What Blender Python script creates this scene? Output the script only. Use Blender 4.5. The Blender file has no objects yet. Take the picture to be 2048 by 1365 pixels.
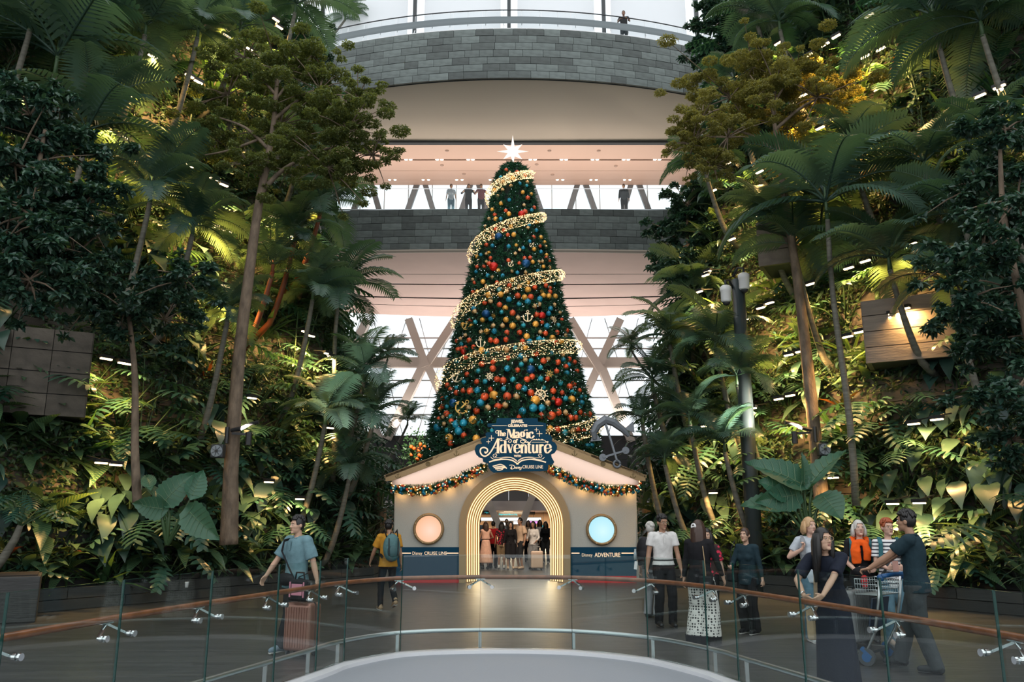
import bpy, bmesh, mathutils.noise, math, random
import numpy as np
from math import sin, cos, pi, atan, radians as R, sqrt, hypot, atan2
from mathutils import Vector as V, Matrix as M, Quaternion
mathutils_noise = mathutils.noise.noise
random.seed(7); rng = np.random.default_rng(7)
S = bpy.context.scene; COL = S.collection
# ---------------------------------------------------------------- camera, sky, exposure
F = 1600.; TH = atan(356/1600); CT, ST = cos(TH), sin(TH); CZ = 1.72
cd = bpy.data.cameras.new('camera'); cam = bpy.data.objects.new('camera', cd); COL.objects.link(cam)
cam.location = (0, 0, CZ); cam.rotation_euler = (pi/2 + TH, 0, 0); cd.sensor_width = 36; cd.lens = F/2048*36
cd.clip_end = 400; S.camera = cam
w = bpy.data.worlds.new('overcast_sky'); S.world = w; w.use_nodes = True
bg = w.node_tree.nodes['Background']; bg.inputs[0].default_value = (.945, .975, 1, 1); bg.inputs[1].default_value = 1.35
S.view_settings.view_transform = 'Standard'; S.view_settings.look = 'None'; S.view_settings.gamma = 1
S.view_settings.use_curve_mapping = False; S.view_settings.exposure = .25
try:
    S.cycles.max_bounces = 7; S.cycles.transparent_max_bounces = 16; S.cycles.caustics_reflective = False; S.cycles.caustics_refractive = False
    S.cycles.sample_clamp_indirect = 4
except Exception: pass
def area(name, loc, direction, sx, sy, power, color=(1, .75, .5)):
    l = bpy.data.lights.new(name, 'AREA'); l.shape = 'RECTANGLE'; l.size = sx; l.size_y = sy; l.energy = power; l.color = color
    o = bpy.data.objects.new(name, l); COL.objects.link(o); o.location = loc
    o.rotation_euler = V(direction).to_track_quat('-Z', 'Y').to_euler(); return o

# ---------------------------------------------------------------- pixel -> place helpers (measuring only)
def ray(px, py):
    u = (px-1024)/F; v = (682.5-py)/F
    return V((u, CT-v*ST, ST+v*CT))
def P(px, py, Y): d = ray(px, py); return V((0, 0, CZ)) + d*(Y/d.y)
def G(px, py, z=0.): d = ray(px, py); return V((0, 0, CZ)) + d*((z-CZ)/d.z)
def proj(p):
    y, z = p[1], p[2]-CZ; dep = y*CT+z*ST
    if dep < .1: return None
    return 1024+F*p[0]/dep, 682.5-F*(-y*ST+z*CT)/dep, dep
def Z(py, Y): return P(1024, py, Y).z

# ---------------------------------------------------------------- mesh builder
class MB:
    def __init__(s): s.v = []; s.f = []; s.m = []
    def add(s, vs, fs, mi=0):
        b = len(s.v); s.v += [tuple(x) for x in vs]; s.f += [tuple(b+i for i in f) for f in fs]; s.m += [mi]*len(fs); return s
    def box(s, c, d, rz=0, mi=0, mat=None):
        vs = []
        for x in (-.5, .5):
            for y in (-.5, .5):
                for z in (-.5, .5): vs.append(V((x*d[0], y*d[1], z*d[2])))
        m = mat if mat is not None else M.Rotation(rz, 4, 'Z')
        vs = [m @ q + V(c) for q in vs]
        return s.add(vs, [(0,1,3,2),(4,6,7,5),(0,4,5,1),(2,3,7,6),(0,2,6,4),(1,5,7,3)], mi)
    def bar(s, a, b, wx, wy, mi=0, up=(0, 0, 1)):
        a, b = V(a), V(b); d = b-a; L = d.length
        if L < 1e-6: return s
        z = d/L; u = V(up)
        if abs(z.dot(u)) > .98: u = V((0, 1, 0))
        x = u.cross(z).normalized(); y = z.cross(x)
        m = M((x, y, z)).transposed().to_4x4()
        return s.box((a+b)/2, (wx, wy, L), mi=mi, mat=m)
    def tube(s, pts, r, n=8, mi=0, cap=True, ell=None, up=None):
        pts = [V(p) for p in pts]; k = len(pts); rs = r if isinstance(r, (list, tuple)) else [r]*k
        vs = []; pu = None
        for i, p in enumerate(pts):
            t = (pts[min(i+1, k-1)]-pts[max(i-1, 0)])
            t = t.normalized() if t.length > 1e-9 else V((0, 0, 1))
            if pu is None:
                a = V(up) if up else (V((0, 0, 1)) if abs(t.z) < .9 else V((0, 1, 0)))
                x = a.cross(t).normalized()
            else: x = (pu - t*pu.dot(t)).normalized()
            pu = x; y = t.cross(x)
            rx, ry = (rs[i], rs[i]) if not isinstance(rs[i], (tuple, list)) else rs[i]
            for j in range(n):
                an = 2*pi*j/n; vs.append(p + x*cos(an)*rx + y*sin(an)*ry)
        fs = [(i*n+j, i*n+(j+1) % n, (i+1)*n+(j+1) % n, (i+1)*n+j) for i in range(k-1) for j in range(n)]
        if cap: fs += [tuple(range(n-1, -1, -1)), tuple((k-1)*n+j for j in range(n))]
        return s.add(vs, fs, mi)
    def cap(s, a, b, ra, rb, n=10, mi=0):              # capsule with rounded ends
        a, b = V(a), V(b); d = (b-a); L = d.length; d = d/L if L > 1e-9 else V((0, 0, 1))
        pts = []; rs = []
        for q in (-.97, -.75, -.35): pts.append(a+d*ra*q); rs.append(ra*sqrt(1-q*q))
        pts += [a, b]; rs += [ra, rb]
        for q in (.35, .75, .97): pts.append(b+d*rb*q); rs.append(rb*sqrt(1-q*q))
        if L < 1e-9: pts.pop(4); rs.pop(4)
        return s.tube(pts, rs, n, mi)
    def ell(s, c, r, n=14, k=9, mi=0, mat=None):
        vs = []; fs = []
        for i in range(k+1):
            th = pi*i/k
            for j in range(n):
                ph = 2*pi*j/n; q = V((sin(th)*cos(ph)*r[0], sin(th)*sin(ph)*r[1], cos(th)*r[2]))
                if mat is not None: q = mat @ q
                vs.append(V(c)+q)
        for i in range(k):
            for j in range(n): fs.append((i*n+j, (i+1)*n+j, (i+1)*n+(j+1) % n, i*n+(j+1) % n))
        return s.add(vs, fs, mi)
    def lathe(s, c, prof, n=20, mi=0, mat=None):       # profile (r, z)
        vs = []
        for r, z in prof:
            for j in range(n):
                q = V((r*cos(2*pi*j/n), r*sin(2*pi*j/n), z))
                if mat is not None: q = mat @ q
                vs.append(V(c)+q)
        k = len(prof)
        fs = [(i*n+j, i*n+(j+1) % n, (i+1)*n+(j+1) % n, (i+1)*n+j) for i in range(k-1) for j in range(n)]
        fs += [tuple(range(n-1, -1, -1)), tuple((k-1)*n+j for j in range(n))]
        return s.add(vs, fs, mi)
    def prism(s, poly, o, ux, uy, depth, mi=0):        # polygon in plane (ux,uy) at o, extruded along -ux x uy by depth
        o, ux, uy = V(o), V(ux), V(uy); nn = ux.cross(uy).normalized()
        a = [o+ux*x+uy*y for x, y in poly]; b = [q-nn*depth for q in a]; n = len(a)
        return s.add(a+b, [tuple(range(n)), tuple(range(2*n-1, n-1, -1))]+[(i, n+i, n+(i+1) % n, (i+1) % n) for i in range(n)], mi)
    def grid(s, rows, mi=0, closed=False):             # rows of points -> surface
        n = len(rows[0]); vs = [q for r in rows for q in r]; fs = []
        for i in range(len(rows)-1):
            for j in range(n if closed else n-1): fs.append((i*n+j, i*n+(j+1) % n, (i+1)*n+(j+1) % n, (i+1)*n+j))
        return s.add(vs, fs, mi)
    def mesh(s, name, mats=(), smooth=False, fix=False):
        me = bpy.data.meshes.new(name); me.from_pydata(s.v, [], s.f)
        for m in (mats if isinstance(mats, (list, tuple)) else [mats]): me.materials.append(m)
        if any(s.m): me.polygons.foreach_set('material_index', s.m)
        if smooth: me.polygons.foreach_set('use_smooth', [True]*len(s.f))
        if fix:
            bm = bmesh.new(); bm.from_mesh(me); bmesh.ops.recalc_face_normals(bm, faces=bm.faces); bm.to_mesh(me); bm.free()
        me.update(); return me
    def build(s, name, mats=(), parent=None, smooth=False, fix=False): return link(name, s.mesh(name, mats, smooth, fix), parent)
def link(name, data, parent=None, mw=None):
    o = bpy.data.objects.new(name, data); COL.objects.link(o)
    if parent is not None: o.parent = parent
    if mw is not None: o.matrix_local = mw
    return o
def root(name, loc=(0, 0, 0), rz=0, sc=1):
    o = bpy.data.objects.new(name, None); COL.objects.link(o); o.location = loc; o.rotation_euler = (0, 0, rz); o.scale = (sc,)*3; o.empty_display_size = .1; return o
LABELS = {}
def tag(o, label, cat, group=None, kind=None):
    if label in LABELS: print('DUP LABEL', label)
    LABELS[label] = 1
    o['label'] = label; o['category'] = cat
    if group: o['group'] = group
    if kind: o['kind'] = kind
    return o
def stuff(o): o['kind'] = 'stuff'; return o
def struct(o, label, cat='structure'): o['kind'] = 'structure'; o['label'] = label; o['category'] = cat; return o
def weld(o, width=.006, seg=2):
    m = o.modifiers.new('bevel', 'BEVEL'); m.width = width; m.segments = seg; m.limit_method = 'ANGLE'; return o
ORD = ['first','second','third','fourth','fifth','sixth','seventh','eighth','ninth','tenth','eleventh','twelfth','thirteenth','fourteenth','fifteenth','sixteenth','seventeenth','eighteenth','nineteenth','twentieth']
def ordn(i): return ORD[i] if i < 20 else ('%d%s' % (i+1, {1:'st',2:'nd',3:'rd'}.get((i+1) % 10, 'th')))
def mesh_np(name, vs, fs, mats, smooth=False, mi=None):
    me = bpy.data.meshes.new(name); vs = np.asarray(vs, np.float32); fs = np.asarray(fs, np.int32); k = fs.shape[1]
    me.vertices.add(len(vs)); me.vertices.foreach_set('co', vs.ravel())
    me.loops.add(fs.size); me.loops.foreach_set('vertex_index', fs.ravel())
    me.polygons.add(len(fs)); me.polygons.foreach_set('loop_start', np.arange(len(fs), dtype=np.int32)*k)
    for m in (mats if isinstance(mats, (list, tuple)) else [mats]): me.materials.append(m)
    if mi is not None: me.polygons.foreach_set('material_index', np.asarray(mi, np.int32))
    if smooth: me.polygons.foreach_set('use_smooth', np.ones(len(fs), bool))
    me.update(calc_edges=True); me.validate(); return me

# ---------------------------------------------------------------- materials
def nt(name):
    m = bpy.data.materials.new(name); m.use_nodes = True; t = m.node_tree
    return m, t, t.nodes['Principled BSDF'], t.nodes['Material Output']
def nd(t, kind, **kw):
    n = t.nodes.new(kind)
    for k, v in kw.items():
        if k.startswith('i_'):
            key = k[2:]; n.inputs[int(key) if key.isdigit() else key].default_value = v
        else: setattr(n, k, v)
    return n
def mat(name, col, rough=.5, metal=0, spec=.5, noise=None, bump=None, var=0, emis=None, coat=0, stretch=None):
    m, t, b, o = nt(name); L = t.links.new
    b.inputs['Base Color'].default_value = (*col, 1); b.inputs['Roughness'].default_value = rough; b.inputs['Metallic'].default_value = metal
    b.inputs['Specular IOR Level'].default_value = spec; b.inputs['Coat Weight'].default_value = coat
    if emis: b.inputs['Emission Color'].default_value = (*emis[:3], 1); b.inputs['Emission Strength'].default_value = emis[3]
    src = None
    tc = nd(t, 'ShaderNodeTexCoord'); mp = nd(t, 'ShaderNodeMapping'); L(tc.outputs['Object'], mp.inputs[0])
    if stretch: mp.inputs['Scale'].default_value = stretch
    if noise:
        n = nd(t, 'ShaderNodeTexNoise', i_Scale=noise[0], i_Detail=5.); L(mp.outputs[0], n.inputs['Vector'])
        r = nd(t, 'ShaderNodeMapRange'); L(n.outputs[0], r.inputs[0]); r.inputs[1].default_value = .3; r.inputs[2].default_value = .7
        r.inputs[3].default_value = 1-noise[1]; r.inputs[4].default_value = 1+noise[1]
        src = r.outputs[0]
    if var:
        oi = nd(t, 'ShaderNodeObjectInfo'); r2 = nd(t, 'ShaderNodeMapRange'); L(oi.outputs['Random'], r2.inputs[0])
        r2.inputs[3].default_value = 1-var; r2.inputs[4].default_value = 1+var
        if src is None: src = r2.outputs[0]
        else:
            mm = nd(t, 'ShaderNodeMath', operation='MULTIPLY'); L(src, mm.inputs[0]); L(r2.outputs[0], mm.inputs[1]); src = mm.outputs[0]
    if src is not None:
        vm = nd(t, 'ShaderNodeVectorMath', operation='SCALE'); vm.inputs[0].default_value = col; L(src, vm.inputs['Scale']); L(vm.outputs[0], b.inputs['Base Color'])
    if bump:
        n = nd(t, 'ShaderNodeTexNoise', i_Scale=bump[0], i_Detail=4.); L(mp.outputs[0], n.inputs['Vector'])
        bp = nd(t, 'ShaderNodeBump', i_Strength=bump[1], i_Distance=bump[2] if len(bump) > 2 else .02); L(n.outputs[0], bp.inputs['Height']); L(bp.outputs[0], b.inputs['Normal'])
    return m
def emit(name, col, st):
    m, t, b, o = nt(name); e = nd(t, 'ShaderNodeEmission'); e.inputs[0].default_value = (*col, 1); e.inputs[1].default_value = st
    t.links.new(e.outputs[0], o.inputs[0]); return m
def leafmat(name, c1, c2, rough=.38, tr=.25, island=False, vein=None, spec=.5):
    m, t, b, o = nt(name); L = t.links.new
    if island: rd = nd(t, 'ShaderNodeNewGeometry').outputs['Random Per Island']
    else: rd = nd(t, 'ShaderNodeObjectInfo').outputs['Random']
    cr = nd(t, 'ShaderNodeValToRGB'); cr.color_ramp.elements[0].color = (*c1, 1); cr.color_ramp.elements[1].color = (*c2, 1); L(rd, cr.inputs[0])
    tc = nd(t, 'ShaderNodeTexCoord'); n = nd(t, 'ShaderNodeTexNoise', i_Scale=3.); L(tc.outputs['Object'], n.inputs['Vector'])
    mr = nd(t, 'ShaderNodeMapRange', i_3=.7, i_4=1.35); L(n.outputs[0], mr.inputs[0])
    sc = nd(t, 'ShaderNodeVectorMath', operation='SCALE'); L(cr.outputs[0], sc.inputs[0]); L(mr.outputs[0], sc.inputs['Scale']); colr = sc.outputs[0]
    if vein:                                          # streaks along the leaf blade: (scale, colour)
        wv = nd(t, 'ShaderNodeTexWave', i_Scale=vein[0], i_Distortion=2.5, wave_type='BANDS', bands_direction='Y'); 
        sx = nd(t, 'ShaderNodeSeparateXYZ'); L(tc.outputs['Object'], sx.inputs[0]); ab = nd(t, 'ShaderNodeMath', operation='ABSOLUTE'); L(sx.outputs[0], ab.inputs[0])
        cb = nd(t, 'ShaderNodeCombineXYZ'); ad = nd(t, 'ShaderNodeMath', operation='SUBTRACT'); L(sx.outputs[1], ad.inputs[0]); L(ab.outputs[0], ad.inputs[1]); L(ad.outputs[0], cb.inputs[1]); L(cb.outputs[0], wv.inputs['Vector'])
        r3 = nd(t, 'ShaderNodeMapRange', i_1=.62, i_2=1., i_3=0., i_4=.75); L(wv.outputs['Fac'], r3.inputs[0])
        mx = nd(t, 'ShaderNodeMix', data_type='RGBA'); L(r3.outputs[0], mx.inputs[0]); L(colr, mx.inputs[6]); mx.inputs[7].default_value = (*vein[1], 1); colr = mx.outputs[2]
    L(colr, b.inputs['Base Color']); b.inputs['Roughness'].default_value = rough; b.inputs['Specular IOR Level'].default_value = spec
    tl = nd(t, 'ShaderNodeBsdfTranslucent'); s2 = nd(t, 'ShaderNodeVectorMath', operation='MULTIPLY'); L(colr, s2.inputs[0]); s2.inputs[1].default_value = (1.5, 1.3, .6); L(s2.outputs[0], tl.inputs[0])
    ms = nd(t, 'ShaderNodeMixShader', i_0=tr); L(b.outputs[0], ms.inputs[1]); L(tl.outputs[0], ms.inputs[2]); L(ms.outputs[0], o.inputs[0]); return m
def glassmat(name, tint=(.86, .95, .92), refl=1., rough=0.):
    m, t, b, o = nt(name); L = t.links.new
    lw = nd(t, 'ShaderNodeLayerWeight', i_Blend=.5); pw = nd(t, 'ShaderNodeMath', operation='POWER', i_1=5.); L(lw.outputs['Facing'], pw.inputs[0]); mu = nd(t, 'ShaderNodeMath', operation='MULTIPLY_ADD', i_1=.9*refl, i_2=.04*refl); L(pw.outputs[0], mu.inputs[0])
    tp = nd(t, 'ShaderNodeBsdfTransparent'); tp.inputs[0].default_value = (*tint, 1)
    gl = nd(t, 'ShaderNodeBsdfGlossy'); gl.inputs['Roughness'].default_value = rough
    ms = nd(t, 'ShaderNodeMixShader'); L(mu.outputs[0], ms.inputs[0]); L(tp.outputs[0], ms.inputs[1]); L(gl.outputs[0], ms.inputs[2]); L(ms.outputs[0], o.inputs[0]); return m

MT = {}
MT['steel'] = mat('brushed_steel', (.55, .57, .58), .3, 1); MT['chrome'] = mat('polished_steel', (.75, .77, .78), .15, 1)
MT['black'] = mat('black_paint', (.012, .013, .014), .45); MT['dark'] = mat('dark_grey_metal', (.03, .035, .038), .5, .3)
MT['white'] = mat('white_paint', (.75, .75, .74), .5); MT['soil'] = mat('dark_soil', (.02, .016, .012), .9, bump=(30, .6))
MT['gold'] = mat('tan_gold_paint', (.36, .235, .11), .42, .35, noise=(90, .12)); MT['cream'] = mat('cream_textured_wall', (.51, .50, .44), .75, bump=(120, .5, .01), noise=(40, .06))
MT['navy'] = mat('navy_board', (.003, .052, .10), .6, spec=.15); MT['red'] = mat('red_board', (.5, .02, .02), .5, spec=.2); MT['lettering'] = mat('cream_lettering', (.85, .66, .46), .5, emis=(1, .72, .46, .42))
MT['bark'] = mat('grey_brown_bark', (.15, .11, .075), .85, noise=(9, .4), bump=(28, .8), stretch=(1, 1, .35)); MT['palmbark'] = mat('ringed_palm_bark', (.12, .115, .09), .7, noise=(5, .3), bump=(14, .6), stretch=(.3, .3, 3))
MT['stem'] = mat('green_stem', (.04, .085, .03), .5); MT['redstem'] = mat('red_brown_stem', (.16, .04, .012), .55)
MT['wood_rail'] = mat('varnished_hardwood_rail', (.21, .068, .028), .32, noise=(7, .35), coat=.4, stretch=(1, 1, 1))
MT['stone'] = mat('grey_slate_tile', (.098, .118, .112), .6, var=.42, noise=(2.5, .22), bump=(16, .25)); MT['joint'] = mat('dark_joint', (.03, .033, .034), .8)
MT['slab'] = mat('brown_grey_stone_slab', (.085, .072, .056), .75, var=.22, noise=(2.2, .3), bump=(9, .4)); MT['planter'] = mat('charcoal_planter_board', (.030, .031, .030), .6, var=.25, noise=(4, .3), bump=(12, .3), stretch=(.4, .4, 4))
MT['peach'] = mat('warm_bounce_ceiling_panel', (.66, .475, .385), .6); MT['soffit'] = mat('pale_soffit', (.70, .55, .50), .65, noise=(.6, .05)); MT['cove'] = mat('beige_cove_render', (.52, .47, .40), .8, bump=(60, .3))  # ceiling's peach tint is warm floor bounce put into the colour
MT['frame'] = mat('beige_steel_column', (.50, .45, .40), .5); MT['glass'] = glassmat('clear_balustrade_glass', (.93, .975, .965), 1.1); MT['glassedge'] = mat('green_glass_edge', (.006, .06, .05), .1, spec=.8)
MT['window'] = glassmat('window_glass', (.93, .96, .97), .5); MT['led'] = emit('warm_led', (1, .62, .27), 2.4); MT['bulb'] = emit('warm_bulb', (1, .58, .22), 6); MT['star'] = emit('glowing_star_face', (1, .86, .78), 1.15)
MT['fairy'] = emit('white_fairy_light', (.8, .95, 1), 2); MT['ribbonlight'] = emit('ribbon_light', (1, .68, .33), 2.4)
# ================================================================ SETTING
# --- floor: dark timber deck
def deckmat():
    m, t, b, o = nt('dark_timber_deck'); L = t.links.new
    tc = nd(t, 'ShaderNodeTexCoord')
    br = nd(t, 'ShaderNodeTexBrick', i_Scale=1., i_5=.006, offset=.5); br.inputs['Color1'].default_value = (.031, .030, .030, 1); br.inputs['Color2'].default_value = (.058, .055, .053, 1); br.inputs['Mortar'].default_value = (.015, .013, .012, 1)
    br.inputs['Brick Width'].default_value = 1.1; br.inputs['Row Height'].default_value = .095; L(tc.outputs['Object'], br.inputs['Vector'])
    mp = nd(t, 'ShaderNodeMapping'); mp.inputs['Scale'].default_value = (1.5, 14, 1); L(tc.outputs['Object'], mp.inputs[0]); n = nd(t, 'ShaderNodeTexNoise', i_Scale=2., i_Detail=5.); L(mp.outputs[0], n.inputs['Vector'])
    mr = nd(t, 'ShaderNodeMapRange', i_3=.6, i_4=1.45); L(n.outputs[0], mr.inputs[0]); sc = nd(t, 'ShaderNodeVectorMath', operation='SCALE'); L(br.outputs[0], sc.inputs[0]); L(mr.outputs[0], sc.inputs['Scale']); L(sc.outputs[0], b.inputs['Base Color'])
    r2 = nd(t, 'ShaderNodeMapRange', i_3=.25, i_4=.5); L(n.outputs[0], r2.inputs[0]); L(r2.outputs[0], b.inputs['Roughness'])
    bp = nd(t, 'ShaderNodeBump', i_Strength=.35, i_Distance=.004); L(br.outputs['Fac'], bp.inputs['Height']); bp.invert = True; L(bp.outputs[0], b.inputs['Normal']); return m
GL = [(-3.10,3.6),(-3.41,4.8),(-3.36,5.57),(-3.13,6.72),(-2.83,7.86),(-2.50,8.93),(-2.25,9.75),(-2.06,10.40),(-1.47,11.17),(-.43,11.45),(.80,11.33),(1.72,10.72),(2.26,9.80),(2.44,9.18),(2.77,8.05),(3.06,6.93),(3.32,5.76),(3.38,4.8),(3.10,3.6)]   # plan of the balustrade, joint by joint
def oval(ins=0., z=0., n=90):                        # smooth closed outline through the balustrade line
    pts = [V((x, y, 0)) for x, y in GL] + [V((2.3, 2.2, 0)), V((1.2, 1.5, 0)), V((0, 1.3, 0)), V((-1.2, 1.5, 0)), V((-2.3, 2.2, 0))]
    k = len(pts); out = []
    for i in range(k):
        p0, p1, p2, p3 = pts[i-1], pts[i], pts[(i+1) % k], pts[(i+2) % k]
        for q in range(5):
            s_ = q/5; out.append(.5*((2*p1)+(p2-p0)*s_+(2*p0-5*p1+4*p2-p3)*s_**2+(3*p1-p0-3*p2+p3)*s_**3))
    c = V((0, 6.5, 0)); res = []
    kk = len(out)
    for i, p in enumerate(out):
        t = (out[(i+1) % kk]-out[i-1]).normalized(); nn = V((-t.y, t.x, 0))
        if nn.dot(c-p) < 0: nn = -nn
        q = p+nn*ins; res.append(V((q.x, q.y, z)))
    return res
oo = oval(-.02, 0)
b_ = MB(); big = []
for p in oo:
    d = (p-V((0, 6.5, 0))).normalized(); k = 120
    t = min(k, (60/abs(d.x)) if abs(d.x) > 1e-6 else k); t = min(t, ((85-6.5)/d.y) if d.y > 1e-6 else k, ((6.5+14)/-d.y) if d.y < -1e-6 else k); big.append(V((0, 6.5, 0))+d*t)
b_.grid([oo, big], closed=True); b_.grid([big, [p-V((0, 0, .3)) for p in big]], closed=True)
struct(b_.build('floor', deckmat(), fix=True), 'dark timber plank deck around the oval', 'floor')
rim = MB(); o1, o2 = oval(-.02, .012), oval(.17, .012); rim.grid([[p-V((0, 0, .3)) for p in o1], o1, o2, [p-V((0, 0, .12)) for p in o2]], closed=True)
struct(rim.build('trim_1', mat('white_rim_paint', (.66, .67, .69), .4), fix=True), 'white rim around the grey oval', 'rim')
inn = oval(.165, -.03); g_ = MB(); g_.add(inn, [tuple(range(len(inn)))]); g_.add([p-V((0, 0, .2)) for p in inn], [tuple(range(len(inn)-1, -1, -1))])
struct(g_.build('floor_oval', mat('pale_grey_oval_panel', (.27, .29, .32), .55, noise=(60, .03)), fix=True), 'flat pale grey oval panel inside the white rim', 'floor')

# --- balustrade: panels, wooden rail, brackets, low steel rail
GZ = 1.24
def offs(pts, d):                                    # offset polyline away from the oval (positive = deck side)
    res = []
    for i, p in enumerate(pts):
        a = V(pts[max(i-1, 0)]).to_3d(); c = V(pts[min(i+1, len(pts)-1)]).to_3d(); t = (c-a).normalized(); nn = V((-t.y, t.x, 0)); res.append(V((p[0], p[1], 0))+nn*d)
    return res
bal = root('glass_balustrade', (0, 11, 0)); tag(bal, 'curved frameless glass balustrade with varnished wooden handrail around the oval', 'balustrade')
def inv(p): return V(p)-V((0, 11, 0))
for i in range(len(GL)-1):
    a, b = V((*GL[i], 0)), V((*GL[i+1], 0)); d = (b-a).normalized(); a = a+d*.006; b = b-d*.006; nn = V((-d.y, d.x, 0))*.008
    m = MB(); q = [a-nn, b-nn, b+nn, a+nn]
    vs = [inv(x+V((0, 0, .02))) for x in q]+[inv(x+V((0, 0, GZ))) for x in q]
    m.add(vs, [(0,1,5,4),(2,3,7,6)], 0); m.add(vs, [(1,2,6,5),(3,0,4,7),(4,5,6,7),(3,2,1,0)], 1); m.build('glass_panel', [MT['glass'], MT['glassedge']], bal)
def smooth_line(pts, k=6):
    out = []; n = len(pts)
    for i in range(n-1):
        p0, p1, p2, p3 = pts[max(i-1, 0)], pts[i], pts[i+1], pts[min(i+2, n-1)]
        for q in range(k):
            s_ = q/k; out.append(.5*((2*p1)+(p2-p0)*s_+(2*p0-5*p1+4*p2-p3)*s_**2+(3*p1-p0-3*p2+p3)*s_**3))
    out.append(pts[-1]); return out
hr = smooth_line(offs(GL, .13)); MB().tube([inv(p+V((0, 0, .93))) for p in hr], .029, 12).build('handrail', MT['wood_rail'], bal, True)
for i in range(1, len(GL)-1):
    p = V((*GL[i], 0)); t = (V((*GL[i+1], 0))-V((*GL[i-1], 0))).normalized(); nn = V((-t.y, t.x, 0)); apex = p+nn*.125+V((0, 0, .90))
    m = MB(); m.box(inv(apex+V((0, 0, .004))), (.13, .04, .012), atan2(t.y, t.x))
    for s_ in (-1, 1):
        prev = V((*GL[i+s_], 0)); dd = (prev-p).normalized(); foot = p+dd*.16+V((0, 0, .81)); fn = V((-dd.y, dd.x, 0))*(1 if s_ > 0 else -1)
        f2 = foot+fn*.06; m.bar(inv(apex), inv(f2), .026, .018); m.tube([inv(f2), inv(foot-fn*.02)], .014, 8); m.tube([inv(foot+fn*.035), inv(foot+fn*.008)], .026, 12); m.tube([inv(foot-fn*.008), inv(foot-fn*.026)], .026, 12)
    m.build('bracket', MT['chrome'], bal)
lr = smooth_line(offs(GL[3:-3], .10)); low = root('low_steel_rail', (0, 11, 0)); tag(low, 'low curved steel rail on short posts at the foot of the glass', 'rail')
MB().tube([inv(p+V((0, 0, .235))) for p in lr], .028, 10).build('rail', MT['steel'], low, True)
for p in offs(GL[3:-3], .10)[1:-1]: MB().box(inv(p+V((0, 0, .115))), (.04, .03, .23)).build('post', MT['steel'], low)

# --- hill shape: base line of the planted walls, right side mirrored
BLL = [V((-14.8, 6)), V((-9.3, 15.2)), V((-3.85, 22.9)), V((-3.95, 25.5)), V((-6.6, 40))]
def outs(pts):
    res = []
    for i in range(len(pts)):
        a = pts[max(i-1, 0)]; c = pts[min(i+1, len(pts)-1)]; t = (c-a).normalized(); res.append(V((-t.y, t.x)))
    return res
ON = outs(BLL)
def bline(side, off):                                # base line moved into the hill by off
    r = [p+n*off for p, n in zip(BLL, ON)]
    return [V((p.x*(-side), p.y)) for p in r]         # side -1: left, +1: right
def along(line, step, start=.3):
    s_ = start; out = []
    for a, b in zip(line, line[1:]):
        L = (b-a).length; d = (b-a)/L
        while s_ < L: out.append((a+d*s_, d)); s_ += step
        s_ -= L
    return out
def valley(p, side):                                 # >0: on the valley side of the base line, metres
    q = V((p[0]*(-side), p[1])); best = 1e9; sg = 1
    for a, b in zip(BLL, BLL[1:]):
        d = b-a; L = d.length; d = d/L; t = max(0, min(L, (q-a).dot(d))); c = a+d*t; e = q-c
        if e.length < best: best = e.length; sg = -1 if e.dot(V((-d.y, d.x))) > 0 else 1
    return best*sg
SL = .2
def hill(px, py, out=0.):                            # where a sight line meets the planted slope (out = metres in front of it)
    side = -1 if px < 1024 else 1; d = ray(px, py); d = d/d.y; Y = 6.
    while Y < 40:
        p = V((0, 0, CZ))+d*Y
        if valley(p, side)+SL*max(0, p.z)-out < 0: return p
        Y += .06
    return p
NT = 10
TZ = [.42]+[1.5+2.1*k for k in range(NT)]; TO = [0.]+[.85+.46*k for k in range(NT)]
DEP = [.85]+[.46]*NT
BAND = ['low planter at the foot']+[ordn(k)+' terrace' for k in range(NT)]
slab_me = MB().box((0, 0, 0), (1, 1, 1)).mesh('stone_slab', MT['slab']); board_me = MB().box((0, 0, 0), (1, 1, 1)).mesh('planter_board', MT['planter'])
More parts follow.
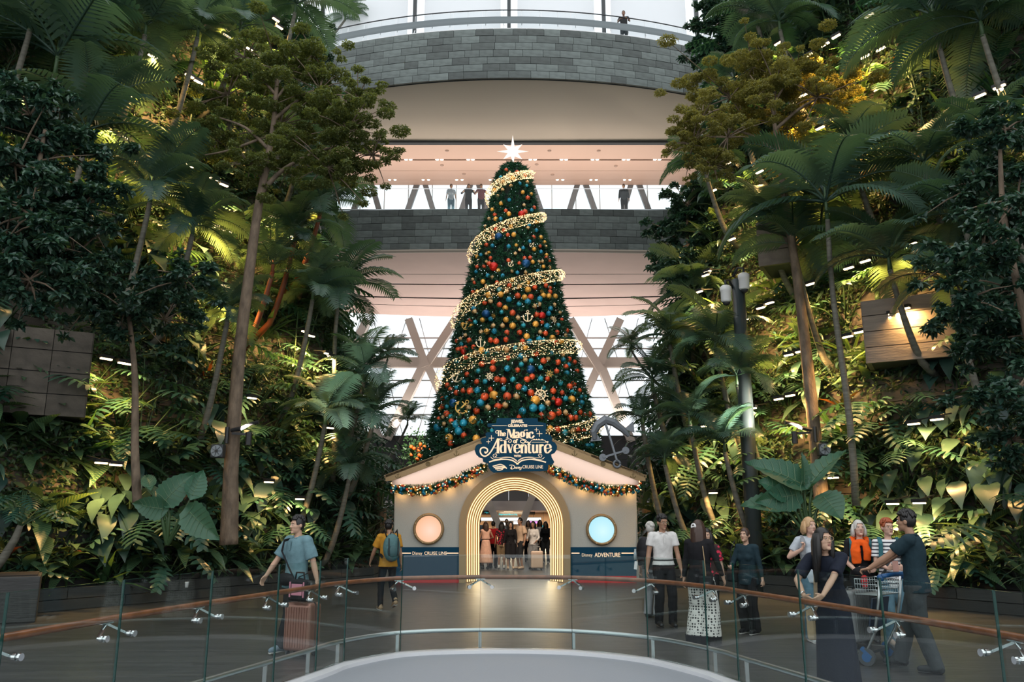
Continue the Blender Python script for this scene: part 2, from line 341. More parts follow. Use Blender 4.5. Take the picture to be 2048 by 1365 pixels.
for side, nm in ((-1, 'left'), (1, 'right')):
    core = MB(); zb = -.1
    for k in range(NT+1):
        f = bline(side, TO[k]+.04); bk = bline(side, TO[k]+DEP[k]+.3 if k < NT else TO[k]+6)
        z0 = -.1 if k == 0 else TZ[k-1]-.35; z1 = TZ[k]
        core.grid([[V((*p, z0)) for p in f], [V((*p, z1)) for p in f]])
        core.grid([[V((*p, z1-.05)) for p in f], [V((*p, z1-.05)) for p in bk]], 1)
    core.grid([[V((*p, -1)) for p in bline(side, TO[-1]+6)], [V((*p, TZ[-1])) for p in bline(side, TO[-1]+6)]])
    wo = struct(core.build('wall_'+nm, [MT['joint'], MT['soil']]), 'terraced planted wall on the %s of the valley' % nm, 'wall')
    rest = MB(); n_ = 0
    for k in range(NT+1):
        z0 = 0 if k == 0 else TZ[k-1]-.05; nc = 2 if k == 0 else (3 if k == 1 else 5); hgt = (TZ[k]-z0)/nc; line = bline(side, TO[k])
        for a, b in zip(line, line[1:]):
            L = (b-a).length; d = (b-a)/L; nn = V((-d.y, d.x)); sp = L/max(1, round(L/(2.2 if k < 2 else 1.7)))
            for r in range(nc):
                x = -(sp*.5 if r % 2 else 0)
                while x < L-.02:
                    x0, x1 = max(0, x)+.006, min(L, x+sp)-.006
                    if x1-x0 > .05:
                        c = a+d*(x0+x1)/2; zc = z0+hgt*(r+.5); pp = proj((c.x, c.y, zc)); jut = random.uniform(-.006, .008)
                        vis = pp and -60 < pp[0] < 2108 and -60 < pp[1] < 1420
                        if vis:
                            if n_ < 298 and (k <= 3 or random.random() < .25):
                                o = link('stone_slab', board_me if k < 2 else slab_me, wo); o.location = (c.x, c.y, zc); o.rotation_euler = (0, 0, atan2(d.y, d.x)); o.scale = (x1-x0, .1+2*jut, hgt-.018); n_ += 1
                            else: rest.box((c.x, c.y, zc), (x1-x0, .1+2*jut, hgt-.018), atan2(d.y, d.x))
                    x += sp
    stuff(rest.build('stone_cladding', MT['slab'], wo))

# --- the building behind
YU, YL, YB = 31., 36., 49.                            # upper balcony front, lower balcony front, ground level facade
zu0, zu1 = Z(157, YU), Z(58, YU); zl0, zl1 = Z(500, YL), Z(418, YL)
CU = 95.                                              # radius of the convex upper balcony
def arcU(x, off=0.): return YU+CU-sqrt((CU-off)**2-x*x) if True else 0
RU = 24.
def yu(x, off=0.): r = RU-off; return YU+RU-sqrt(max(.01, r*r-x*x))
RLc = 110.
def yl(x, off=0.): r = RLc-off; return YL+RLc-sqrt(r*r-x*x)
xs = [-15+30*i/48 for i in range(49)]
tile_me = MB().box((0, 0, 0), (1, 1, 1)).mesh('stone_tile', MT['stone'])
def fascia(nm, lab, fy, z0, z1, rows, tw, lim):
    b = MB(); b.grid([[V((x, fy(x, .09), z)) for x in xs] for z in (z0-.02, z1+.02)]); b.grid([[V((x, fy(x, .0), z1)) for x in xs], [V((x, fy(x, 3), z1)) for x in xs]])
    o = struct(b.build(nm, MT['joint']), lab, 'balcony'); h = (z1-z0)/rows; n = 0
    for r in range(rows):
        x = -lim-random.random()*tw
        while x < lim:
            ww = tw*random.uniform(.75, 1.3); xc = x+ww/2; y = fy(xc); dy = (fy(xc+.05)-fy(xc-.05))/.1
            if n < 299:
                t = link('stone_tile', tile_me, o); t.location = (xc, y, z0+h*(r+.5)); t.rotation_euler = (0, 0, atan2(dy, 1)); t.scale = ((ww-.012)*sqrt(1+dy*dy), .1+random.uniform(-.012, .012), h-.02); n += 1
            x += ww
    return o
fascia('wall_upper_balcony', 'convex slate clad front of the upper balcony', yu, zu0, zu1, 7, .78, 10.6)
fascia('wall_lower_balcony', 'slate clad front of the lower balcony', yl, zl0, zl1, 6, .82, 10.6)
# upper soffit, cove, slot
zs = zu0+.03; yc0 = YU+2.6
zc1 = Z(285, YL+.6)
prof = [(0.05, 0)]
b = MB(); rows = []
zm = (zs+zc1)/2
def lerp(a, b, t): return a+(b-a)*t
for q in range(13):
    t = q/12
    if q <= 4: yy = lambda x, t=t: lerp(yu(x, .08), max(yu(x, .1)+.3, YL-1.6), q/4); zz = zs
    rows.append(None)
rows = []
for q in range(14):
    if q <= 4: e = q/4; rows.append([V((x, lerp(yu(x, .08), YL-2.2+.02*abs(x), e), zs)) for x in xs])
    else:
        e = (q-4)/9; an = e*pi/2*1.0; rows.append([V((x, YL-2.2+.02*abs(x)+2.7*sin(an), lerp(zs, zc1, 1-cos(an)))) for x in xs])
b.grid(rows); struct(b.build('ceiling_upper_cove', MT['cove'], smooth=True), 'beige soffit curving down under the upper balcony', 'ceiling')
yq = YL+.5; b = MB(); b.box((0, yq+.1, zc1-.03), (32, .25, .09)); struct(b.build('trim_2', MT['dark']), 'dark slot line at the foot of the cove', 'trim')
zcl = zc1+.02; yback = YL+4.3
b = MB()
for (a0, a1) in ((0, 1.80), (1.95, 3.2), (3.23, 4.4), (4.42, 5.1)): b.box((0, yq+.25+(a0+a1)/2, zcl+.1), (34, a1-a0, .2))
b.box((0, yq+2.7, zcl+.32), (34, 5.4, .1), mi=1)
struct(b.build('ceiling_middle_level', [MT['peach'], MT['black']]), 'middle level ceiling, warm bounced light put into its peach colour, with dark slot', 'ceiling')
dl_me = MB().lathe((0, 0, 0), [(.07, .02), (.07, 0), (.05, 0)], 12).mesh('downlight_rim', MT['white']); dle = MB().lathe((0, 0, 0), [(.055, .01), (.055, -.006)], 12).mesh('lens', emit('downlight_lens', (1, .9, .75), 9))
def downlight(x, y, z, lab, grp, sc=1):
    r = root('downlight', (x, y, z), 0, sc); tag(r, lab, 'downlight', grp); link('rim', dl_me, r); link('lens', dle, r)
for i in range(9):
    for j in (-.12, .12):
        x = -5.4+i*1.62+j
        if abs(x) < .9: continue
        downlight(x, yq+2.12, zcl+.02, 'small lit downlight in the ceiling slot, %s pair from the left, %s of the pair' % (ordn(i), 'left' if j < 0 else 'right'), 'downlights in the ceiling slot', 1.5)
for i in range(8):
    for j in (-.15, .15):
        x = -6.6+i*1.85+j
        downlight(x, yq+4.62, zcl-.004, 'lit downlight over the glass rail, %s pair from the left, %s of the pair' % (ordn(i), 'left' if j < 0 else 'right'), 'downlights over the glass rail', 1.3)
dk = MB().lathe((0, 0, 0), [(.1, .02), (.1, -.02), (.06, -.05)], 14).mesh('ceiling_detector', mat('pale_detector', (.42, .3, .24), .5))
for i, (x, y) in enumerate([(-5.6, .8), (-3.3, .8), (1.9, .8), (4.4, .8), (-3.7, 2.5), (1.3, 2.4), (5.5, 2.6), (-2.6, 3.6), (2.2, 3.7)]):
    o = link('ceiling_speaker', dk); o.location = (x, yq+.25+y, zcl); tag(o, 'small round ceiling speaker, %s counted from the left in the %s row' % (ordn([0,1,2,3,0,1,2,0,1][i]), ['front','middle','back'][0 if i < 4 else 1 if i < 7 else 2]), 'speaker', 'ceiling speakers of the middle level')
# middle level: floor, glass rail, lattice facade
b = MB(); b.box((0, YL+5.2, zl1-.15), (34, 8.6, .3)); struct(b.build('floor_middle_level', mat('pale_stone_floor', (.5, .42, .36), .4)), 'floor of the middle level', 'floor')
mg = root('middle_glass_rail', (0, YL, zl1)); tag(mg, 'straight run of clear glass panels on the lower balcony edge', 'balustrade')
for i in range(14):
    x0 = -9.1+i*1.3; m = MB(); m.box((x0+.65, yl(x0+.65, .2)-YL, .56), (1.27, .02, 1.12)); m.build('glass_panel', MT['window'], mg)
MB().box((0, .23, 1.13), (18.2, .03, .03)).build('top_rail', MT['steel'], mg); MB().box((0, .2, .03), (18.2, .06, .06)).build('shoe', MT['steel'], mg)
zf0, zf1 = zl1, zcl+.3
def vbar(mb, x0, z0, x1, z1, y, w_, d_=.3, mi=0): mb.bar((x0, y, z0), (x1, y, z1), d_, w_, mi, up=(0, 1, 0))
def lattice(nm, lab, y, z0, z1, x0, x1, step, w_, mt, d_=.3):
    r = root(nm, (0, 0, 0)); r['kind'] = 'structure'; r['label'] = lab; r['category'] = 'window'
    i = 0; x = x0
    while x < x1:
        m = MB(); vbar(m, x, z0, x+step, z1, y, w_, d_); m.build('column', mt, r); m = MB(); vbar(m, x+2*step, z0, x+step, z1, y, w_, d_); m.build('column', mt, r); x += 2*step
    return r
wf = lattice('window_1', 'glazed diagrid facade behind the middle level', yback+1.6, zf0-.3, zf1+.5, -12.6, 12, 1.5, .2, mat('slate_diagrid', (.16, .17, .18), .5))
for i in range(20): MB().box((-12.6+i*1.35, yback+2.0, (zf0+zf1)/2), (.05, .05, zf1-zf0+1.5)).build('mullion', MT['white'], wf)
for zz in (.35, .7, 1.6): MB().box((0, yback+2.0, zf0+zz*1.3), (30, .05, .06)).build('transom', MT['white'], wf)
MB().box((0, yback+2.1, (zf0+zf1)/2), (30, .02, zf1-zf0+2)).build('glazing', MT['window'], wf)
# upper level: steel balustrade with wide band, white blinds, columns
ub = root('upper_balustrade', (0, YU, zu1)); tag(ub, 'curved glass balustrade with wide grey band on the top balcony', 'balustrade')
def U(x, z, off=.3): return V((x, yu(x, off)-YU, z))
XS2 = [-9.2+18.4*i/40 for i in range(41)]
zt = Z(20, YU+.3)-zu1; zb0 = Z(54, YU+.3)-zu1; zb1 = Z(35, YU+.1)-zu1
MB().tube([U(x, zt) for x in XS2], .025, 8).build('handrail', MT['dark'], ub, True)
m = MB(); m.grid([[U(x, .3*zb1+.17, .12) for x in XS2], [U(x, zb1, .02) for x in XS2], [U(x, zb1+.02, .2) for x in XS2]]); m.build('band', mat('grey_band_paint', (.15, .18, .19), .4), ub, True)
for i in range(14):
    x0 = -9.1+i*1.3; m = MB(); xa = [x0+.02+1.26*j/3 for j in range(4)]; m.grid([[U(x, .02, .32) for x in xa], [U(x, zt-.05, .32) for x in xa]]); m.build('glass_panel', MT['window'], ub)
for i in range(24):
    x = -9.1+i*.79; m = MB(); m.bar(U(x, 0, .1), U(x+.07, zb1*.45, .14), .03, .03); m.bar(U(x+.05, zb1*.4, .2), U(x+.05, zt, .32), .02, .02); m.build('strut', MT['steel'], ub)
MB().grid([[U(x, .0, .06) for x in XS2], [U(x, .09, .06) for x in XS2], [U(x, .09, .4) for x in XS2]]).build('white_kerb', MT['white'], ub)
yt = YU+9; zt0, zt1 = zu1-1, zu1+9
m, t, bb, oo_ = nt('translucent_white_blind'); tl = nd(t, 'ShaderNodeBsdfTranslucent'); tl.inputs[0].default_value = (.92, .93, .94, 1); df = nd(t, 'ShaderNodeBsdfDiffuse'); df.inputs[0].default_value = (.8, .81, .82, 1); ms = nd(t, 'ShaderNodeMixShader', i_0=.5)
t.links.new(df.outputs[0], ms.inputs[1]); t.links.new(tl.outputs[0], ms.inputs[2]); t.links.new(ms.outputs[0], oo_.inputs[0]); MT['blind'] = m
uw = root('window_2', (0, 0, 0)); uw['kind'] = 'structure'; uw['label'] = 'tall windows with white blinds behind the top balcony'; uw['category'] = 'window'
cx = [P(px, 20, yt).x for px in (458, 646, 830, 1018, 1207, 1392, 1580)]
for a, b in zip(cx, cx[1:]):
    MB().box(((a+b)/2, yt+.5, (zt0+zt1)/2), (b-a-.95, .02, zt1-zt0)).build('blind', MT['blind'], uw)
for x in cx:
    MB().box((x, yt, (zt0+zt1)/2), (.2, .25, zt1-zt0)).build('column', mat('charcoal_column', (.035, .04, .043), .5), uw)
    for s_ in (-1, 1): m = MB(); m.bar((x+s_*.35, yt+.2, zt0+2.2), (x+s_*.1, yt+.2, zt0+4.2), .05, .05); m.box((x+s_*.3, yt+.1, zt0+1.9), (.3, .06, .06)); m.build('brace', MT['steel'], uw)
MB().box((0, yt+1.2, (zt0+zt1)/2), (34, .02, zt1-zt0)).build('glazing', MT['window'], uw)
b = MB(); b.box((0, YU+7.4, zu1-.2), (34, 9, .3)); struct(b.build('floor_top_level', mat('pale_top_floor', (.5, .5, .5), .5)), 'floor of the top level', 'floor')
# lower soffit: pinkish curved ceiling with slots
ysE = YB-.6; 
def zso(y): return zl0+.02
zE = Z(640, YB)
def arcend(x): return ysE-.012*x*x
edges = [0, .085, .385, .40, .615, .64, .83, .85, 1.]
b = MB(); y0s = lambda x: yl(x, .08)
segs = [(0, .30), (.305, .44), (.455, .655), (.675, .80), (.808, 1)]
def sp_(x, e): return V((x, lerp(y0s(x)+.0, arcend(x), e), lerp(zl0+.03, zE, e)))
for a, c in segs: b.grid([[sp_(x, lerp(a, c, q/4)) for x in xs] for q in range(5)])
b.grid([[sp_(x, 0)+V((0, 0, .25)) for x in xs], [sp_(x, 1)+V((0, 0, .25)) for x in xs]], 1)
b.grid([[sp_(x, 1) for x in xs], [sp_(x, 1)+V((0, .1, .4)) for x in xs]])
struct(b.build('ceiling_lower_soffit', [MT['soffit'], MT['black']], smooth=True), 'pinkish curved soffit with dark slots under the lower balcony', 'ceiling')
b = MB(); b.tube([V((x, yl(x, -.02), zl0-.05)) for x in xs], .09, 6); struct(b.build('trim_3', mat('beige_edge', (.42, .36, .3), .5)), 'beige lower edge of the lower balcony', 'trim')
area('middle_level_fill', (0, YL+2.6, zl1+.25), (0, -.05, 1), 22, 2.2, 440, (1, .86, .76))  # added fill light, unseen, brightens the middle level ceiling
area('balcony_edge_fill', (0, YL+.75, zl1+.2), (0, -.45, 1), 18, .4, 105, (1, .88, .74))  # unseen fill added to lift the upper soffit and cove
area('sill_fill', (0, YB-.75, Z(872, YB)+.3), (0, -.3, 1), 20, .5, 1150, (1, .86, .78))  # another added fill with no fixture, brightening the lower soffit
# facade with V columns on the ground and second level
zb_ = Z(725, YB); zsill = Z(872, YB); z12 = zE+.4
f = root('window_3', (0, 0, 0)); f['kind'] = 'structure'; f['label'] = 'glazed facade with beige V columns behind the tree'; f['category'] = 'window'
def X(px, Y, py=725): return P(px, py, Y).x
dy_ = [-.06]
def diag(pxa, pya, pxb, pyb, w_=.62):
    a, c = P(pxa, pya, YB), P(pxb, pyb, YB); m = MB(); dy_[0] += .012; vbar(m, a.x, a.z, c.x, c.z, YB+dy_[0], w_, .5); m.build('column', MT['frame'], f)
for q in ((818, 640, 852, 735), (912, 640, 850, 735), (850, 725, 775, 880), (852, 725, 925, 880), (1140, 640, 1203, 745), (1240, 640, 1196, 735), (1203, 735, 1262, 885), (1196, 735, 1130, 880), (735, 640, 690, 735), (690, 735, 760, 880), (1320, 640, 1370, 740)): diag(*q)
MB().box((0, YB+.12, zb_), (34, .45, .62)).build('beam', MT['frame'], f)
for px in range(640, 1420, 96):
    MB().bar((X(px, YB), YB+1.2, zsill), (X(px+70, YB), YB+1.2, z12), .05, .05).build('mullion', mat('pale_mullion', (.55, .58, .6), .4), f); MB().bar((X(px+70, YB), YB+1.2, zsill), (X(px, YB), YB+1.2, z12), .05, .05).build('mullion', MT['steel'], f)
for py in (668, 690, 755, 790, 825): MB().box((0, YB+1.2, Z(py, YB)), (34, .08, .1)).build('transom', MT['steel'], f)
MB().box((0, YB+1.5, (zsill+z12)/2), (34, .02, z12-zsill)).build('glazing', MT['window'], f)
zc_ = Z(1003, YB)
b = MB(); zg = Z(975, YB); b.box((0, YB+.2, (zsill+zg)/2), (34, .6, zsill-zg)); struct(b.build('wall_second_level', mat('charcoal_fascia', (.03, .032, .034), .5)), 'dark second level fascia behind the entrance house', 'wall')
gf = root('wall_entrance_fascia', (0, 0, 0)); gf['kind'] = 'structure'; gf['label'] = 'grey panelled band over the mall entrance'; gf['category'] = 'wall'
for i in range(24): MB().box((-14+i*1.2, YB+.1, (zg+zc_)/2), (1.185, .3, zg-zc_-.01)).build('panel', mat('grey_fascia_panel', (.10, .10, .105), .4) if i == 0 else bpy.data.materials['grey_fascia_panel'], gf)
MB().box((0, YB-.1, zc_-.28), (30, .5, .55)).build('lintel', mat('pale_lintel', (.46, .43, .42), .5), gf)
# ================================================================ MALL INTERIOR SEEN THROUGH THE ARCH
zi = zc_-.5
b = MB(); b.box((0, YB+12, zi+.1), (36, 24, .2)); struct(b.build('ceiling_mall', mat('warm_copper_ceiling', (.5, .27, .13), .35)), 'copper toned ceiling inside the mall', 'ceiling')
b = MB(); b.box((0, YB+22, 1.6), (36, .3, 3.4)); struct(b.build('wall_mall_back', mat('warm_shop_wall', (.65, .45, .28), .5)), 'warm shop front wall at the back of the mall', 'wall')
for i in range(4):
    for j in range(5): area('mall_light', (-6+j*3, YB+3+i*5, zi-.05), (0, 0, -1), 1.6, 1.6, 260, (1, .72, .45))
def W(px, py, Y): return P(px, py, Y)
def signbox(px0, py0, px1, py1, Y, d=.12):
    a, c = P(px0, py1, Y), P(px1, py0, Y); return MB().box(((a.x+c.x)/2, Y, (a.z+c.z)/2), (c.x-a.x, d, c.z-a.z)), (a.x+c.x)/2, (a.z+c.z)/2, c.x-a.x, c.z-a.z
MT['sign_teal'] = emit('lit_sign_teal', (.05, .75, .8), 1.5); MT['sign_white'] = emit('lit_sign_white', (1, .95, .9), 1.6); MT['sign_red'] = emit('lit_sign_red', (1, .1, .03), 1.8); MT['sign_pink'] = emit('lit_sign_pink', (.9, .3, .8), 1.2)
def text(s, loc, size, m, parent=None, name='lettering', sx=1., bold=.0, rx=pi/2, rz=0, ext=.004, align='CENTER'):
    c = bpy.data.curves.new(name, 'FONT'); c.body = s; c.size = size; c.align_x = align; c.align_y = 'CENTER'; c.extrude = ext; c.offset = bold; c.materials.append(m); c.resolution_u = 3
    tmp = bpy.data.objects.new('tmp', c); COL.objects.link(tmp); me = bpy.data.meshes.new_from_object(tmp); bpy.data.objects.remove(tmp); bpy.data.curves.remove(c); me.name = name
    o = link(name, me, parent); o.location = loc; o.rotation_euler = (rx, 0, rz); o.scale = (sx, 1, 1)
    return o
for nm, (x0, y0, x1, y1), tx, mt, lab in (('hanging_sign', (962, 1022, 985, 1030), '^ ii -', 'sign_teal', 'small black hanging direction sign with teal symbols left of the columns'), ('hanging_sign', (996, 1024, 1036, 1035), 'Departures & Bus to City', 'sign_teal', 'black hanging sign reading Departures and Bus to City in teal'), ('hanging_sign', (1036, 1024, 1070, 1030), '', 'sign_white', 'plain dark hanging sign bar at the right of the arch view'), ('hanging_sign', (1008, 1017, 1026, 1024), '1', 'sign_red', 'small hanging sign with red lit display above the departures sign')):
    Y = YB+3; m, x, z, ww, hh = signbox(x0, y0, x1, y1, Y); r = root(nm, (x, Y, z)); tag(r, lab, 'sign', 'hanging signs of the mall')
    MB().box((0, 0, 0), (ww, .12, hh)).build('board', MT['black'], r); MB().bar((0, 0, hh/2), (0, 0, zi-z), .03, .03).build('hanger', MT['dark'], r)
    if tx: text(tx, (0, -.065, 0), hh*.55 if len(tx) < 10 else hh*.4, MT[mt], r, sx=1.1 if len(tx) < 10 else .82)
for i, (x0, y0, x1, y1, mt) in enumerate(((962, 1036, 1082, 1042, 'sign_white'), (1000, 1046, 1015, 1052, 'sign_white'), (1027, 1043, 1045, 1049, 'sign_white'), (1059, 1043, 1075, 1048, 'sign_pink'), (1083, 1052, 1091, 1060, 'sign_teal'))):
    m, x, z, ww, hh = signbox(x0, y0, x1, y1, YB+20); r = root('shop_light_panel', (x, YB+20, z)); tag(r, ['long white lit cornice panel over the shops', 'square white lit shop panel left of the right column', 'white lit shop panel behind the right column', 'pink lit shop panel right of the columns', 'small blue lit screen at the right edge of the arch view'][i], 'panel', 'lit panels of the mall shops')
    MB().box((0, .08, 0), (ww+.1, .1, hh+.1)).build('case', MT['dark'], r); MB().bar((0, .08, hh/2), (0, .08, zi-z), .03, .03).build('hanger', MT['dark'], r); MB().box((0, 0, 0), (ww, .06, hh)).build('screen', MT[mt], r)
for (a, c, lab) in (((968, 985), (1019, 1096), 'left leg of the pale V column behind the arch'), ((1068, 985), (1024, 1096), 'right leg of the pale V column behind the arch')):
    m = MB(); p, q = P(*a, YB-1), P(*c, YB-1); q.z = 0; vbar(m, p.x, p.z, q.x, 0, YB-1, .42, .4); struct(m.build('column_v', MT['frame']), lab, 'column')

# ================================================================ ENTRANCE HOUSE
YH = G(1031, 1166).y; YF = YH-.95; YS = YF-.12
hs = root('entrance_house', (0, YH, 0)); tag(hs, 'cream entrance house with glowing gold arch, navy base and gabled roof', 'house')
def H(px, py, Y): p = P(px, py, Y); return p-V((0, YH, 0))
def ground(p): return V((p.x, p.y, max(0, p.z)))
def poly(m, pts, Y, depth, mi=0, z0=True):
    q = [H(x, y, Y) for x, y in pts]; q = [V((p.x, 0, max(0.0, p.z))) for p in q]
    m.prism([(p.x, p.z) for p in q], (0, Y-YH, 0), (1, 0, 0), (0, 0, 1), depth, mi); return m
AX, AY = 1029.6, 1052.
def arc(r, k=28, rev=False, leg=1170):
    pts = [(AX-r, leg)]+[(AX-r*cos(pi*i/k), AY-r*sin(pi*i/k)) for i in range(k+1)]+[(AX+r, leg)]
    return pts[::-1] if rev else pts
wallp = [(789, 1170), (789, 958), (1031, 868), (1273, 958), (1273, 1170)]+arc(104, rev=True)
wm = poly(MB(), wallp[::-1], YH, .12); wm.build('front_wall', MT['cream'], hs)
for s_, px in ((-1, 789), (1, 1273)):
    p = H(px, 958, YH); MB().box((p.x-s_*.065, .90, p.z/2), (.13, 1.55, p.z)).build('side_wall', MT['cream'], hs)
for x0, x1, nm in ((789, 919, 'l'), (1141, 1273, 'r')):
    poly(MB(), [(x0, 1153), (x0, 1095), (x1, 1095), (x1, 1153)][::-1], YH-.03, .03).build('navy_band', MT['navy'], hs); poly(MB(), [(x0, 1170), (x0, 1153), (x1, 1153), (x1, 1170)][::-1], YH-.045, .045).build('red_base', MT['red'], hs)
for a, c in ((790, 822), (892, 917), (1143, 1159), (1243, 1272)): poly(MB(), [(a, 1108.5), (a, 1106), (c, 1106), (c, 1108.5)][::-1], YH-.036, .008).build('stripe', MT['lettering'], hs)
# arch surround + glowing ribs stepping back
poly(MB(), arc(111.5)+arc(97.5, rev=True), YH-.1, .35).build('arch_surround', MT['gold'], hs)
for k in range(6):
    ro = 97.5-k*4.5; Y = YH+.02+k*.10; rr = root('arch_rib', (0, 0, 0)); rr.parent = hs
    poly(MB(), arc(ro+.6)+arc(ro-4.2, rev=True), Y, .16).build('rib', MT['gold'], rr)
    pts = [H(x, y, Y-.03) for x, y in arc(ro-2.6, 32)]; pts[0].z = pts[-1].z = .02
    MB().tube(pts, .0125, 6).build('light_strip', MT['led'], rr, True)
def sailmat():
    m, t, bb, o = nt('white_stretch_fabric'); tl = nd(t, 'ShaderNodeBsdfTranslucent'); tl.inputs[0].default_value = (.9, .82, .77, 1); df = nd(t, 'ShaderNodeBsdfDiffuse'); df.inputs[0].default_value = (.8, .74, .7, 1); ms = nd(t, 'ShaderNodeMixShader', i_0=.5)
    t.links.new(df.outputs[0], ms.inputs[1]); t.links.new(tl.outputs[0], ms.inputs[2]); t.links.new(ms.outputs[0], o.inputs[0]); return m
MT['backlight'] = emit('led_backlight_sheet', (1, .80, .70), 2.1)
# roof: boards, soffit, top sheets
apx = (1031, 851)
for s_ in (-1, 1):
    q = lambda dx, y: (1031+s_*dx, y)
    pl = [q(0, 851), q(260, 951), q(260, 963), q(247, 962), q(0, 869)]
    poly(MB(), pl if s_ > 0 else pl[::-1], YF, .08).build('barge_board', MT['gold'], hs)
    fr = [(247, 962), (200, 944), (150, 925), (100, 906), (60, 891), (0, 868)]; bk = [(245, 966.5), (200, 969), (165, 966), (125, 955), (85, 940), (0, 904)]
    A = [H(1031+s_*x, y, YF+.06) for x, y in fr]; B = [H(1031+s_*x, y, YH-.02) for x, y in bk]; A = smooth_line(A, 5); B = smooth_line(B, 5)
    MB().grid([[a.lerp(c, t)+V((0, 0, -.1*sin(pi*t))) for a, c in zip(A, B)] for t in [i/8 for i in range(9)]]).build('soffit_sail', sailmat() if s_ < 0 else bpy.data.materials['white_stretch_fabric'], hs, True)
    a0, a1 = H(1031, 850, YF), H(1031+s_*262, 951, YF); m = MB(); k = V((0, 2.6, 0)); m.add([a0, a1, a1+k, a0+k, a0-V((0, 0, .08)), a1-V((0, 0, .08)), a1+k-V((0, 0, .08)), a0+k-V((0, 0, .08))], [(0,1,2,3),(7,6,5,4),(0,4,5,1),(1,5,6,2),(2,6,7,3)]); m.build('roof_sheet', MT['gold'], hs)
    m = MB()
    for i in range(13): m.box(B[int(2+i*1.9)]+V((0, -.03, .06)), (.02, .02, .02))
    m.build('uplight', MT['bulb'], hs)
    k2 = V((0, .95, 0)); dz_ = V((0, 0, -.13)); m = MB(); q0 = a0.lerp(a1, .06); q1 = a0.lerp(a1, .93); q2 = V((0, .12, 0)); m.add([q0+dz_+q2, q1+dz_+q2, q1+k2+dz_, q0+k2+dz_], [(0, 1, 2, 3)]); m.build('backlight_panel', MT['backlight'], hs)
    # little emblems on the boards: anchors and wheels
    for i, dx in enumerate((235, 175, 118)):
        cy = 851+dx*.386+10; c = H(1031+s_*dx, cy, YF-.005); m = MB()
        if i % 2 == 0: m.bar(c+V((0, 0, .07)), c-V((0, 0, .07)), .018, .01); m.bar(c+V((-.04, 0, .035)), c+V((.04, 0, .035)), .015, .01); m.tube([c+V((.07*cos(a), 0, .07*sin(a))) for a in [pi*1.05+pi*.9*j/8 for j in range(9)]], .01, 5)
        else:
            m.tube([c+V((.05*cos(2*pi*j/14), 0, .05*sin(2*pi*j/14))) for j in range(15)], .011, 5)
            for j in range(4): a = pi*j/4; d = V((.08*cos(a), 0, .08*sin(a))); m.bar(c-d, c+d, .012, .01)
        m.build('emblem', mat('dull_gold_emblem', (.17, .11, .03), .5) if (s_ < 0 and i == 0) else bpy.data.materials['dull_gold_emblem'], hs)
    # portholes
    pc = (857.5, 1058.5) if s_ < 0 else (1202.5, 1060); c = H(*pc, YH); sc = (H(pc[0]+10, pc[1], YH)-c).length/10
    m = MB(); n = 32; prof = [(25.5, 0), (25.5, .1), (27, .13), (29.5, .12), (31, .06), (31, 0)]
    m.grid([[c+V((r*sc*cos(2*pi*j/n), -h, r*sc*sin(2*pi*j/n))) for j in range(n)] for r, h in prof], closed=True)
    pr = m.build('porthole_frame', MT['gold'], hs, True); m = MB()
    for j in range(8): a = 2*pi*(j+.5)/8; m.ell(c+V((28.3*sc*cos(a), -.125, 28.3*sc*sin(a))), (.022, .014, .022), 8, 5)
    m.build('rivet', mat('brass_rivet', (.5, .36, .2), .3, .8) if s_ < 0 else bpy.data.materials['brass_rivet'], pr)
    mm, t, bb, oo_ = nt('porthole_screen_%s' % ('peach' if s_ < 0 else 'blue')); e = nd(t, 'ShaderNodeEmission', i_1=.95); gr = nd(t, 'ShaderNodeTexGradient', gradient_type='SPHERICAL'); tc = nd(t, 'ShaderNodeTexCoord'); mp = nd(t, 'ShaderNodeMapping'); mp.inputs['Scale'].default_value = (2.2, 1, 2.2); mp.inputs['Location'].default_value = (-.1, 0, .1)
    t.links.new(tc.outputs['Object'], mp.inputs[0]); t.links.new(mp.outputs[0], gr.inputs[0]); cr = nd(t, 'ShaderNodeValToRGB'); t.links.new(gr.outputs[0], cr.inputs[0]); t.links.new(cr.outputs[0], e.inputs[0]); t.links.new(e.outputs[0], oo_.inputs[0])
    k0, k1 = (((.85, .45, .25, 1), (.95, .66, .52, 1)) if s_ < 0 else ((.40, .75, .85, 1), (.62, .88, .95, 1))); cr.color_ramp.elements[0].color = k0; cr.color_ramp.elements[1].color = k1
    so = MB().lathe((0, 0, 0), [(25.6*sc, 0), (25.6*sc, .02)], 32, mat=M.Rotation(pi/2, 4, 'X')).build('porthole_screen', mm, hs); so.location = c-V((0, .02, 0))
text('CRUISE LINE', H(871, 1107.5, YH-.034), .12, MT['lettering'], hs, sx=.95, bold=.001); text('Disney', H(834.5, 1107.5, YH-.034), .12, MT['lettering'], hs, sx=.85)
text('Disney', H(1174, 1111, YH-.034), .12, MT['lettering'], hs, sx=.9); text('ADVENTURE', H(1215, 1111, YH-.034), .16, MT['lettering'], hs, sx=.78, bold=.003)
# area lights without fixtures, shining out of the arch
for s_ in (-1, 1): p = H(AX+s_*70, 1100, YH+.4); area('arch_glow', p+V((0, YH, 0)), (-s_, -.55, -.1), .5, 2.0, 10, (1, .72, .4))

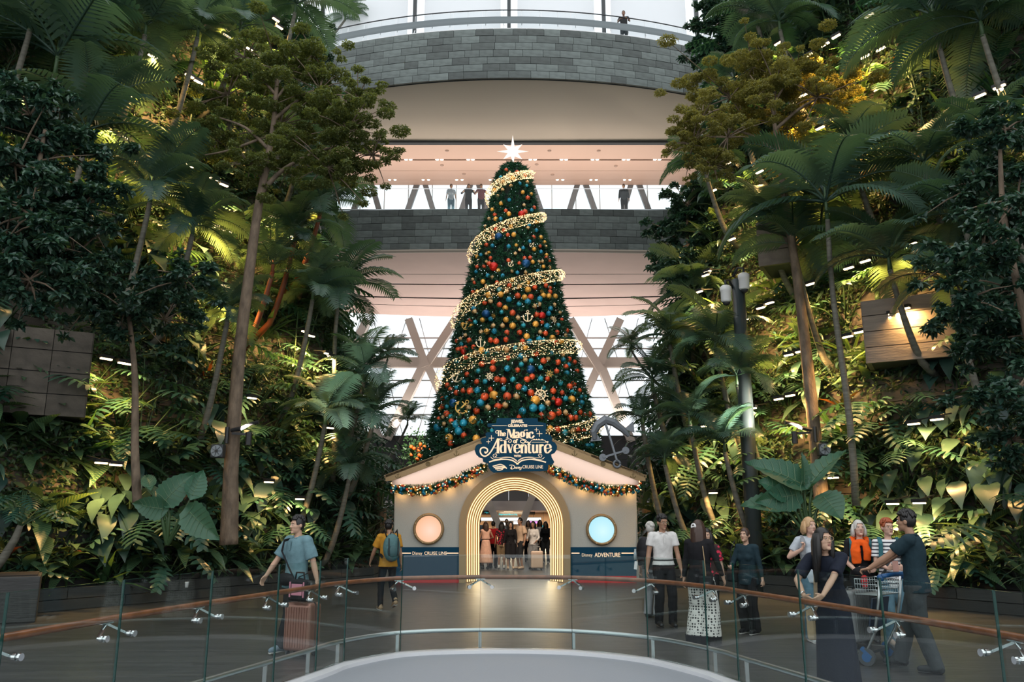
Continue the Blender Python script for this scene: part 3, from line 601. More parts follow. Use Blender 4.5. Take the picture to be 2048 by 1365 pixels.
# --- sign
sg = root('title_sign', (0, YS, 0)); tag(sg, 'navy scalloped title sign with cream lettering on the roof gable', 'sign')
def C9(x, y): p = P(930+x/9.75, 820+y/9.75, YS); return (p.x, p.z)
outl = [(620,165),(1415,165),(1425,235),(1580,262),(1580,440),(1560,465),(1670,495),(1705,570),(1690,612),(1755,640),(1795,710),(1790,780),(1750,840),(1680,872),(1690,930),(1742,1020),(1715,1062),(1620,1075),(1610,1190),(1460,1202),(1010,1207),(560,1228),(500,1190),(455,1120),(450,1050),(350,1010),(345,950),(270,925),(215,870),(188,790),(210,705),(260,667),(335,665),(300,595),(330,550),(410,540),(400,470),(430,440),(560,440),(560,345),(440,330),(440,270),(605,265)]
MB().prism([C9(*p) for p in outl][::-1], (0, 0, 0), (1, 0, 0), (0, 0, 1), .12).build('board', MT['navy'], sg)
for c in (-1, 1): MB().box((C9(1020, 900)[0]+c*.5, .3, C9(1020, 900)[1]), (.06, .5, .06)).build('bracket', MT['dark'], sg)
def cr_(pts, k=7): return smooth_line([V((x, y, 0)) for x, y in pts], k) if len(pts) > 2 else [V((*p, 0)) for p in pts]
def strokes(name, lst, thick, thin, parent=sg, conv=C9, y=-.004, m_=MT['lettering']):
    m = MB()
    for st in lst:
        pts, fw = (st, None) if not isinstance(st, tuple) else st
        c = cr_(pts); ws = []
        n = len(c)
        for i in range(n):
            d = c[min(i+1, n-1)]-c[max(i-1, 0)]; a = abs(d.y)/max(1e-6, d.length); ws.append(fw if fw else thin+(thick-thin)*a**1.6)
        L_, R_ = [], []
        for i in range(n):
            d = (c[min(i+1, n-1)]-c[max(i-1, 0)]).normalized(); nn = V((-d.y, d.x, 0))*ws[i]/2
            if fw is None and abs(d.y) > .9 and n == 2: nn = V((ws[i]/2, 0, 0))*(-1 if d.y > 0 else 1)
            a, b2 = conv(*(c[i]+nn)[:2]), conv(*(c[i]-nn)[:2]); L_.append(V((a[0], y, a[1]))); R_.append(V((b2[0], y, b2[1])))
        m.grid([L_, R_]); k = V((0, .012, 0)); m.grid([[p+k for p in L_], L_]); m.grid([R_, [p+k for p in R_]])
    return m.build(name, m_, parent)
def circ(cx, cy, rx, ry, n=9): return [(cx+rx*sin(2*pi*i/n), cy-ry*cos(2*pi*i/n)) for i in range(n+1)]
strokes('lettering_magic', [([(838, 385), (826, 555)], 18), [(855, 380), (908, 545)], ([(908, 545), (952, 385)], 16), [(955, 380), (955, 555)], ([(798, 553), (852, 553)], 10), ([(918, 553), (990, 553)], 10), ([(802, 383), (860, 383)], 10),
    [(992, 465), (1012, 437), (1040, 448), (1046, 485), (1046, 553)], [(1046, 490), (1008, 500), (992, 525), (1004, 549), (1042, 535)], circ(1122, 480, 32, 48), ([(1098, 528), (1085, 556), (1140, 578), (1195, 605), (1150, 650), (1092, 640), (1085, 605), (1130, 592), (1200, 640), (1228, 618)], 15), ([(1148, 440), (1160, 402), (1183, 398)], 13),
    [(1215, 440), (1215, 555)], ([(1200, 443), (1218, 443)], 10), ([(1190, 553), (1240, 553)], 10), ([(1208, 385), (1208, 408)], 26), [(1325, 470), (1302, 436), (1266, 450), (1252, 495), (1266, 542), (1306, 553), (1348, 505)]], 44, 13)
strokes('lettering_the', [([(640, 452), (607, 455), (598, 425), (628, 408), (700, 416)], 13), [(655, 415), (655, 515)], [(697, 405), (697, 515)], [(700, 465), (718, 448), (732, 470), (732, 515)], [(752, 485), (786, 475), (776, 450), (758, 452), (749, 485), (762, 512), (794, 495)]], 26, 8)
strokes('lettering_of', [circ(968, 622, 19, 30), [(1032, 590), (1014, 578), (1002, 600), (1002, 655)], ([(985, 612), (1022, 612)], 8)], 22, 8)
strokes('lettering_adventure', [([(640, 562), (560, 725), (482, 848), (402, 905), (335, 888), (298, 822), (312, 758), (372, 738), (430, 765), (438, 812), (402, 845), (385, 815)], 27), [(648, 560), (640, 845)], ([(572, 745), (640, 745)], 12), ([(590, 845), (675, 845)], 10), ([(668, 592), (690, 560), (722, 575), (705, 602), (688, 582)], 10), ([(690, 608), (760, 603), (850, 570), (907, 600), (882, 640), (845, 622), (868, 600)], 12),
    [(772, 692), (722, 690), (692, 760), (712, 832), (768, 830)], [(785, 610), (785, 845)], [(842, 680), (888, 842)], ([(888, 842), (925, 682)], 14), ([(815, 680), (865, 680)], 9), ([(905, 680), (945, 680)], 9), [(965, 758), (1065, 742), (1050, 688), (1012, 677), (970, 720), (975, 812), (1018, 843), (1072, 805)],
    [(1108, 675), (1108, 845)], [(1112, 722), (1150, 682), (1184, 712), (1184, 845)], ([(1085, 845), (1135, 845)], 9), ([(1162, 845), (1210, 845)], 9), [(1247, 630), (1247, 800), (1265, 842), (1292, 830)], ([(1212, 682), (1288, 682)], 10), [(1328, 680), (1328, 800), (1350, 842), (1395, 812)], [(1405, 680), (1405, 845)], [(1467, 675), (1467, 845)], [(1470, 725), (1502, 682), (1527, 705)], ([(1440, 845), (1495, 845)], 9),
    [(1560, 758), (1663, 742), (1650, 688), (1608, 677), (1564, 720), (1570, 812), (1612, 843), (1688, 770)], ([(1605, 652), (1622, 640)], 12)], 46, 13)
strokes('book_emblem', [([(470, 1020), (600, 985), (780, 968), (920, 990), (1022, 1055)], 24), ([(1022, 1055), (1120, 990), (1280, 968), (1440, 990), (1580, 1025)], 24), ([(1000, 1055), (1045, 1055)], 26), ([(500, 920), (545, 960), (640, 965), (760, 940), (900, 940), (1022, 1012)], 10), ([(1022, 1012), (1140, 945), (1290, 940), (1420, 968), (1510, 960), (1548, 928)], 10),
    ([(640, 940), (565, 930), (548, 885), (590, 865), (622, 890), (600, 915), (578, 900)], 9), ([(1410, 940), (1480, 930), (1500, 890), (1465, 868), (1430, 885), (1445, 912), (1470, 900)], 9), ([(640, 940), (800, 922), (920, 935), (1010, 990)], 7), ([(1410, 940), (1270, 922), (1130, 935), (1035, 990)], 7)], 20, 8)
strokes('ship_emblem', [([(1275, 645), (1290, 608), (1335, 588), (1545, 595), (1570, 622), (1622, 620), (1598, 652)], 9), ([(1300, 635), (1600, 635)], 8), ([(1330, 590), (1345, 575), (1380, 590)], 9), ([(1390, 590), (1392, 570), (1410, 590)], 9), ([(1435, 590), (1437, 570), (1455, 590)], 9), ([(1480, 592), (1500, 576), (1530, 592)], 9)], 10, 8)
strokes('sparkle', [([(x, y-r), (x, y+r)], .2*r) for x, y, r in ((515, 555, 55), (455, 625, 40), (1393, 393, 42), (1452, 468, 58))]+[([(x-r, y), (x+r, y)], .2*r) for x, y, r in ((515, 555, 52), (455, 625, 38), (1393, 393, 40), (1452, 468, 56))], 10, 8)
strokes('wave_logo', [([(540, 1105), (610, 1085), (690, 1068), (760, 1095), (815, 1150)], 20), ([(560, 1130), (640, 1115), (720, 1110), (790, 1130)], 24), ([(590, 1155), (660, 1145), (730, 1140), (770, 1125)], 26), ([(620, 1178), (680, 1180), (740, 1160)], 16)], 20, 10)
strokes('lettering_disney', [([(862, 1085), (925, 1080), (968, 1108), (955, 1145), (905, 1158), (885, 1130)], 13), ([(912, 1100), (908, 1155)], 14), ([(980, 1118), (978, 1152)], 11), ([(1012, 1118), (992, 1125), (1010, 1142), (990, 1152)], 10), ([(1022, 1152), (1024, 1122), (1042, 1122), (1042, 1152)], 10), ([(1050, 1138), (1068, 1130), (1058, 1118), (1050, 1140), (1068, 1150)], 9), ([(1076, 1118), (1080, 1145), (1098, 1140)], 10), ([(1102, 1115), (1090, 1165), (1060, 1170)], 10)], 12, 8)
def c9t(s, x0, x1, y0, y1, bold=0.):
    a, c = C9(x0, y1), C9(x1, y0); h = c[1]-a[1]; o = text(s, ((a[0]+c[0])/2, -.004, (a[1]+c[1])/2), h/.72, MT['lettering'], sg, bold=bold); xs_ = [v_.co.x for v_ in o.data.vertices]; wd = max(xs_)-min(xs_)
    o.scale = ((c[0]-a[0])/max(wd, 1e-4), 1, 1)
c9t('JEWEL', 895, 1150, 200, 262, .006); c9t('CELEBRATES', 835, 1215, 292, 335, .004); c9t('WITH', 955, 1095, 885, 925, .004); c9t('CRUISE LINE', 1118, 1520, 1087, 1150, .001)
strokes('rule', [([(525, 314), (815, 314)], 9), ([(1235, 314), (1525, 314)], 9)], 9, 9)

# --- big flat anchor standing on the right roof slope
an = root('silver_anchor_cutout', (0, YF-.05, 0)); tag(an, 'large flat silver anchor cutout leaning on the right roof slope', 'anchor cutout')
def A3(x, y): p = P(760+x/3.593, 800+y/3.593, YF-.05); return V((p.x, 0, p.z))
m = MB(); m.bar(A3(1618, 160), A3(1700, 435), .13, .05); m.build('shank', mat('silver_grey_board', (.19, .21, .235), .45, .2), an); sv = bpy.data.materials['silver_grey_board']
m = MB(); m.tube([A3(1545+0, 285), A3(1535, 235), A3(1560, 185), A3(1618, 145), A3(1680, 165), A3(1745, 215), A3(1790, 262)], [.06, .1, .12, .13, .11, .09, .05], 8); m.build('arms', sv, an)
MB().prism([(0, 0), (.30, .02), (.12, .32)], A3(1512, 300), (1, 0, 0), (0, 0, 1), .05).build('fluke', sv, an); MB().prism([(0, 0), (.26, .22), (.28, -.1)], A3(1755, 210), (1, 0, 0), (0, 0, 1), .05).build('fluke', sv, an)
m = MB(); m.bar(A3(1600, 415), A3(1765, 365), .1, .05); m.tube([A3(1600, 415)+V((0, .03, 0)), A3(1600, 415)-V((0, .03, 0))], .1, 14); m.tube([A3(1765, 365)+V((0, .03, 0)), A3(1765, 365)-V((0, .03, 0))], .1, 14); m.build('stock', sv, an)
c = A3(1703, 462); m = MB(); m.tube([c+V((.09*cos(2*pi*j/16), 0, .09*sin(2*pi*j/16))) for j in range(17)], .032, 8); m.build('ring', sv, an, True)

# ================================================================ CHRISTMAS TREE
YT = 27.6
HW = [(335, 17), (345, 27), (365, 33), (418, 43), (460, 57), (497, 69), (576, 89), (640, 102), (720, 122), (800, 142), (860, 158), (905, 168), (935, 172)]
TX = P(1026, 700, YT).x
TZR = []
for y, hw in HW: p0, p1 = P(1026, y, YT), P(1026+hw, y, YT); TZR.append((p0.z, p1.x-p0.x))
def trad(z):
    t = TZR
    if z >= t[0][0]: return max(0, t[0][1]-(z-t[0][0])*1.0)
    for (z0, r0), (z1, r1) in zip(t, t[1:]):
        if z >= z1: return r1+(r0-r1)*(z-z1)/(z0-z1)
    return t[-1][1]
zT0, zT1 = TZR[-1][0], TZR[0][0]
tr = root('christmas_tree', (TX, YT, 0)); tag(tr, 'tall decorated christmas tree cone rising behind the entrance house', 'christmas tree')
MT['fir'] = leafmat('fir_needles', (.012, .060, .034), (.036, .135, .066), .45, .1, island=True)
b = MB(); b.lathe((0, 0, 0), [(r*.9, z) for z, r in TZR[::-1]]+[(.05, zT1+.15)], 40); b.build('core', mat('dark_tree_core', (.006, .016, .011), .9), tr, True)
b = MB(); b.lathe((0, 0, 0), [(2.95, zT0-.35), (3.05, zT0-.1), (2.7, zT0+.05)], 40)
for a in range(4): q = pi/4+a*pi/2; b.bar((2.6*cos(q), 2.6*sin(q), 0), (2.6*cos(q), 2.6*sin(q), zT0-.2), .22, .22)
b.build('support_frame', MT['dark'], tr)
for a_ in range(4): area('passage_fill', (TX+1.5*cos(a_*pi/2+.78), YT-1.2+1.5*sin(a_*pi/2+.78), zT0-.5), (0, -.25, -1), 1, 1, 55, (1, .8, .62))  # unseen lights added to brighten the people below the tree
N = 15000; zz = []
while len(zz) < N:
    z = random.uniform(zT0-.1, zT1+.1)
    if random.random() < trad(z)/3.1+.06: zz.append(z)
zz = np.array(zz); ph = rng.uniform(0, 2*pi, N); rr = np.array([trad(z) for z in zz])*rng.uniform(.93, 1.05, N)
vs, fs = [], []
base = np.stack([rr*np.cos(ph), rr*np.sin(ph), zz], 1); outd = np.stack([np.cos(ph), np.sin(ph), rng.uniform(-.75, .35, N)], 1)+rng.normal(0, .35, (N, 3)); outd /= np.linalg.norm(outd, axis=1)[:, None]
sd = np.cross(outd, rng.normal(0, 1, (N, 3))); sd /= np.linalg.norm(sd, axis=1)[:, None]; up_ = np.cross(outd, sd); ln = rng.uniform(.16, .3, N)[:, None]
tv = [base]; faces = []
K = 6
allv = [base-outd*ln*.25]
for j in range(K):
    a = 2*pi*j/K; dr = outd*.8+(sd*np.cos(a)+up_*np.sin(a))*.55; wv_ = (sd*-np.sin(a)+up_*np.cos(a))*.022; tip = base+dr*ln*.62; mid = base+outd*ln*.1
    allv += [mid-wv_, tip, mid+wv_]
for j in range(2):
    s1 = sd if j == 0 else up_; allv += [base-s1*.03, base+outd*ln*.95, base+s1*.03]
nv = len(allv); Vv = np.stack(allv, 1).reshape(-1, 3); idx = np.arange(N)[:, None]*nv
F_ = np.concatenate([idx+np.array([[1+3*j, 2+3*j, 3+3*j]]) for j in range(K+2)], 0)
stuff(link('fir_foliage', mesh_np('fir_foliage', Vv, F_, MT['fir']), tr))
def octs(pts, r):                                    # tiny octahedra
    pts = np.asarray(pts); n = len(pts); o6 = np.array([(1,0,0),(-1,0,0),(0,1,0),(0,-1,0),(0,0,1),(0,0,-1)], float); r = np.broadcast_to(np.asarray(r, float), (n,))
    vv = (pts[:, None, :]+o6[None]*r[:, None, None]).reshape(-1, 3); f = np.array([(0,2,4),(2,1,4),(1,3,4),(3,0,4),(2,0,5),(1,2,5),(3,1,5),(0,3,5)]); return vv, (np.arange(n)[:, None, None]*6+f[None]).reshape(-1, 3)
k = rng.choice(N, 1700, False); pts = base[k]*np.array([1.05, 1.05, 1]); vv, ff = octs(pts, .011); stuff(link('fairy_lights', mesh_np('fairy_lights', vv, ff, MT['fairy']), tr))
# star
st = root('tree_star', P(1025.5, 303, YT)); tag(st, 'glowing white eight pointed star on top of the christmas tree', 'star')
sc = (P(1035.5, 303, YT)-P(1025.5, 303, YT)).length/10*.2637; pr = [(0, 135), (14, 40), (73, 58), (38, 12), (123, 0), (38, -14), (73, -65), (14, -42), (3, -112)]
pr = [(x*sc, y*sc) for x, y in pr]; pl = pr+[(-x, y) for x, y in pr[-2:0:-1]]
vs_ = [V((x, 0, z)) for x, z in pl]; m = MB(); n = len(vs_); m.add(vs_+[V((0, -.12, 0)), V((0, .12, 0))], [(i, (i+1) % n, n) for i in range(n)]+[((i+1) % n, i, n+1) for i in range(n)]); m.build('star_body', MT['star'], st)
MB().tube([(0, 0, -.5), (0, 0, -1.1)], .03, 6).build('pole', MT['dark'], st)
# spiral of wire net with lights
rb = root('light_spiral', (TX, YT, 0)); tag(rb, 'spiral garland of gold wire net full of warm lights around the christmas tree', 'garland')
kn = [(-.25, 905), (0, 848), (.5, 765), (1, 695), (1.5, 645), (2, 550), (2.5, 510), (3, 434), (3.5, 395), (4, 350)]
def rib(u):                                          # u in turns, u integer = right silhouette
    for (a, y0), (c, y1) in zip(kn, kn[1:]):
        if u <= c: y = y0+(y1-y0)*(u-a)/(c-a); break
    a = 2*pi*u; z = Z(y, YT-cos(0)*0); r = trad(z)+.16
    z = Z(y, YT-r*max(0, -sin(a))*0); return V((r*cos(a), r*sin(a), z)), a
us = np.linspace(-.2, 3.95, 700); cen = []; fr_ = []
for u in us:
    p, a = rib(u); cen.append(p)
    rad_ = V((cos(a), sin(a), 0)); fr_.append((rad_, V((0, 0, 1))))
tr_ = [.265-.03*max(0, u) for u in us]
wires = MB()
for j in range(14):
    pts = []
    for i in range(0, 700, 2):
        a = 2*pi*j/14+i*.11*(1 if j % 2 else -1); pts.append(cen[i]+fr_[i][0]*tr_[i]*cos(a)+fr_[i][1]*tr_[i]*sin(a))
    wires.tube(pts, .005, 3, cap=False)
stuff(wires.build('wire_net', mat('gold_wire', (.5, .36, .2), .35, .7), rb))
NL = 8500; ii = rng.integers(0, 700, NL); pts = []
for i in ii: a = random.uniform(0, 2*pi); pts.append(cen[i]+fr_[i][0]*tr_[i]*cos(a)*random.uniform(.85, 1)+fr_[i][1]*tr_[i]*sin(a)+V((random.gauss(0, .015), random.gauss(0, .015), 0)))
vv, ff = octs([tuple(p) for p in pts], .0155); stuff(link('spiral_lights', mesh_np('spiral_lights', vv, ff, MT['ribbonlight']), rb))
# --- baubles (position measured from the photograph, then set on the cone)
def surf(px, py, out=.0):
    d = ray(px, py); d = d/d.y; best = None; Y = YT-4
    while Y < YT+.2:
        p = V((0, 0, CZ))+d*Y; q = hypot(p.x-TX, p.y-YT)-trad(p.z)-out
        if best is None or q < best[0]: best = (q, p)
        if q <= 0: return p
        Y += .03
    return best[1]
BM = {}
def bmat(nm, col, rough, metal, faceted=False): return mat(nm, col, rough, metal, coat=.0 if not faceted else .6, bump=(60, .05) if not faceted else (26, .5, .02))
for kk, nm, col, ro, me_ in (('R', 'matte orange red', (.72, .10, .03), .36, .25), ('S', 'shiny orange red', (.8, .10, .025), .14, .8), ('G', 'matte gold', (.86, .42, .07), .36, .3), ('H', 'shiny pale gold', (.8, .5, .22), .1, 1), ('B', 'matte teal blue', (.01, .24, .38), .36, .2), ('C', 'shiny teal', (.03, .40, .50), .14, .8), ('N', 'large navy', (.008, .08, .22), .3, .4), ('X', 'large scarlet', (.55, .02, .012), .3, .4)):
    mm = bmat(nm.replace(' ', '_')+'_bauble', col, ro, me_, kk in 'SHC'); m = MB(); m.ell((0, 0, 0), (1, 1, 1), 20, 12); s1 = m.mesh('ball', mm, True)
    BM[kk] = (nm, s1)
capm = MB().lathe((0, 0, .97), [(.2, -.03), (.2, .16), (.1, .2), (.05, .32)], 8).mesh('cap', MT['chrome'])
D6 = "R578,305 R660,320 R722,342 C537,360 G628,365,16 H552,393 B680,408 H738,398 C732,425 H614,425 G490,455 H552,455 G704,473 G766,487 H515,502 R741,516,15 B602,532 G540,559,15 H713,572 R790,590 G472,605 R575,613 B770,610 R720,622,18 X695,640,24 G598,638,16 R492,643 H448,675 G498,676,15 B537,675 H420,733 G614,730 G808,700 B752,722 B806,762 H743,745 R561,762 R590,797 G636,795,16 N521,810,26 H480,797 H485,825 R785,816,15 G840,816,15 R497,753 B755,848 R428,873,14 B474,880,14 B597,884,14 G655,876 B707,897 R833,882 G868,853 H877,886 G789,906,15 H680,911 B842,926 H647,940,14 G447,934 H428,943 B387,950 G357,963 G883,950 R882,970 R903,994 R459,972 R450,1017,17 X484,1037,29 R409,1038,14 H428,1002 R595,990,14 R677,1012 N727,1014,28 R717,972 R759,970,14 G779,1002,14 H826,1002 H852,998 G860,1037 H906,1044,14 G519,1067,15 H622,1072 B663,1083 H725,1080 B818,1070 R356,1040 B350,1077 B438,1105,14 B551,1106,14 H473,1118 G402,1152,16 R338,1160 H324,1137 G867,1142 G622,1138 G741,1158,15 B942,1165 R508,1157 S602,1183,18 H677,1192,20 G743,1214,21 S795,1198,18 R880,1182,15 R911,1200 R910,1231,16 H426,1185 C524,1214,17 H582,1228,18 G443,1252,20 G536,1249,20 R665,1259,20 G717,1270,19 R764,1268,20 B600,1290,20 B832,1286,20 G860,1257,18 G900,1262,19 G949,1264,18 R325,1230 G358,1226"
D7 = "S440,188,19 H487,176,20 R558,202,20 G605,228,20 C715,197,20 B785,178,22 H839,214,20 H877,200,19 H998,203,18 B350,232,19 H360,258,20 N450,275,30 C575,262,18 R663,266,21 X898,288,26 S855,282,22 B952,272,18 B968,232,18 H1043,265,16 G422,322,18 S325,325,18 C364,342,19 B487,316,17 G610,322,20 H706,308,20 S900,342,16 H978,310,16 S1058,322,16 G265,362,17 G333,370,15 H508,370,19 H581,371,20 G663,370,23 C750,368,19 G848,356,22 B940,373,21 C1028,368,19 H410,422,19 G455,416,21 B517,414,20 R619,425,20 S718,424,20 G777,455,22 H884,422,18 R926,430,19 S1020,424,19 R1098,408,17 R316,488,20 C253,518,17 H285,447,17 H245,475,17 R218,492,16 S488,484,21 R532,493,21 S610,480,20 S742,495,20 B800,498,22 B876,475,21 C912,484,17 G982,467,22 G1052,498,20 S1010,500,16 H1088,448,16 R228,562,21 S284,548,19 R255,550,14 X270,580,20 S350,540,19 H362,586,19 G417,567,23 H545,555,20 H615,563,22 C683,548,18 G765,545,18 C458,588,18 S288,628,18 S852,597,19 B972,590,18 H1068,607,15 B730,613,20 S630,630,20 C813,650,20 H765,646,20 R912,652,22 H948,638,19 R1027,662,21 B1070,642,17 R1118,638,18 R1160,662,17 C215,655,16 R415,678,20 S508,662,21 R505,714,23 B622,712,22 C733,682,20 S702,727,20 N808,720,30 C888,707,20 R1090,700,20 B1112,685,18 R1016,735,19 B1098,750,20 R1180,733,17 C390,733,20 S297,762,20 R538,797,22 S586,810,27 C665,802,22 R780,800,22 R820,778,21 C888,797,23 S942,797,19 C1050,832,20 R1152,838,20 R1120,858,22 S376,820,20 C442,820,20 C272,822,20 R140,848,19 R166,880,18 C212,868,17 R213,908,20 R266,892,19 R324,893,26 B382,888,23 S484,880,20 C590,878,20 R713,860,23 B758,875,22 C912,870,18 S810,908,25 R988,894,22 R1198,890,18 C1140,902,19 S1060,908,18 C1160,915,16 R440,938,27 G513,928,31 R620,938,29 H694,940,27 G846,968,32 S990,958,18 X1030,982,28 C1088,957,22 G1138,962,26 B1218,988,20 B1210,940,17 C1245,940,16 R102,952,16 C135,950,18 N187,988,29 B405,990,27 H310,1028,25 S374,1054,25 H464,1032,27 S545,1020,28 H604,1008,26 B742,1056,26 H943,993,25 B830,1030,29 B898,1030,26 R102,1018,18 G82,1038,16 C137,1020,18 R135,1077,22 C167,1100,20 R172,1135,20 H245,1080,20 H105,1108,18 S895,1090,23 R975,1092,30 R1030,1065,24 H1088,1068,23 S715,1105,20 C1163,1072,18 S1205,1065,20 S1238,1085,18 R1278,1080,20 R1128,1108,22 R1172,1108,20 C1205,1020,18 G345,1125,29 B212,1160,28 B270,1150,27 C402,1150,23 H113,1160,18 B230,1215,28 B60,1188,28 S272,1250,22 G153,1270,28 S165,1318,22 C140,1210,22 G372,1275,26 C495,1215,18 R70,1118,16 S1022,1205,26 C1082,1230,25 H1145,1215,24 S1188,1205,20 S1235,1215,18 H1205,1292,22 C1138,1300,20 B1262,1335,20 B1298,1330,20 G965,1190,20"
BL = []
for data, sc_, ox, oy in ((D6, .2637, 860, 260), (D7, .2491, 860, 560)):
    for tk in data.split():
        q = tk[1:].split(','); BL.append((tk[0], ox+float(q[0])*sc_, oy+float(q[1])*sc_, (float(q[2]) if len(q) > 2 else 13)*sc_))
rows_ = {}
for it in BL: rows_.setdefault((it[0], int((it[2]-330)//28)), []).append(it)
for (kk, r), its in sorted(rows_.items(), key=lambda q: (q[0][1], q[0][0])):
    its.sort(key=lambda q: q[1])
    for i, (c_, px, py, rp) in enumerate(its):
        p = surf(px, py, .1); rad = 1.2*rp*proj(p)[2]/F; nm, s1 = BM[kk]
        o = link({'R': 'red_bauble', 'S': 'red_bauble', 'X': 'red_bauble', 'G': 'gold_bauble', 'H': 'gold_bauble'}.get(kk, 'blue_bauble'), s1); o.location = p; o.scale = (rad,)*3
        tag(o, '%s bauble on christmas tree, %s tier below star, %s from left' % (nm, ordn(r), ordn(i)), 'bauble', 'baubles on the christmas tree')
        cp = link('cap', capm, o)
def orn(kind, px, py, hpx, tilt, gold, lab, yaw=0):
    p = surf(px, py, .16); s_ = hpx*proj(p)[2]/F; r = root(kind+'_ornament', p, yaw); r.rotation_euler = (0, tilt, yaw); r.scale = (s_,)*3; tag(r, lab, 'ornament', kind+' ornaments on the christmas tree'); mt = MT['ogold'] if gold else MT['opale']
    if kind == 'anchor':
        MB().bar((0, 0, .32), (0, 0, -.45), .09, .06).build('shank', mt, r); MB().bar((-.24, 0, .22), (.24, 0, .22), .07, .06).build('stock', mt, r)
        MB().tube([(.1*cos(2*pi*j/12), 0, .42+.1*sin(2*pi*j/12)) for j in range(13)], .035, 6).build('ring', mt, r)
        m = MB(); m.tube([(.38*cos(a), 0, -.05+.4*sin(a)) for a in [pi*1.02+pi*.96*j/12 for j in range(13)]], [.03]+[.055]*11+[.03], 6)
        for s2 in (-1, 1): m.prism([(-.12, -.06), (.12, -.06), (0, .18)], (s2*.38, -.03, -.05), (1, 0, 0), (0, 0, 1), -.06)
        m.build('arms', mt, r)
    else:
        MB().tube([(.3*cos(2*pi*j/20), 0, .3*sin(2*pi*j/20)) for j in range(21)], .045, 6).build('rim', mt, r); MB().tube([(0, .04, 0), (0, -.04, 0)], .09, 10).build('hub', mt, r)
        for j in range(8): a = 2*pi*j/8; MB().bar((.05*cos(a), 0, .05*sin(a)), (.5*cos(a), 0, .5*sin(a)), .05, .05).build('spoke', mt, r)
MT['ogold'] = mat('gold_ornament', (.5, .30, .07), .3, .6); MT['opale'] = mat('pale_gold_ornament', (.9, .72, .45), .35, .2)
for a in (('anchor', 1019, 349, 14, .1, 0, 'pale gold anchor ornament just below the star'), ('anchor', 1064, 490, 11, .7, 0, 'small tilted pale anchor ornament by the right side of the second spiral turn'), ('anchor', 1022, 528, 13, .5, 0, 'tilted pale anchor ornament above the second spiral turn'), ('anchor', 1055.5, 633, 23, 0, 0, 'upright pale anchor ornament at the middle of the tree'), ('anchor', 961, 685, 22, -.05, 0, 'upright pale anchor ornament above the third spiral turn'), ('anchor', 914.5, 754, 24, .35, 0, 'tilted pale anchor ornament at the left edge below the third turn'), ('anchor', 925, 814, 32, .75, 1, 'large tilted gold anchor ornament on the lower left of the tree'), ('anchor', 932, 652, 18, .3, 1, 'dark gold anchor ornament at the left edge above the third turn'),
    ('wheel', 979.5, 753, 18, .1, 0, 'pale ship wheel ornament below the third spiral turn'), ('wheel', 1109, 640, 16, 0, 0, 'pale ship wheel ornament at the right edge of the tree', .9), ('wheel', 1099, 748, 17, .3, 1, 'gold ship wheel ornament right of the middle'), ('wheel', 1081, 790, 32, .2, 0, 'large pale ship wheel ornament on the lower tree'), ('wheel', 987, 632, 12, .4, 1, 'small gold ship wheel ornament beside navy baubles', .6), ('wheel', 1084, 584, 12, .4, 1, 'small gold ship wheel ornament below the second turn', .6)): orn(*a)
# --- roof garlands
for s_ in (-1, 1):
    ln_ = smooth_line([P(1031+s_*x, y, YH-.3) for x, y in ((250, 972), (205, 981), (165, 978), (125, 965), (90, 948), (62, 935))], 8)
    r = root('roof_garland', ln_[20]); tag(r, 'fir garland with tiny baubles and lights under the %s roof slope' % ('left' if s_ < 0 else 'right'), 'garland', 'fir garlands under the roof'); o0 = ln_[20]
    n = 2600; ii = rng.integers(0, len(ln_)-1, n); t = rng.random(n); cb = np.array([tuple(ln_[i].lerp(ln_[i+1], q)-o0) for i, q in zip(ii, t)]); dr = rng.normal(0, 1, (n, 3)); dr /= np.linalg.norm(dr, axis=1)[:, None]; cb = cb+dr*rng.uniform(0, .09, n)[:, None]; sd = np.cross(dr, rng.normal(0, 1, (n, 3))); sd /= np.linalg.norm(sd, axis=1)[:, None]
    vv = np.stack([cb-sd*.022, cb+sd*.022, cb+dr*.13], 1).reshape(-1, 3); stuff(link('foliage', mesh_np('garland_foliage', vv, np.arange(n*3).reshape(-1, 3), MT['fir']), r))
    for nm, mt, cnt, rad in (('gold_baubles', 'matte_gold_bauble', 45, .042), ('red_baubles', 'matte_orange_red_bauble', 45, .042), ('teal_baubles', 'matte_teal_blue_bauble', 40, .045)):
        m = MB()
        for q in range(cnt): i = random.randrange(len(ln_)-1); a = random.uniform(0, 2*pi); m.ell(ln_[i].lerp(ln_[i+1], random.random())-o0+V((0, -.1*abs(cos(a)), .11*sin(a)-.03)), (rad,)*3, 8, 6)
        stuff(m.build(nm, bpy.data.materials[mt], r, True))
    m = MB(); pts = []
    for q in range(60): i = random.randrange(len(ln_)-1); a = random.uniform(0, 2*pi); pts.append(tuple(ln_[i].lerp(ln_[i+1], random.random())-o0+V((0, -.13*abs(cos(a)), .13*sin(a)))))
    vv, ff = octs(pts, .017); stuff(link('lights', mesh_np('garland_lights', vv, ff, MT['bulb']), r))
    for i in (4, 13, 22, 31): p = ln_[i]; l = bpy.data.lights.new('garland_glow', 'POINT'); l.energy = 2.2; l.color = (1, .55, .2); l.shadow_soft_size = .04; o = link('garland_glow', l); o.location = p+V((0, .12, -.16))
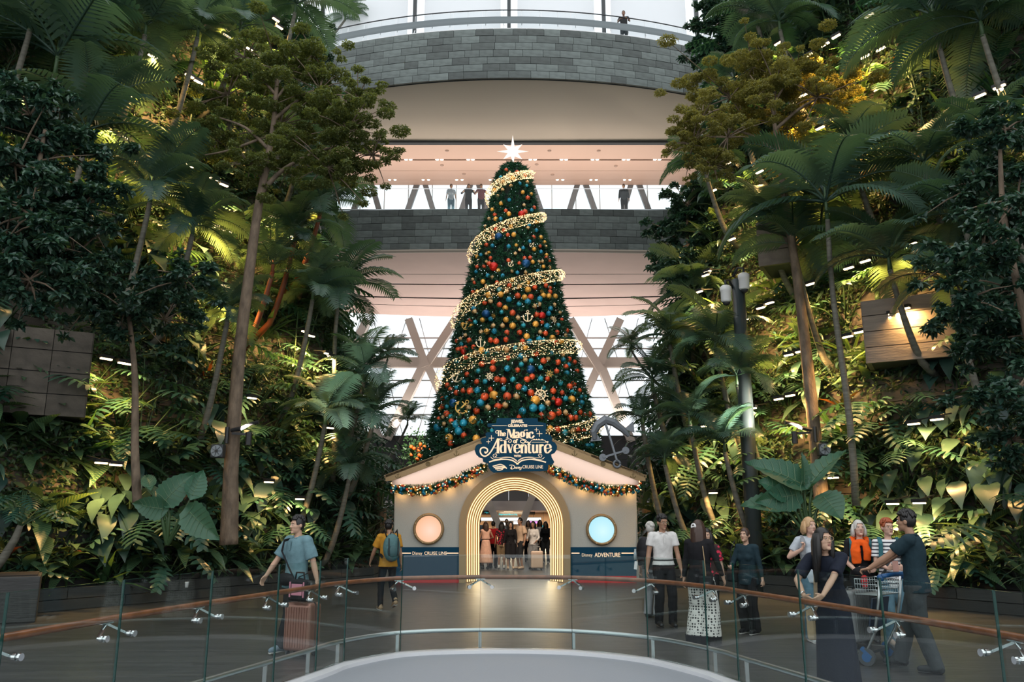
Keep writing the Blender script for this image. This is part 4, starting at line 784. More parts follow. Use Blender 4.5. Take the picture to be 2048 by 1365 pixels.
# ================================================================ PLANTS
MT['palm'] = leafmat('palm_leaf', (.034, .082, .062), (.095, .170, .125), .36, .42)
MT['philo'] = leafmat('split_leaf', (.022, .078, .058), (.060, .150, .098), .33, .32)
MT['heart'] = leafmat('dark_heart_leaf', (.018, .050, .044), (.055, .105, .070), .3, .15)
MT['broad'] = leafmat('variegated_leaf', (0.020, 0.072, 0.043), (0.052, 0.123, 0.058), .32, .2, vein=(5., (0.203, 0.275, 0.123)))
MT['fern'] = leafmat('fern_leaf', (0.026, 0.087, 0.043), (0.080, 0.145, 0.051), .5, .4)
MT['brom'] = leafmat('red_strap_leaf', (0.145, 0.032, 0.014), (0.087, 0.109, 0.029), .35, .25)
MT['strap'] = leafmat('green_strap_leaf', (0.029, 0.102, 0.043), (0.087, 0.160, 0.058), .4, .4)
MT['creeper'] = leafmat('creeper_leaf', (0.014, 0.058, 0.032), (0.087, 0.138, 0.046), .42, .38, island=True)
MT['shrub'] = leafmat('shrub_leaf', (.014, .050, .038), (.050, .110, .066), .35, .2, island=True)
MT['olive'] = leafmat('olive_tree_leaf', (.075, .115, .036), (.18, .215, .07), .42, .45, island=True)
MT['yellow'] = leafmat('yellow_green_tree_leaf', (.13, .145, .042), (.28, .27, .09), .42, .48, island=True)
MT['aloca'] = leafmat('elephant_ear_leaf', (.035, .12, .075), (.06, .15, .09), .4, .25, vein=(7., (0.072, 0.174, 0.102)))
MT['rib'] = mat('pale_leaf_rib', (.11, .19, .10), .5)
def blade(prof, droop=.15, fold=.18, wav=.0, y0=0.):  # profile [(t, half width)] -> strip with midrib
    vs, fs = [], []
    for i, (t, w_) in enumerate(prof):
        z = -droop*t*t; c = wav*(1 if i % 2 else -1)*w_
        vs += [(-w_, t+y0, z+fold*w_+c), (0, t+y0, z), (w_, t+y0, z+fold*w_-c)]
    for i in range(len(prof)-1):
        a = i*3; fs += [(a, a+1, a+4, a+3), (a+1, a+2, a+5, a+4)]
    return np.array(vs, float), fs
def merge(parts):
    vs, fs, b = [], [], 0
    for v_, f in parts: vs.append(np.asarray(v_, float)); fs += [tuple(i+b for i in q) for q in f]; b += len(v_)
    return np.concatenate(vs), fs
def rotz(v_, a): c, s = cos(a), sin(a); return v_ @ np.array([[c, s, 0], [-s, c, 0], [0, 0, 1]])
OVAL = [(0, .012), (.12, .09), (.32, .16), (.55, .15), (.8, .075), (1, .004)]
HEART = [(-.16, .14), (-.05, .27), (.12, .34), (.35, .31), (.6, .2), (.85, .07), (1, .004)]
EAR = [(-.22, .2), (-.1, .36), (.08, .43), (.3, .41), (.5, .34), (.7, .23), (.88, .1), (1, .005)]
STRAP = [(0, .02), (.25, .04), (.6, .035), (1, .003)]
def ridged(prof, n=16, droop=.3, cup=.10, rid=.02):
    vs, fs = [], []; cols = [-1, -.6, -.25, 0, .25, .6, 1]
    ts = [prof[0][0]+(prof[-1][0]-prof[0][0])*i/n for i in range(n+1)]
    for i, t in enumerate(ts):
        w_ = np.interp(t, [p[0] for p in prof], [p[1] for p in prof])*(1+.05*(-1)**i)
        for c_ in cols: vs.append((c_*w_, t-.14*abs(c_)*(1-t)*0+.10*abs(c_), -droop*max(t, 0)**2+cup*abs(c_)**1.5*(1-.6*t)+rid*(-1)**i*abs(c_)**.5))
    k = len(cols)
    for i in range(n):
        for j in range(k-1): fs.append((i*k+j, i*k+j+1, (i+1)*k+j+1, (i+1)*k+j))
    return np.array(vs, float), fs
def lobed(n=6, wl=.085, core=.06, ln=.5):
    ps = [blade([(0, core*.6), (.4, core), (.8, core*.7), (1, .01)], .18, .1)]
    for i in range(n):
        t = .02+.86*i/(n-1); L = ln*(1-.55*t)*(1 if i else .8); ang = R(115-82*t)
        for s_ in (-1, 1):
            v_, f = blade([(0, wl*.42), (.45, wl*.62), (.8, wl*.45), (1, .006)], .35, .12); v_ = v_*np.array([1, L, L]); v_ = rotz(v_, s_*ang); v_ = v_+np.array([0, t, -.18*t*t+.02]); ps.append((v_, f))
    return merge(ps)
def pinnate(n, ll, lw, arc0, arc1, dr=.5, fwd=.6, rach=.012, vee=.3):   # feather frond curving from elevation arc0 to arc1
    pts = []; p = np.zeros(3); K = 14
    for i in range(K+1):
        e = R(arc0+(arc1-arc0)*(i/K)**1.2); pts.append((p.copy(), e)); p = p+np.array([0, cos(e), sin(e)])/K
    ps = []; m = MB(); m.tube([q for q, e in pts], [rach*(1-.8*i/K) for i in range(K+1)], 4); ps.append((np.array(m.v), m.f))
    for i in range(n):
        t = .14+.85*i/(n-1); k = min(K-1, int(t*K)); fr = t*K-k; b0 = pts[k][0]*(1-fr)+pts[k+1][0]*fr; e = pts[k][1]*(1-fr)+pts[k+1][1]*fr; tg = np.array([0, cos(e), sin(e)]); nz = np.array([0, -sin(e), cos(e)])
        L = ll*sin(pi*(.12+.82*t))**.7*random.uniform(.88, 1.1)
        for s_ in (-1, 1):
            d0 = np.array([s_, 0, 0])+tg*fwd+nz*vee; d0 /= np.linalg.norm(d0); d1 = d0*.9+np.array([0, 0, -dr]); d1 /= np.linalg.norm(d1); w_ = tg*lw
            a = b0; c = a+d0*L*.5; d = c+d1*L*.5
            ps.append((np.array([a-w_*.35, a+w_*.35, c+w_*.6, c-w_*.6, d]), [(0, 1, 2, 3), (3, 2, 4)]))
    return merge(ps)
def poly_mesh(name, vf, m, smooth=False):
    me = bpy.data.meshes.new(name); me.from_pydata([tuple(q) for q in vf[0]], [], vf[1]); me.materials.append(m)
    if smooth: me.polygons.foreach_set('use_smooth', [True]*len(me.polygons))
    me.update(); return me
TPL = {}
def tpl(k, vf, m): TPL[k] = (vf, poly_mesh(k, vf, MT[m], True), m)
tpl('oval_leaf', blade(OVAL, .3, .25), 'broad'); tpl('heart_leaf', blade(HEART, .35, .15), 'heart'); tpl('split_leaf', lobed(7), 'philo'); tpl('monstera_leaf', lobed(6, .13, .17, .42), 'philo')
tpl('strap_leaf', blade(STRAP, .45, .3), 'strap'); tpl('red_leaf', blade([(0, .03), (.3, .06), (.7, .05), (1, .003)], .4, .35), 'brom'); tpl('ear_leaf', ridged(EAR), 'aloca')
tpl('fern_frond', pinnate(20, .15, .014, 55, -40, .4, .3, .006, .1), 'fern'); tpl('long_leaf', blade([(0, .012), (.15, .06), (.45, .085), (.75, .06), (1, .003)], .35, .25), 'heart')
for nm, a0, a1 in (('palm_frond_high', 72, 5), ('palm_frond_mid', 48, -38), ('palm_frond_low', 15, -75)): tpl(nm, pinnate(28, .37, .029, a0, a1, .55, .55, .014, .25), 'palm')
tpl('palm_frond_wide', pinnate(17, .36, .042, 40, -40, .5, .5, .014, .2), 'palm')
def lm(pos, az, el, sc, roll=0.):                    # leaf matrix: blade direction az/el, face up
    d = V((cos(el)*sin(az), cos(el)*cos(az), sin(el))); x = V((cos(az), -sin(az), 0)); z = x.cross(d)
    if roll: q = Quaternion(d, roll); x = q @ x; z = q @ z
    m = M((x*sc, d*sc, z*sc)).transposed().to_4x4(); m.translation = V(pos); return m
def plan(kind, rnd):                                 # -> leaves [(template, matrix)], stems MB, stem material
    lv = []; st = MB(); U_ = rnd.uniform; sm = 'stem'
    def pet(a, c, r=.012): a, c = V(a), V(c); mid = (a+c)/2+V((0, 0, .12*(c-a).length)); st.tube([a, mid, c], [r*1.5, r, r*.8], 5)
    if kind in ('split_leaf_philodendron', 'monstera'):
        n = 11 if kind[0] == 's' else 9
        for i in range(n):
            az = i*2.4+U_(-.3, .3); e = U_(.25, 1.15); L = U_(.45, .85); p = V((sin(az)*cos(e)*L, cos(az)*cos(e)*L, sin(e)*L+.1)); pet((0, 0, .05), p); lv.append(('split_leaf' if kind[0] == 's' else 'monstera_leaf', lm(p, az, U_(-.65, .05), U_(.42, .62), U_(-.3, .3))))
        st.tube([(0, 0, -.1), (0, 0, .12)], [.05, .04], 6)
    elif kind == 'variegated_broadleaf':
        for i in range(22):
            az = i*2.4+U_(-.4, .4); h = .1+.5*i/22; L = .22; p = V((sin(az)*.12, cos(az)*.12, h+.12)); pet((0, 0, h), p, .008); lv.append(('oval_leaf', lm(p, az, U_(-.35, .75)*(1 if i < 16 else 1.3), U_(.46, .68), U_(-.25, .25))))
        st.tube([(0, 0, -.1), (.03, 0, .4), (0, 0, .65)], [.02, .016, .01], 5)
    elif kind == 'dark_heartleaf':
        for i in range(17):
            az = i*2.4+U_(-.4, .4); h = .05+.75*i/17; p = V((sin(az)*U_(.12, .4), cos(az)*U_(.12, .4), h+U_(.05, .25))); pet((0, 0, h*.7), p, .008); lv.append(('heart_leaf', lm(p, az, U_(-1.1, -.15), U_(.28, .44), U_(-.4, .4))))
        st.tube([(0, 0, -.1), (.05, .02, .4), (0, 0, .75)], [.02, .016, .01], 5)
    elif kind == 'fern':
        for i in range(17): az = i*2.4+U_(-.3, .3); lv.append(('fern_frond', lm((0, 0, .02), az, U_(-.35, .35), U_(.42, .72))))
        st.tube([(0, 0, -.1), (0, 0, .05)], [.05, .04], 6)
    elif kind in ('strap_leaf_clump', 'red_bromeliad'):
        for i in range(20 if kind[0] == 's' else 14): az = i*2.4; lv.append(('strap_leaf' if kind[0] == 's' else 'red_leaf', lm((0, 0, 0), az, U_(.25, 1.25), U_(.7, 1.15) if kind[0] == 's' else U_(.35, .6), U_(-.3, .3))))
        st.tube([(0, 0, -.1), (0, 0, .06)], [.05, .04], 6)
    elif kind == 'ginger':
        for k in range(5):
            az = k*1.3; tip = V((sin(az)*.35, cos(az)*.35, U_(1.0, 1.5))); st.tube([(sin(az)*.06, cos(az)*.06, -.1), tip*.55, tip], [.014, .012, .008], 5)
            for j in range(7): f = .35+.65*j/6; lv.append(('long_leaf', lm(tip*f, az+pi/2*(1 if j % 2 else -1)+U_(-.5, .5), U_(-.2, .6), U_(.35, .5))))
    elif kind == 'bushy_shrub':
        for i in range(34):
            a = U_(0, 2*pi); h = U_(.15, .8); r = .42*sqrt(max(.05, 1-(h-.45)**2*4)); p = V((sin(a)*r*U_(.5, 1), cos(a)*r*U_(.5, 1), h)); lv.append(('long_leaf', lm(p, a+U_(-.8, .8), U_(-.5, .6), U_(.22, .34)))); 
            if i % 4 == 0: pet((0, 0, 0), p, .006)
        st.tube([(0, 0, -.1), (0, 0, .3)], [.02, .015], 5)
    return lv, st, sm
JOIN = {}
LN = {'split_leaf': 'leaf', 'monstera_leaf': 'leaf', 'oval_leaf': 'leaf', 'heart_leaf': 'leaf', 'strap_leaf': 'leaf', 'red_leaf': 'leaf', 'long_leaf': 'leaf', 'fern_frond': 'frond', 'ear_leaf': 'leaf'}
PLANS = {}
def joined(kind, var):
    if (kind, var) not in JOIN:
        lv, st, sm = getplan(kind, var); vs, fs, b = [], [], 0
        for t, m in lv:
            v_, f = TPL[t][0]; mm = np.array(m); vs.append(v_ @ mm[:3, :3].T+mm[:3, 3]); fs += [tuple(i+b for i in q) for q in f]; b += len(v_)
        nf = len(fs); vs.append(np.array(st.v)); fs += [tuple(i+b for i in q) for q in st.f]
        me = bpy.data.meshes.new(kind+'_foliage'); me.from_pydata([tuple(q) for q in np.concatenate(vs)], [], fs); me.materials.append(MT[TPL[lv[0][0]][2]]); me.materials.append(MT[sm]); me.polygons.foreach_set('material_index', [0]*nf+[1]*(len(fs)-nf)); me.update(); JOIN[(kind, var)] = me
    return JOIN[(kind, var)]
def getplan(kind, var):
    if (kind, var) not in PLANS:
        lv, st, sm = plan(kind, random.Random(kind+str(var))); PLANS[(kind, var)] = (lv, st, sm)
    return PLANS[(kind, var)]
STM = {}
def plant(kind, var, loc, rz, sc, lab, detail, grp=None):
    if not detail:
        o = link(kind, joined(kind, var)); o.location = loc; o.rotation_euler = (0, 0, rz); o.scale = (sc,)*3; return tag(o, lab, 'plant', grp)
    lv, st, sm = getplan(kind, var); r = root(kind, loc, rz, sc); tag(r, lab, 'plant', grp)
    if (kind, var) not in STM: STM[(kind, var)] = st.mesh('stems', MT[sm], True)
    link('stems', STM[(kind, var)], r)
    for t, m in lv: link(LN[t], TPL[t][1], r, m)
    return r
ADJ = {'split_leaf_philodendron': 'split-leaf philodendron', 'monstera': 'broad holed monstera', 'variegated_broadleaf': 'streaky broad-leaved clump', 'dark_heartleaf': 'dark heart-leaved climber', 'fern': 'feathery green fern', 'strap_leaf_clump': 'spiky strap-leaved clump', 'red_bromeliad': 'reddish bromeliad rosette', 'ginger': 'tall ginger-like plant', 'bushy_shrub': 'bushy leafy shrub'}
KINDS = list(ADJ)
W0 = [3, 2, 0, 0, 2, 1, .6, 1.5, 3]
NOPL = [(1725, 585, 1910, 700), (0, 640, 90, 720), (1590, 860, 1670, 930)]      # bare lit stone kept clear
seq = {}
prnd = random.Random(11)
cands = []
for side in (-1, 1):
    for k, tier in [(k, t) for k in range(NT+1) for t in ((0, 1, 2) if k > 1 else (0, 1) if k == 1 else (0,))]:
        step = .50 if k == 0 else .60 if k < 3 else .74 if k < 6 else .86
        for p, d in along(bline(side, TO[k]+(-.02 if tier else .3 if k else .45)), step, prnd.random()*.5):
            q = V((p.x+prnd.uniform(-.12, .12), p.y+prnd.uniform(-.12, .12), TZ[k]-.06-(0, .55, 1.25)[tier]*prnd.uniform(.75, 1.2)*(1 if k > 1 else .8))); pr = proj(q+V((0, 0, .6)))
            if not pr or not (-70 < pr[0] < 2118 and -90 < pr[1] < 1330): continue
            if any(x0 < pr[0] < x1 and y0 < pr[1]+30 < y1 for x0, y0, x1, y1 in NOPL): continue
            lowleft = side < 0 and k <= 3 and q.y < 19; lowright = side > 0 and k <= 2
            n1 = mathutils_noise(q*.33+V((side*9, 0, 0)))
            if k == 0: w_ = [.6, .6, 6, .6, 1.2, .3, .1, .3, .8]
            elif k <= 3 and side < 0 and q.y < 17.5: w_ = [2, .6, 5, 4, .5, .2, .2, .2, .5]
            elif k <= 3 and side > 0 and q.y < 18: w_ = [1.6, .8, 2, 6, 1, .3, .4, .3, .6]
            elif k <= 4: w_ = [3, 2, 1.6, 3.2, 1.6, .6, .5, 1, 1.8] if n1 > 0 else [3.4, 1.5, .5, .8, 2.4, 1, .6, 1.6, 2.6]
            else: w_ = [2, 1.4, .2, 1, 2.4, 1.2, .8, 2, 3]
            kind = prnd.choices(KINDS, w_)[0]; kcount = globals().setdefault('KC', {})
            kind = 'fern' if tier and kind in ('ginger', 'strap_leaf_clump') and prnd.random() < .6 else kind
            while kcount.get(kind, 0) >= 292: kind = prnd.choice(KINDS)
            kcount[kind] = kcount.get(kind, 0)+1; cands.append((side, k, q, kind, pr, tier))
ND = 0
for side, k, q, kind, pr, tier in cands:
    key = (side, k, kind, tier); i = seq[key] = seq.get(key, -1)+1
    sc = prnd.uniform(.9, 1.35)*(1.0 if k == 0 else 1.3); detail = k <= 4 and pr[2] < 24 and kind not in ('bushy_shrub', 'strap_leaf_clump', 'ginger')
    lab = '%s %s %s, %s wall, %s from camera end' % (ADJ[kind], ('on', 'just below', 'well below')[tier], BAND[k].replace(' at the foot', ''), 'left' if side < 0 else 'right', ordn(i))
    plant(kind, prnd.randrange(3), q, prnd.uniform(0, 6.28), sc, lab, detail, ADJ[kind]+'s on the planted walls'); ND += 1
for i, (px, py, Y, kind, sc) in enumerate([(752, 1040, 25.3, 'bushy_shrub', 1.6), (738, 1000, 25.6, 'split_leaf_philodendron', 1.5), (765, 960, 25.6, 'bushy_shrub', 1.8), (720, 945, 25, 'split_leaf_philodendron', 1.6), (760, 905, 26, 'bushy_shrub', 1.7), (1308, 1040, 25.3, 'bushy_shrub', 1.6), (1320, 1000, 25.6, 'split_leaf_philodendron', 1.5), (1292, 965, 25, 'ginger', 1.5), (1340, 945, 25, 'split_leaf_philodendron', 1.6), (1310, 905, 26, 'bushy_shrub', 1.7), (758, 1080, 25.2, 'fern', 1.2), (1302, 1080, 25.2, 'fern', 1.2), (800, 900, 27.5, 'bushy_shrub', 1.6), (1280, 880, 27.5, 'bushy_shrub', 1.6)]):
    q = P(px, py, Y); lo = max(0, q.z-.5*sc); plant(kind, i % 3, V((q.x, q.y, lo)), i*1.1, sc, '%s close beside the %s wall of the house, %s of these upward' % (ADJ[kind], 'left' if px < 1024 else 'right', ordn(i)), False, 'plants beside the house')
    if lo > .5: o = link('plant_pillar', MB().tube([(0, 0, 0), (0, 0, lo)], .16, 8).mesh('plant_pillar', MT['bark'])); o.location = (q.x, q.y, 0); tag(o, 'rough bark pillar holding the %s hanging plant beside the house' % ordn(i), 'pillar')
from collections import Counter; print('plants', ND, Counter(q[3] for q in cands))
# --- creepers: leaf curtains hanging over each terrace front (uncountable)
def leaflets(cent, nrm, size, m, name, flat=.5, parent=None):
    n = len(cent); cent = np.asarray(cent, float); nrm = np.asarray(nrm, float)+rng.normal(0, flat, (n, 3)); nrm /= np.linalg.norm(nrm, axis=1)[:, None]
    d = np.cross(nrm, rng.normal(0, 1, (n, 3))); d /= np.linalg.norm(d, axis=1)[:, None]; s_ = np.cross(d, nrm); L = (size*rng.uniform(.65, 1.3, n))[:, None]
    dn = nrm*L*.08
    vv = np.stack([cent, cent+d*L*.3-s_*L*.24+dn, cent+d*L*.68-s_*L*.19+dn*.6, cent+d*L-dn*1.6, cent+d*L*.68+s_*L*.19+dn*.6, cent+d*L*.3+s_*L*.24+dn], 1).reshape(-1, 3)
    b = np.arange(n)[:, None]*6; ff = np.concatenate([b+np.array([[0, 1, 2, 3]]), b+np.array([[0, 3, 4, 5]])], 0)
    return link(name, mesh_np(name, vv, ff, m), parent)
for side in (-1, 1):
    for k in range(1, NT+1):
        cs, ns = [], []; line = bline(side, TO[k]); hgt = 2.1 if k > 1 else 1.1
        for p, d in along(line, .05, 0):
            pr = proj((p.x, p.y, TZ[k]-.6))
            if not pr or not (-150 < pr[0] < 2200 and -160 < pr[1] < 1400): continue
            nn = V((-d.y, d.x)); nn = nn if (nn.x*side < 0) else -nn; cov = mathutils_noise(V((p.x*.35, p.y*.35, k*3.1)))
            dens = 4.2+3.6*cov
            if k <= 1: dens *= .35
            for j in range(int(max(0, dens)*6)+1):
                dz = abs(prnd.gauss(0, .6+.6*max(0, cov+.4)))
                if dz > hgt: continue
                zz = TZ[k]+.1-dz; o_ = prnd.uniform(.04, .34)*(1-.4*dz/hgt); c = (p.x+nn.x*o_+prnd.uniform(-.1, .1), p.y+nn.y*o_+prnd.uniform(-.1, .1), zz); pp = proj(c)
                if pp and any(x0-6 < pp[0] < x1 and y0-6 < pp[1] < y1 for x0, y0, x1, y1 in NOPL): continue
                cs.append(c); ns.append((nn.x, nn.y, .7))
        if cs:
            o = leaflets(cs, ns, np.full(len(cs), .125), MT['creeper'], 'hanging_creeper'); stuff(tag(o, 'small-leaved creeper hanging over the %s of the %s wall' % (BAND[k], 'left' if side < 0 else 'right'), 'creeper'))
# --- palms
PK = ['palm_frond_high']*3+['palm_frond_mid']*5+['palm_frond_low']*3
def palm(px, py, sc, side, lab, Y=None, wide=False, red=False, base=None, trunk_r=.07, nf=12, out=1.0):
    c = hill(px, py, out) if Y is None else P(px, py, Y); rnd = random.Random(int(px*7+py)); z = c.z
    if base: zb = P(base[0], base[1], c.y); bot = V((zb.x, c.y, zb.z))
    else:
        zb_2 = max(.3, c.z-rnd.uniform(2.2, 3.4)); gap = max(0, valley(c, side)+.22*zb_2+.55); nv_ = V((side*.86, .5, 0)) if c.y < 23 else V((side, .1, 0)); bot = V((c.x, c.y, zb_2))+nv_*gap
    r = root('feather_palm', bot); tag(r, lab, 'palm', 'feather palms'); top = c-bot; m = MB()
    n = 7; m.tube([V((top.x*(i/n)**.45, top.y*(i/n)**.45, top.z*i/n)) if not base else top*(i/n)+V((.05*sin(i*.9)*(i % n > 0), 0, 0)) for i in range(n+1)], [trunk_r*(1.25-.45*i/n) for i in range(n+1)], 8); m.build('trunk', MT['redstem'] if red else MT['palmbark'], r, True)
    MB().tube([top-V((0, 0, .05)), top+V((0, 0, .28*sc))], [trunk_r*.75, .03], 7).build('crownshaft', MT['redstem'] if red else MT['stem'], r, True)
    for i in range(nf):
        k_ = PK[i % len(PK)] if not wide else ('palm_frond_wide' if i % 3 else 'palm_frond_high'); az = i*2.4+rnd.uniform(-.25, .25)
        link('frond', TPL[k_][1], r, lm(top+V((0, 0, .22*sc*(1 if 'high' in k_ else .7))), az, rnd.uniform(-.12, .12), sc*rnd.uniform(.8, 1.12), rnd.uniform(-.35, .35)))
PL_ = [(675,612,2.1,0),(625,600,1.5,0),(728,765,1.7,0),(775,720,1.4,1),(590,480,1.4,0),(545,545,1.3,1),(640,430,1.8,0),(300,405,1.9,0),(385,470,1.6,0),(110,150,3.0,1),(60,60,2.6,1),(590,25,2.0,0),(690,40,1.7,0),(480,70,1.5,0),(290,70,1.7,1),(170,290,2.3,1),(700,950,1.2,0),(650,850,1.5,0),(745,850,1.5,0),(815,850,1.2,1),(395,75,1.5,0),(455,640,1.3,0),(600,310,1.5,0),(200,30,2.2,0)]
PR_ = [(1655,440,2.9,0),(1592,515,2.1,0),(1390,605,2.0,0),(1340,690,1.6,0),(1432,700,1.7,0),(1305,775,1.5,0),(1475,770,1.5,0),(1380,850,1.3,0),(1450,905,1.3,1),(1262,700,1.4,0),(1285,850,1.2,1),(1560,60,1.8,0),(1512,40,1.7,1),(1870,60,2.4,0),(1965,70,2.2,0),(1470,170,1.3,0),(1850,345,1.6,1),(1990,310,1.5,0),(1780,540,1.8,0),(1930,455,1.7,0),(1410,340,1.5,0),(1530,440,1.4,0),(1905,590,1.5,0),(1700,300,1.5,0),(1330,930,1.1,0)]
for side, lst, nm in ((-1, PL_, 'left'), (1, PR_, 'right')):
    for i, (x, y, s_, wd) in enumerate(sorted(lst, key=lambda q: q[1])):
        sp = {(675, 612): (664, 965), (1655, 440): (1712, 1012), (1390, 605): (1388, 985)}.get((x, y))
        palm(x, y, s_, side, '%s feather palm on the %s wall, %s of them from the top' % ('broad-leafleted' if wd else 'slender', nm, ordn(i)), wide=wd, red=(x, y) in ((590, 480), (545, 545), (640, 430)), base=sp, out=1.9 if sp else 1.2, Y={(675, 612): 22.5, (1655, 440): 17.5, (1390, 605): 24}.get((x, y)))
# --- trees with fine leaves
def tree(nm, lab, Y, lines, pads, lm_, size, dens, bark='bark', squash=.42, depth=1.):
    b0 = P(*lines[0][0][0], Y); r = root(nm, b0); tag(r, lab, 'tree'); 
    for i, (pts, r0, r1) in enumerate(lines):
        q = smooth_line([P(x, y, Y+(0 if i == 0 else .35*sin(i*2.1+j)*j/len(pts)))-b0 for j, (x, y) in enumerate(pts)], 5); n = len(q)
        MB().tube(q, [r0+(r1-r0)*j/(n-1) for j in range(n)], 9).build('trunk' if i == 0 else 'branch', MT[bark], r, True)
    cs, ns = [], []
    for j, (x, y, rp) in enumerate(pads):
        c = P(x, y, Y+.8*sin(j*1.7))-b0; rad = rp*Y/F
        nsub = int(34*(1 if size < .1 else .9))
        for q in range(nsub):
            o_ = V((random.gauss(0, .6), random.gauss(0, .6)*depth, random.gauss(0, .42)))*rad; rr_ = rad*random.uniform(.13, .28)
            n = int(dens*rr_*rr_*75)
            for _ in range(n):
                a = random.uniform(0, 2*pi); u = random.uniform(-1, 1); s_ = sqrt(1-u*u); k_ = random.uniform(.45, 1)**.5
                dv = V((cos(a)*s_, sin(a)*s_, u)); cs.append(tuple(c+o_+V((dv.x*rr_*k_, dv.y*rr_*k_, dv.z*rr_*k_*squash)))); ns.append((dv.x*.4, dv.y*.4, 1))
            if q % 2 == 0: e = c+o_; MB().tube([c, (c+e)/2+V((0, 0, .05)), e], [.02, .014, .006], 5).build('twig', MT[bark], r)
    o = leaflets(cs, ns, np.full(len(cs), size), MT[lm_], 'leaves', .55, r); stuff(o); print(nm, len(cs))
tree('shade_tree', 'tall slender tree with spreading olive crown and pale trunk by the left wall', 17.9, [([(458, 1090), (461, 1000), (463, 930), (478, 720), (497, 560), (516, 420), (533, 330), (547, 250), (555, 150)], .2, .045), ([(520, 390), (560, 345), (620, 310), (700, 285)], .07, .02), ([(538, 300), (490, 255), (420, 230)], .05, .015), ([(547, 240), (610, 195), (690, 190)], .05, .015), ([(541, 270), (460, 300), (410, 310)], .04, .015), ([(552, 190), (500, 130)], .04, .012), ([(552, 200), (600, 130)], .04, .012)],
     [(555, 140, 95), (455, 190, 85), (640, 180, 90), (695, 260, 85), (430, 280, 70), (560, 250, 80), (655, 335, 80), (745, 310, 50), (490, 115, 60), (625, 110, 50), (715, 200, 50), (500, 330, 55), (590, 320, 60)], 'olive', .06, 120)
tree('shade_tree', 'tall tree with airy yellow-green crown and ringed trunk by the right wall', 19.0, [([(1652, 1080), (1642, 985), (1632, 890), (1616, 738), (1604, 632), (1591, 535), (1571, 403), (1560, 322), (1553, 278), (1542, 190)], .19, .04), ([(1558, 310), (1500, 270), (1420, 250)], .06, .015), ([(1550, 260), (1610, 210), (1680, 180)], .05, .015), ([(1545, 215), (1500, 150)], .04, .012), ([(1545, 210), (1590, 140)], .04, .012)],
     [(1550, 170, 85), (1460, 195, 90), (1635, 195, 80), (1405, 235, 65), (1505, 135, 70), (1595, 135, 70), (1385, 290, 50), (1455, 275, 70), (1575, 250, 60), (1690, 170, 50), (1425, 330, 45)], 'yellow', .054, 135)
def mass(nm, lab, Y, pads, m, size, dens, stem): tree(nm, lab, Y, [(stem, .09, .03)], pads, m, size, dens)
mass('leafy_tree', 'big dark small-leaved tree mass nearest the camera on the left', 12.6, [(60, 230, 80), (130, 300, 90), (30, 330, 100), (60, 430, 105), (160, 420, 80), (150, 510, 75), (60, 560, 85), (10, 480, 90), (20, 200, 60)], 'shrub', .12, 70, [(-40, 900), (-20, 600), (60, 400), (90, 260)])
mass('leafy_tree', 'big dark small-leaved tree mass nearest the camera on the right', 12.6, [(2010, 260, 70), (1955, 370, 75), (2035, 400, 90), (1965, 500, 85), (2035, 580, 90), (1985, 680, 85), (2035, 780, 80), (1930, 600, 60), (2020, 880, 70)], 'shrub', .12, 70, [(2090, 1000), (2060, 700), (2010, 450), (2000, 300)])
mass('dark_shrub_tree', 'dense dark shrub column before the lower balcony end on the right', 25., [(1375, 410, 50), (1350, 470, 55), (1410, 480, 55), (1380, 540, 55), (1330, 530, 35), (1400, 400, 35)], 'shrub', .15, 60, [(1390, 760), (1385, 600), (1375, 480), (1375, 400)])
mass('dark_shrub_tree', 'dense dark shrub at the right end of the top balcony', 25., [(1450, 40, 55), (1435, 110, 50), (1470, 140, 50), (1480, 80, 50), (1420, 20, 30)], 'shrub', .15, 60, [(1490, 330), (1475, 200), (1460, 100), (1450, 40)])
mass('dark_shrub_tree', 'dense dark shrub at the left end of the top balcony', 25., [(625, 60, 35), (600, 100, 40), (640, 110, 25)], 'shrub', .14, 55, [(570, 300), (590, 200), (610, 100), (620, 60)])
mass('bushy_tree', 'low dark bush over the stone wall left of the spotlight trunk', 15.5, [(250, 620, 80), (330, 640, 70), (190, 600, 60), (370, 560, 60)], 'shrub', .13, 50, [(275, 1010), (270, 900), (270, 760), (260, 650), (250, 600)])
# --- elephant ears
m = MB(); m.tube([(0, t, -.3*max(t, 0)**2+.012) for t in (0, .3, .6, .95)], [.014, .011, .007, .003], 5)
for t in (-.02, .12, .26, .40, .54, .68):
    for q in (-1, 1):
        w_ = np.interp(t+.08, [p[0] for p in EAR], [p[1] for p in EAR]); m.tube([(q*c*w_, t+.10*c+.06*c*c*(1 if t > 0 else -2), -.3*max(t+.1*c, 0)**2+.1*c**1.5*(1-.6*t)+.03) for c in (0, .35, .7, .95)], [.007, .006, .004, .002], 4)
ear_veins = m.mesh('veins', MT['rib'])
def ears(lab, Y, foot, leaves):
    b0 = P(*foot, Y); b0.z = min(b0.z, 3); r = root('elephant_ear', b0); tag(r, lab, 'plant', 'elephant ears')
    for (bx, by, tx, ty, dy, roll, wf) in leaves:
        a = P(bx, by, Y)-b0; t = P(tx, ty, Y+dy)-b0; d = t-a; L = d.length; d = d/L; toc = V((0, -1, .25)); x = d.cross(toc).normalized(); z = x.cross(d); q = Quaternion(d, roll); x = q @ x; z = q @ z
        m = M((x*L*wf*.82, d*L*.82, z*L*.82)).transposed().to_4x4(); m.translation = a; lf = link('leaf', TPL['ear_leaf'][1], r, m); link('veins', ear_veins, lf)
        mid = (a*.55)+V((0, .1, .05)); MB().tube([V((0, 0, -.1)), mid, a], [.045, .03, .016], 6).build('petiole', MT['stem'], r, True)
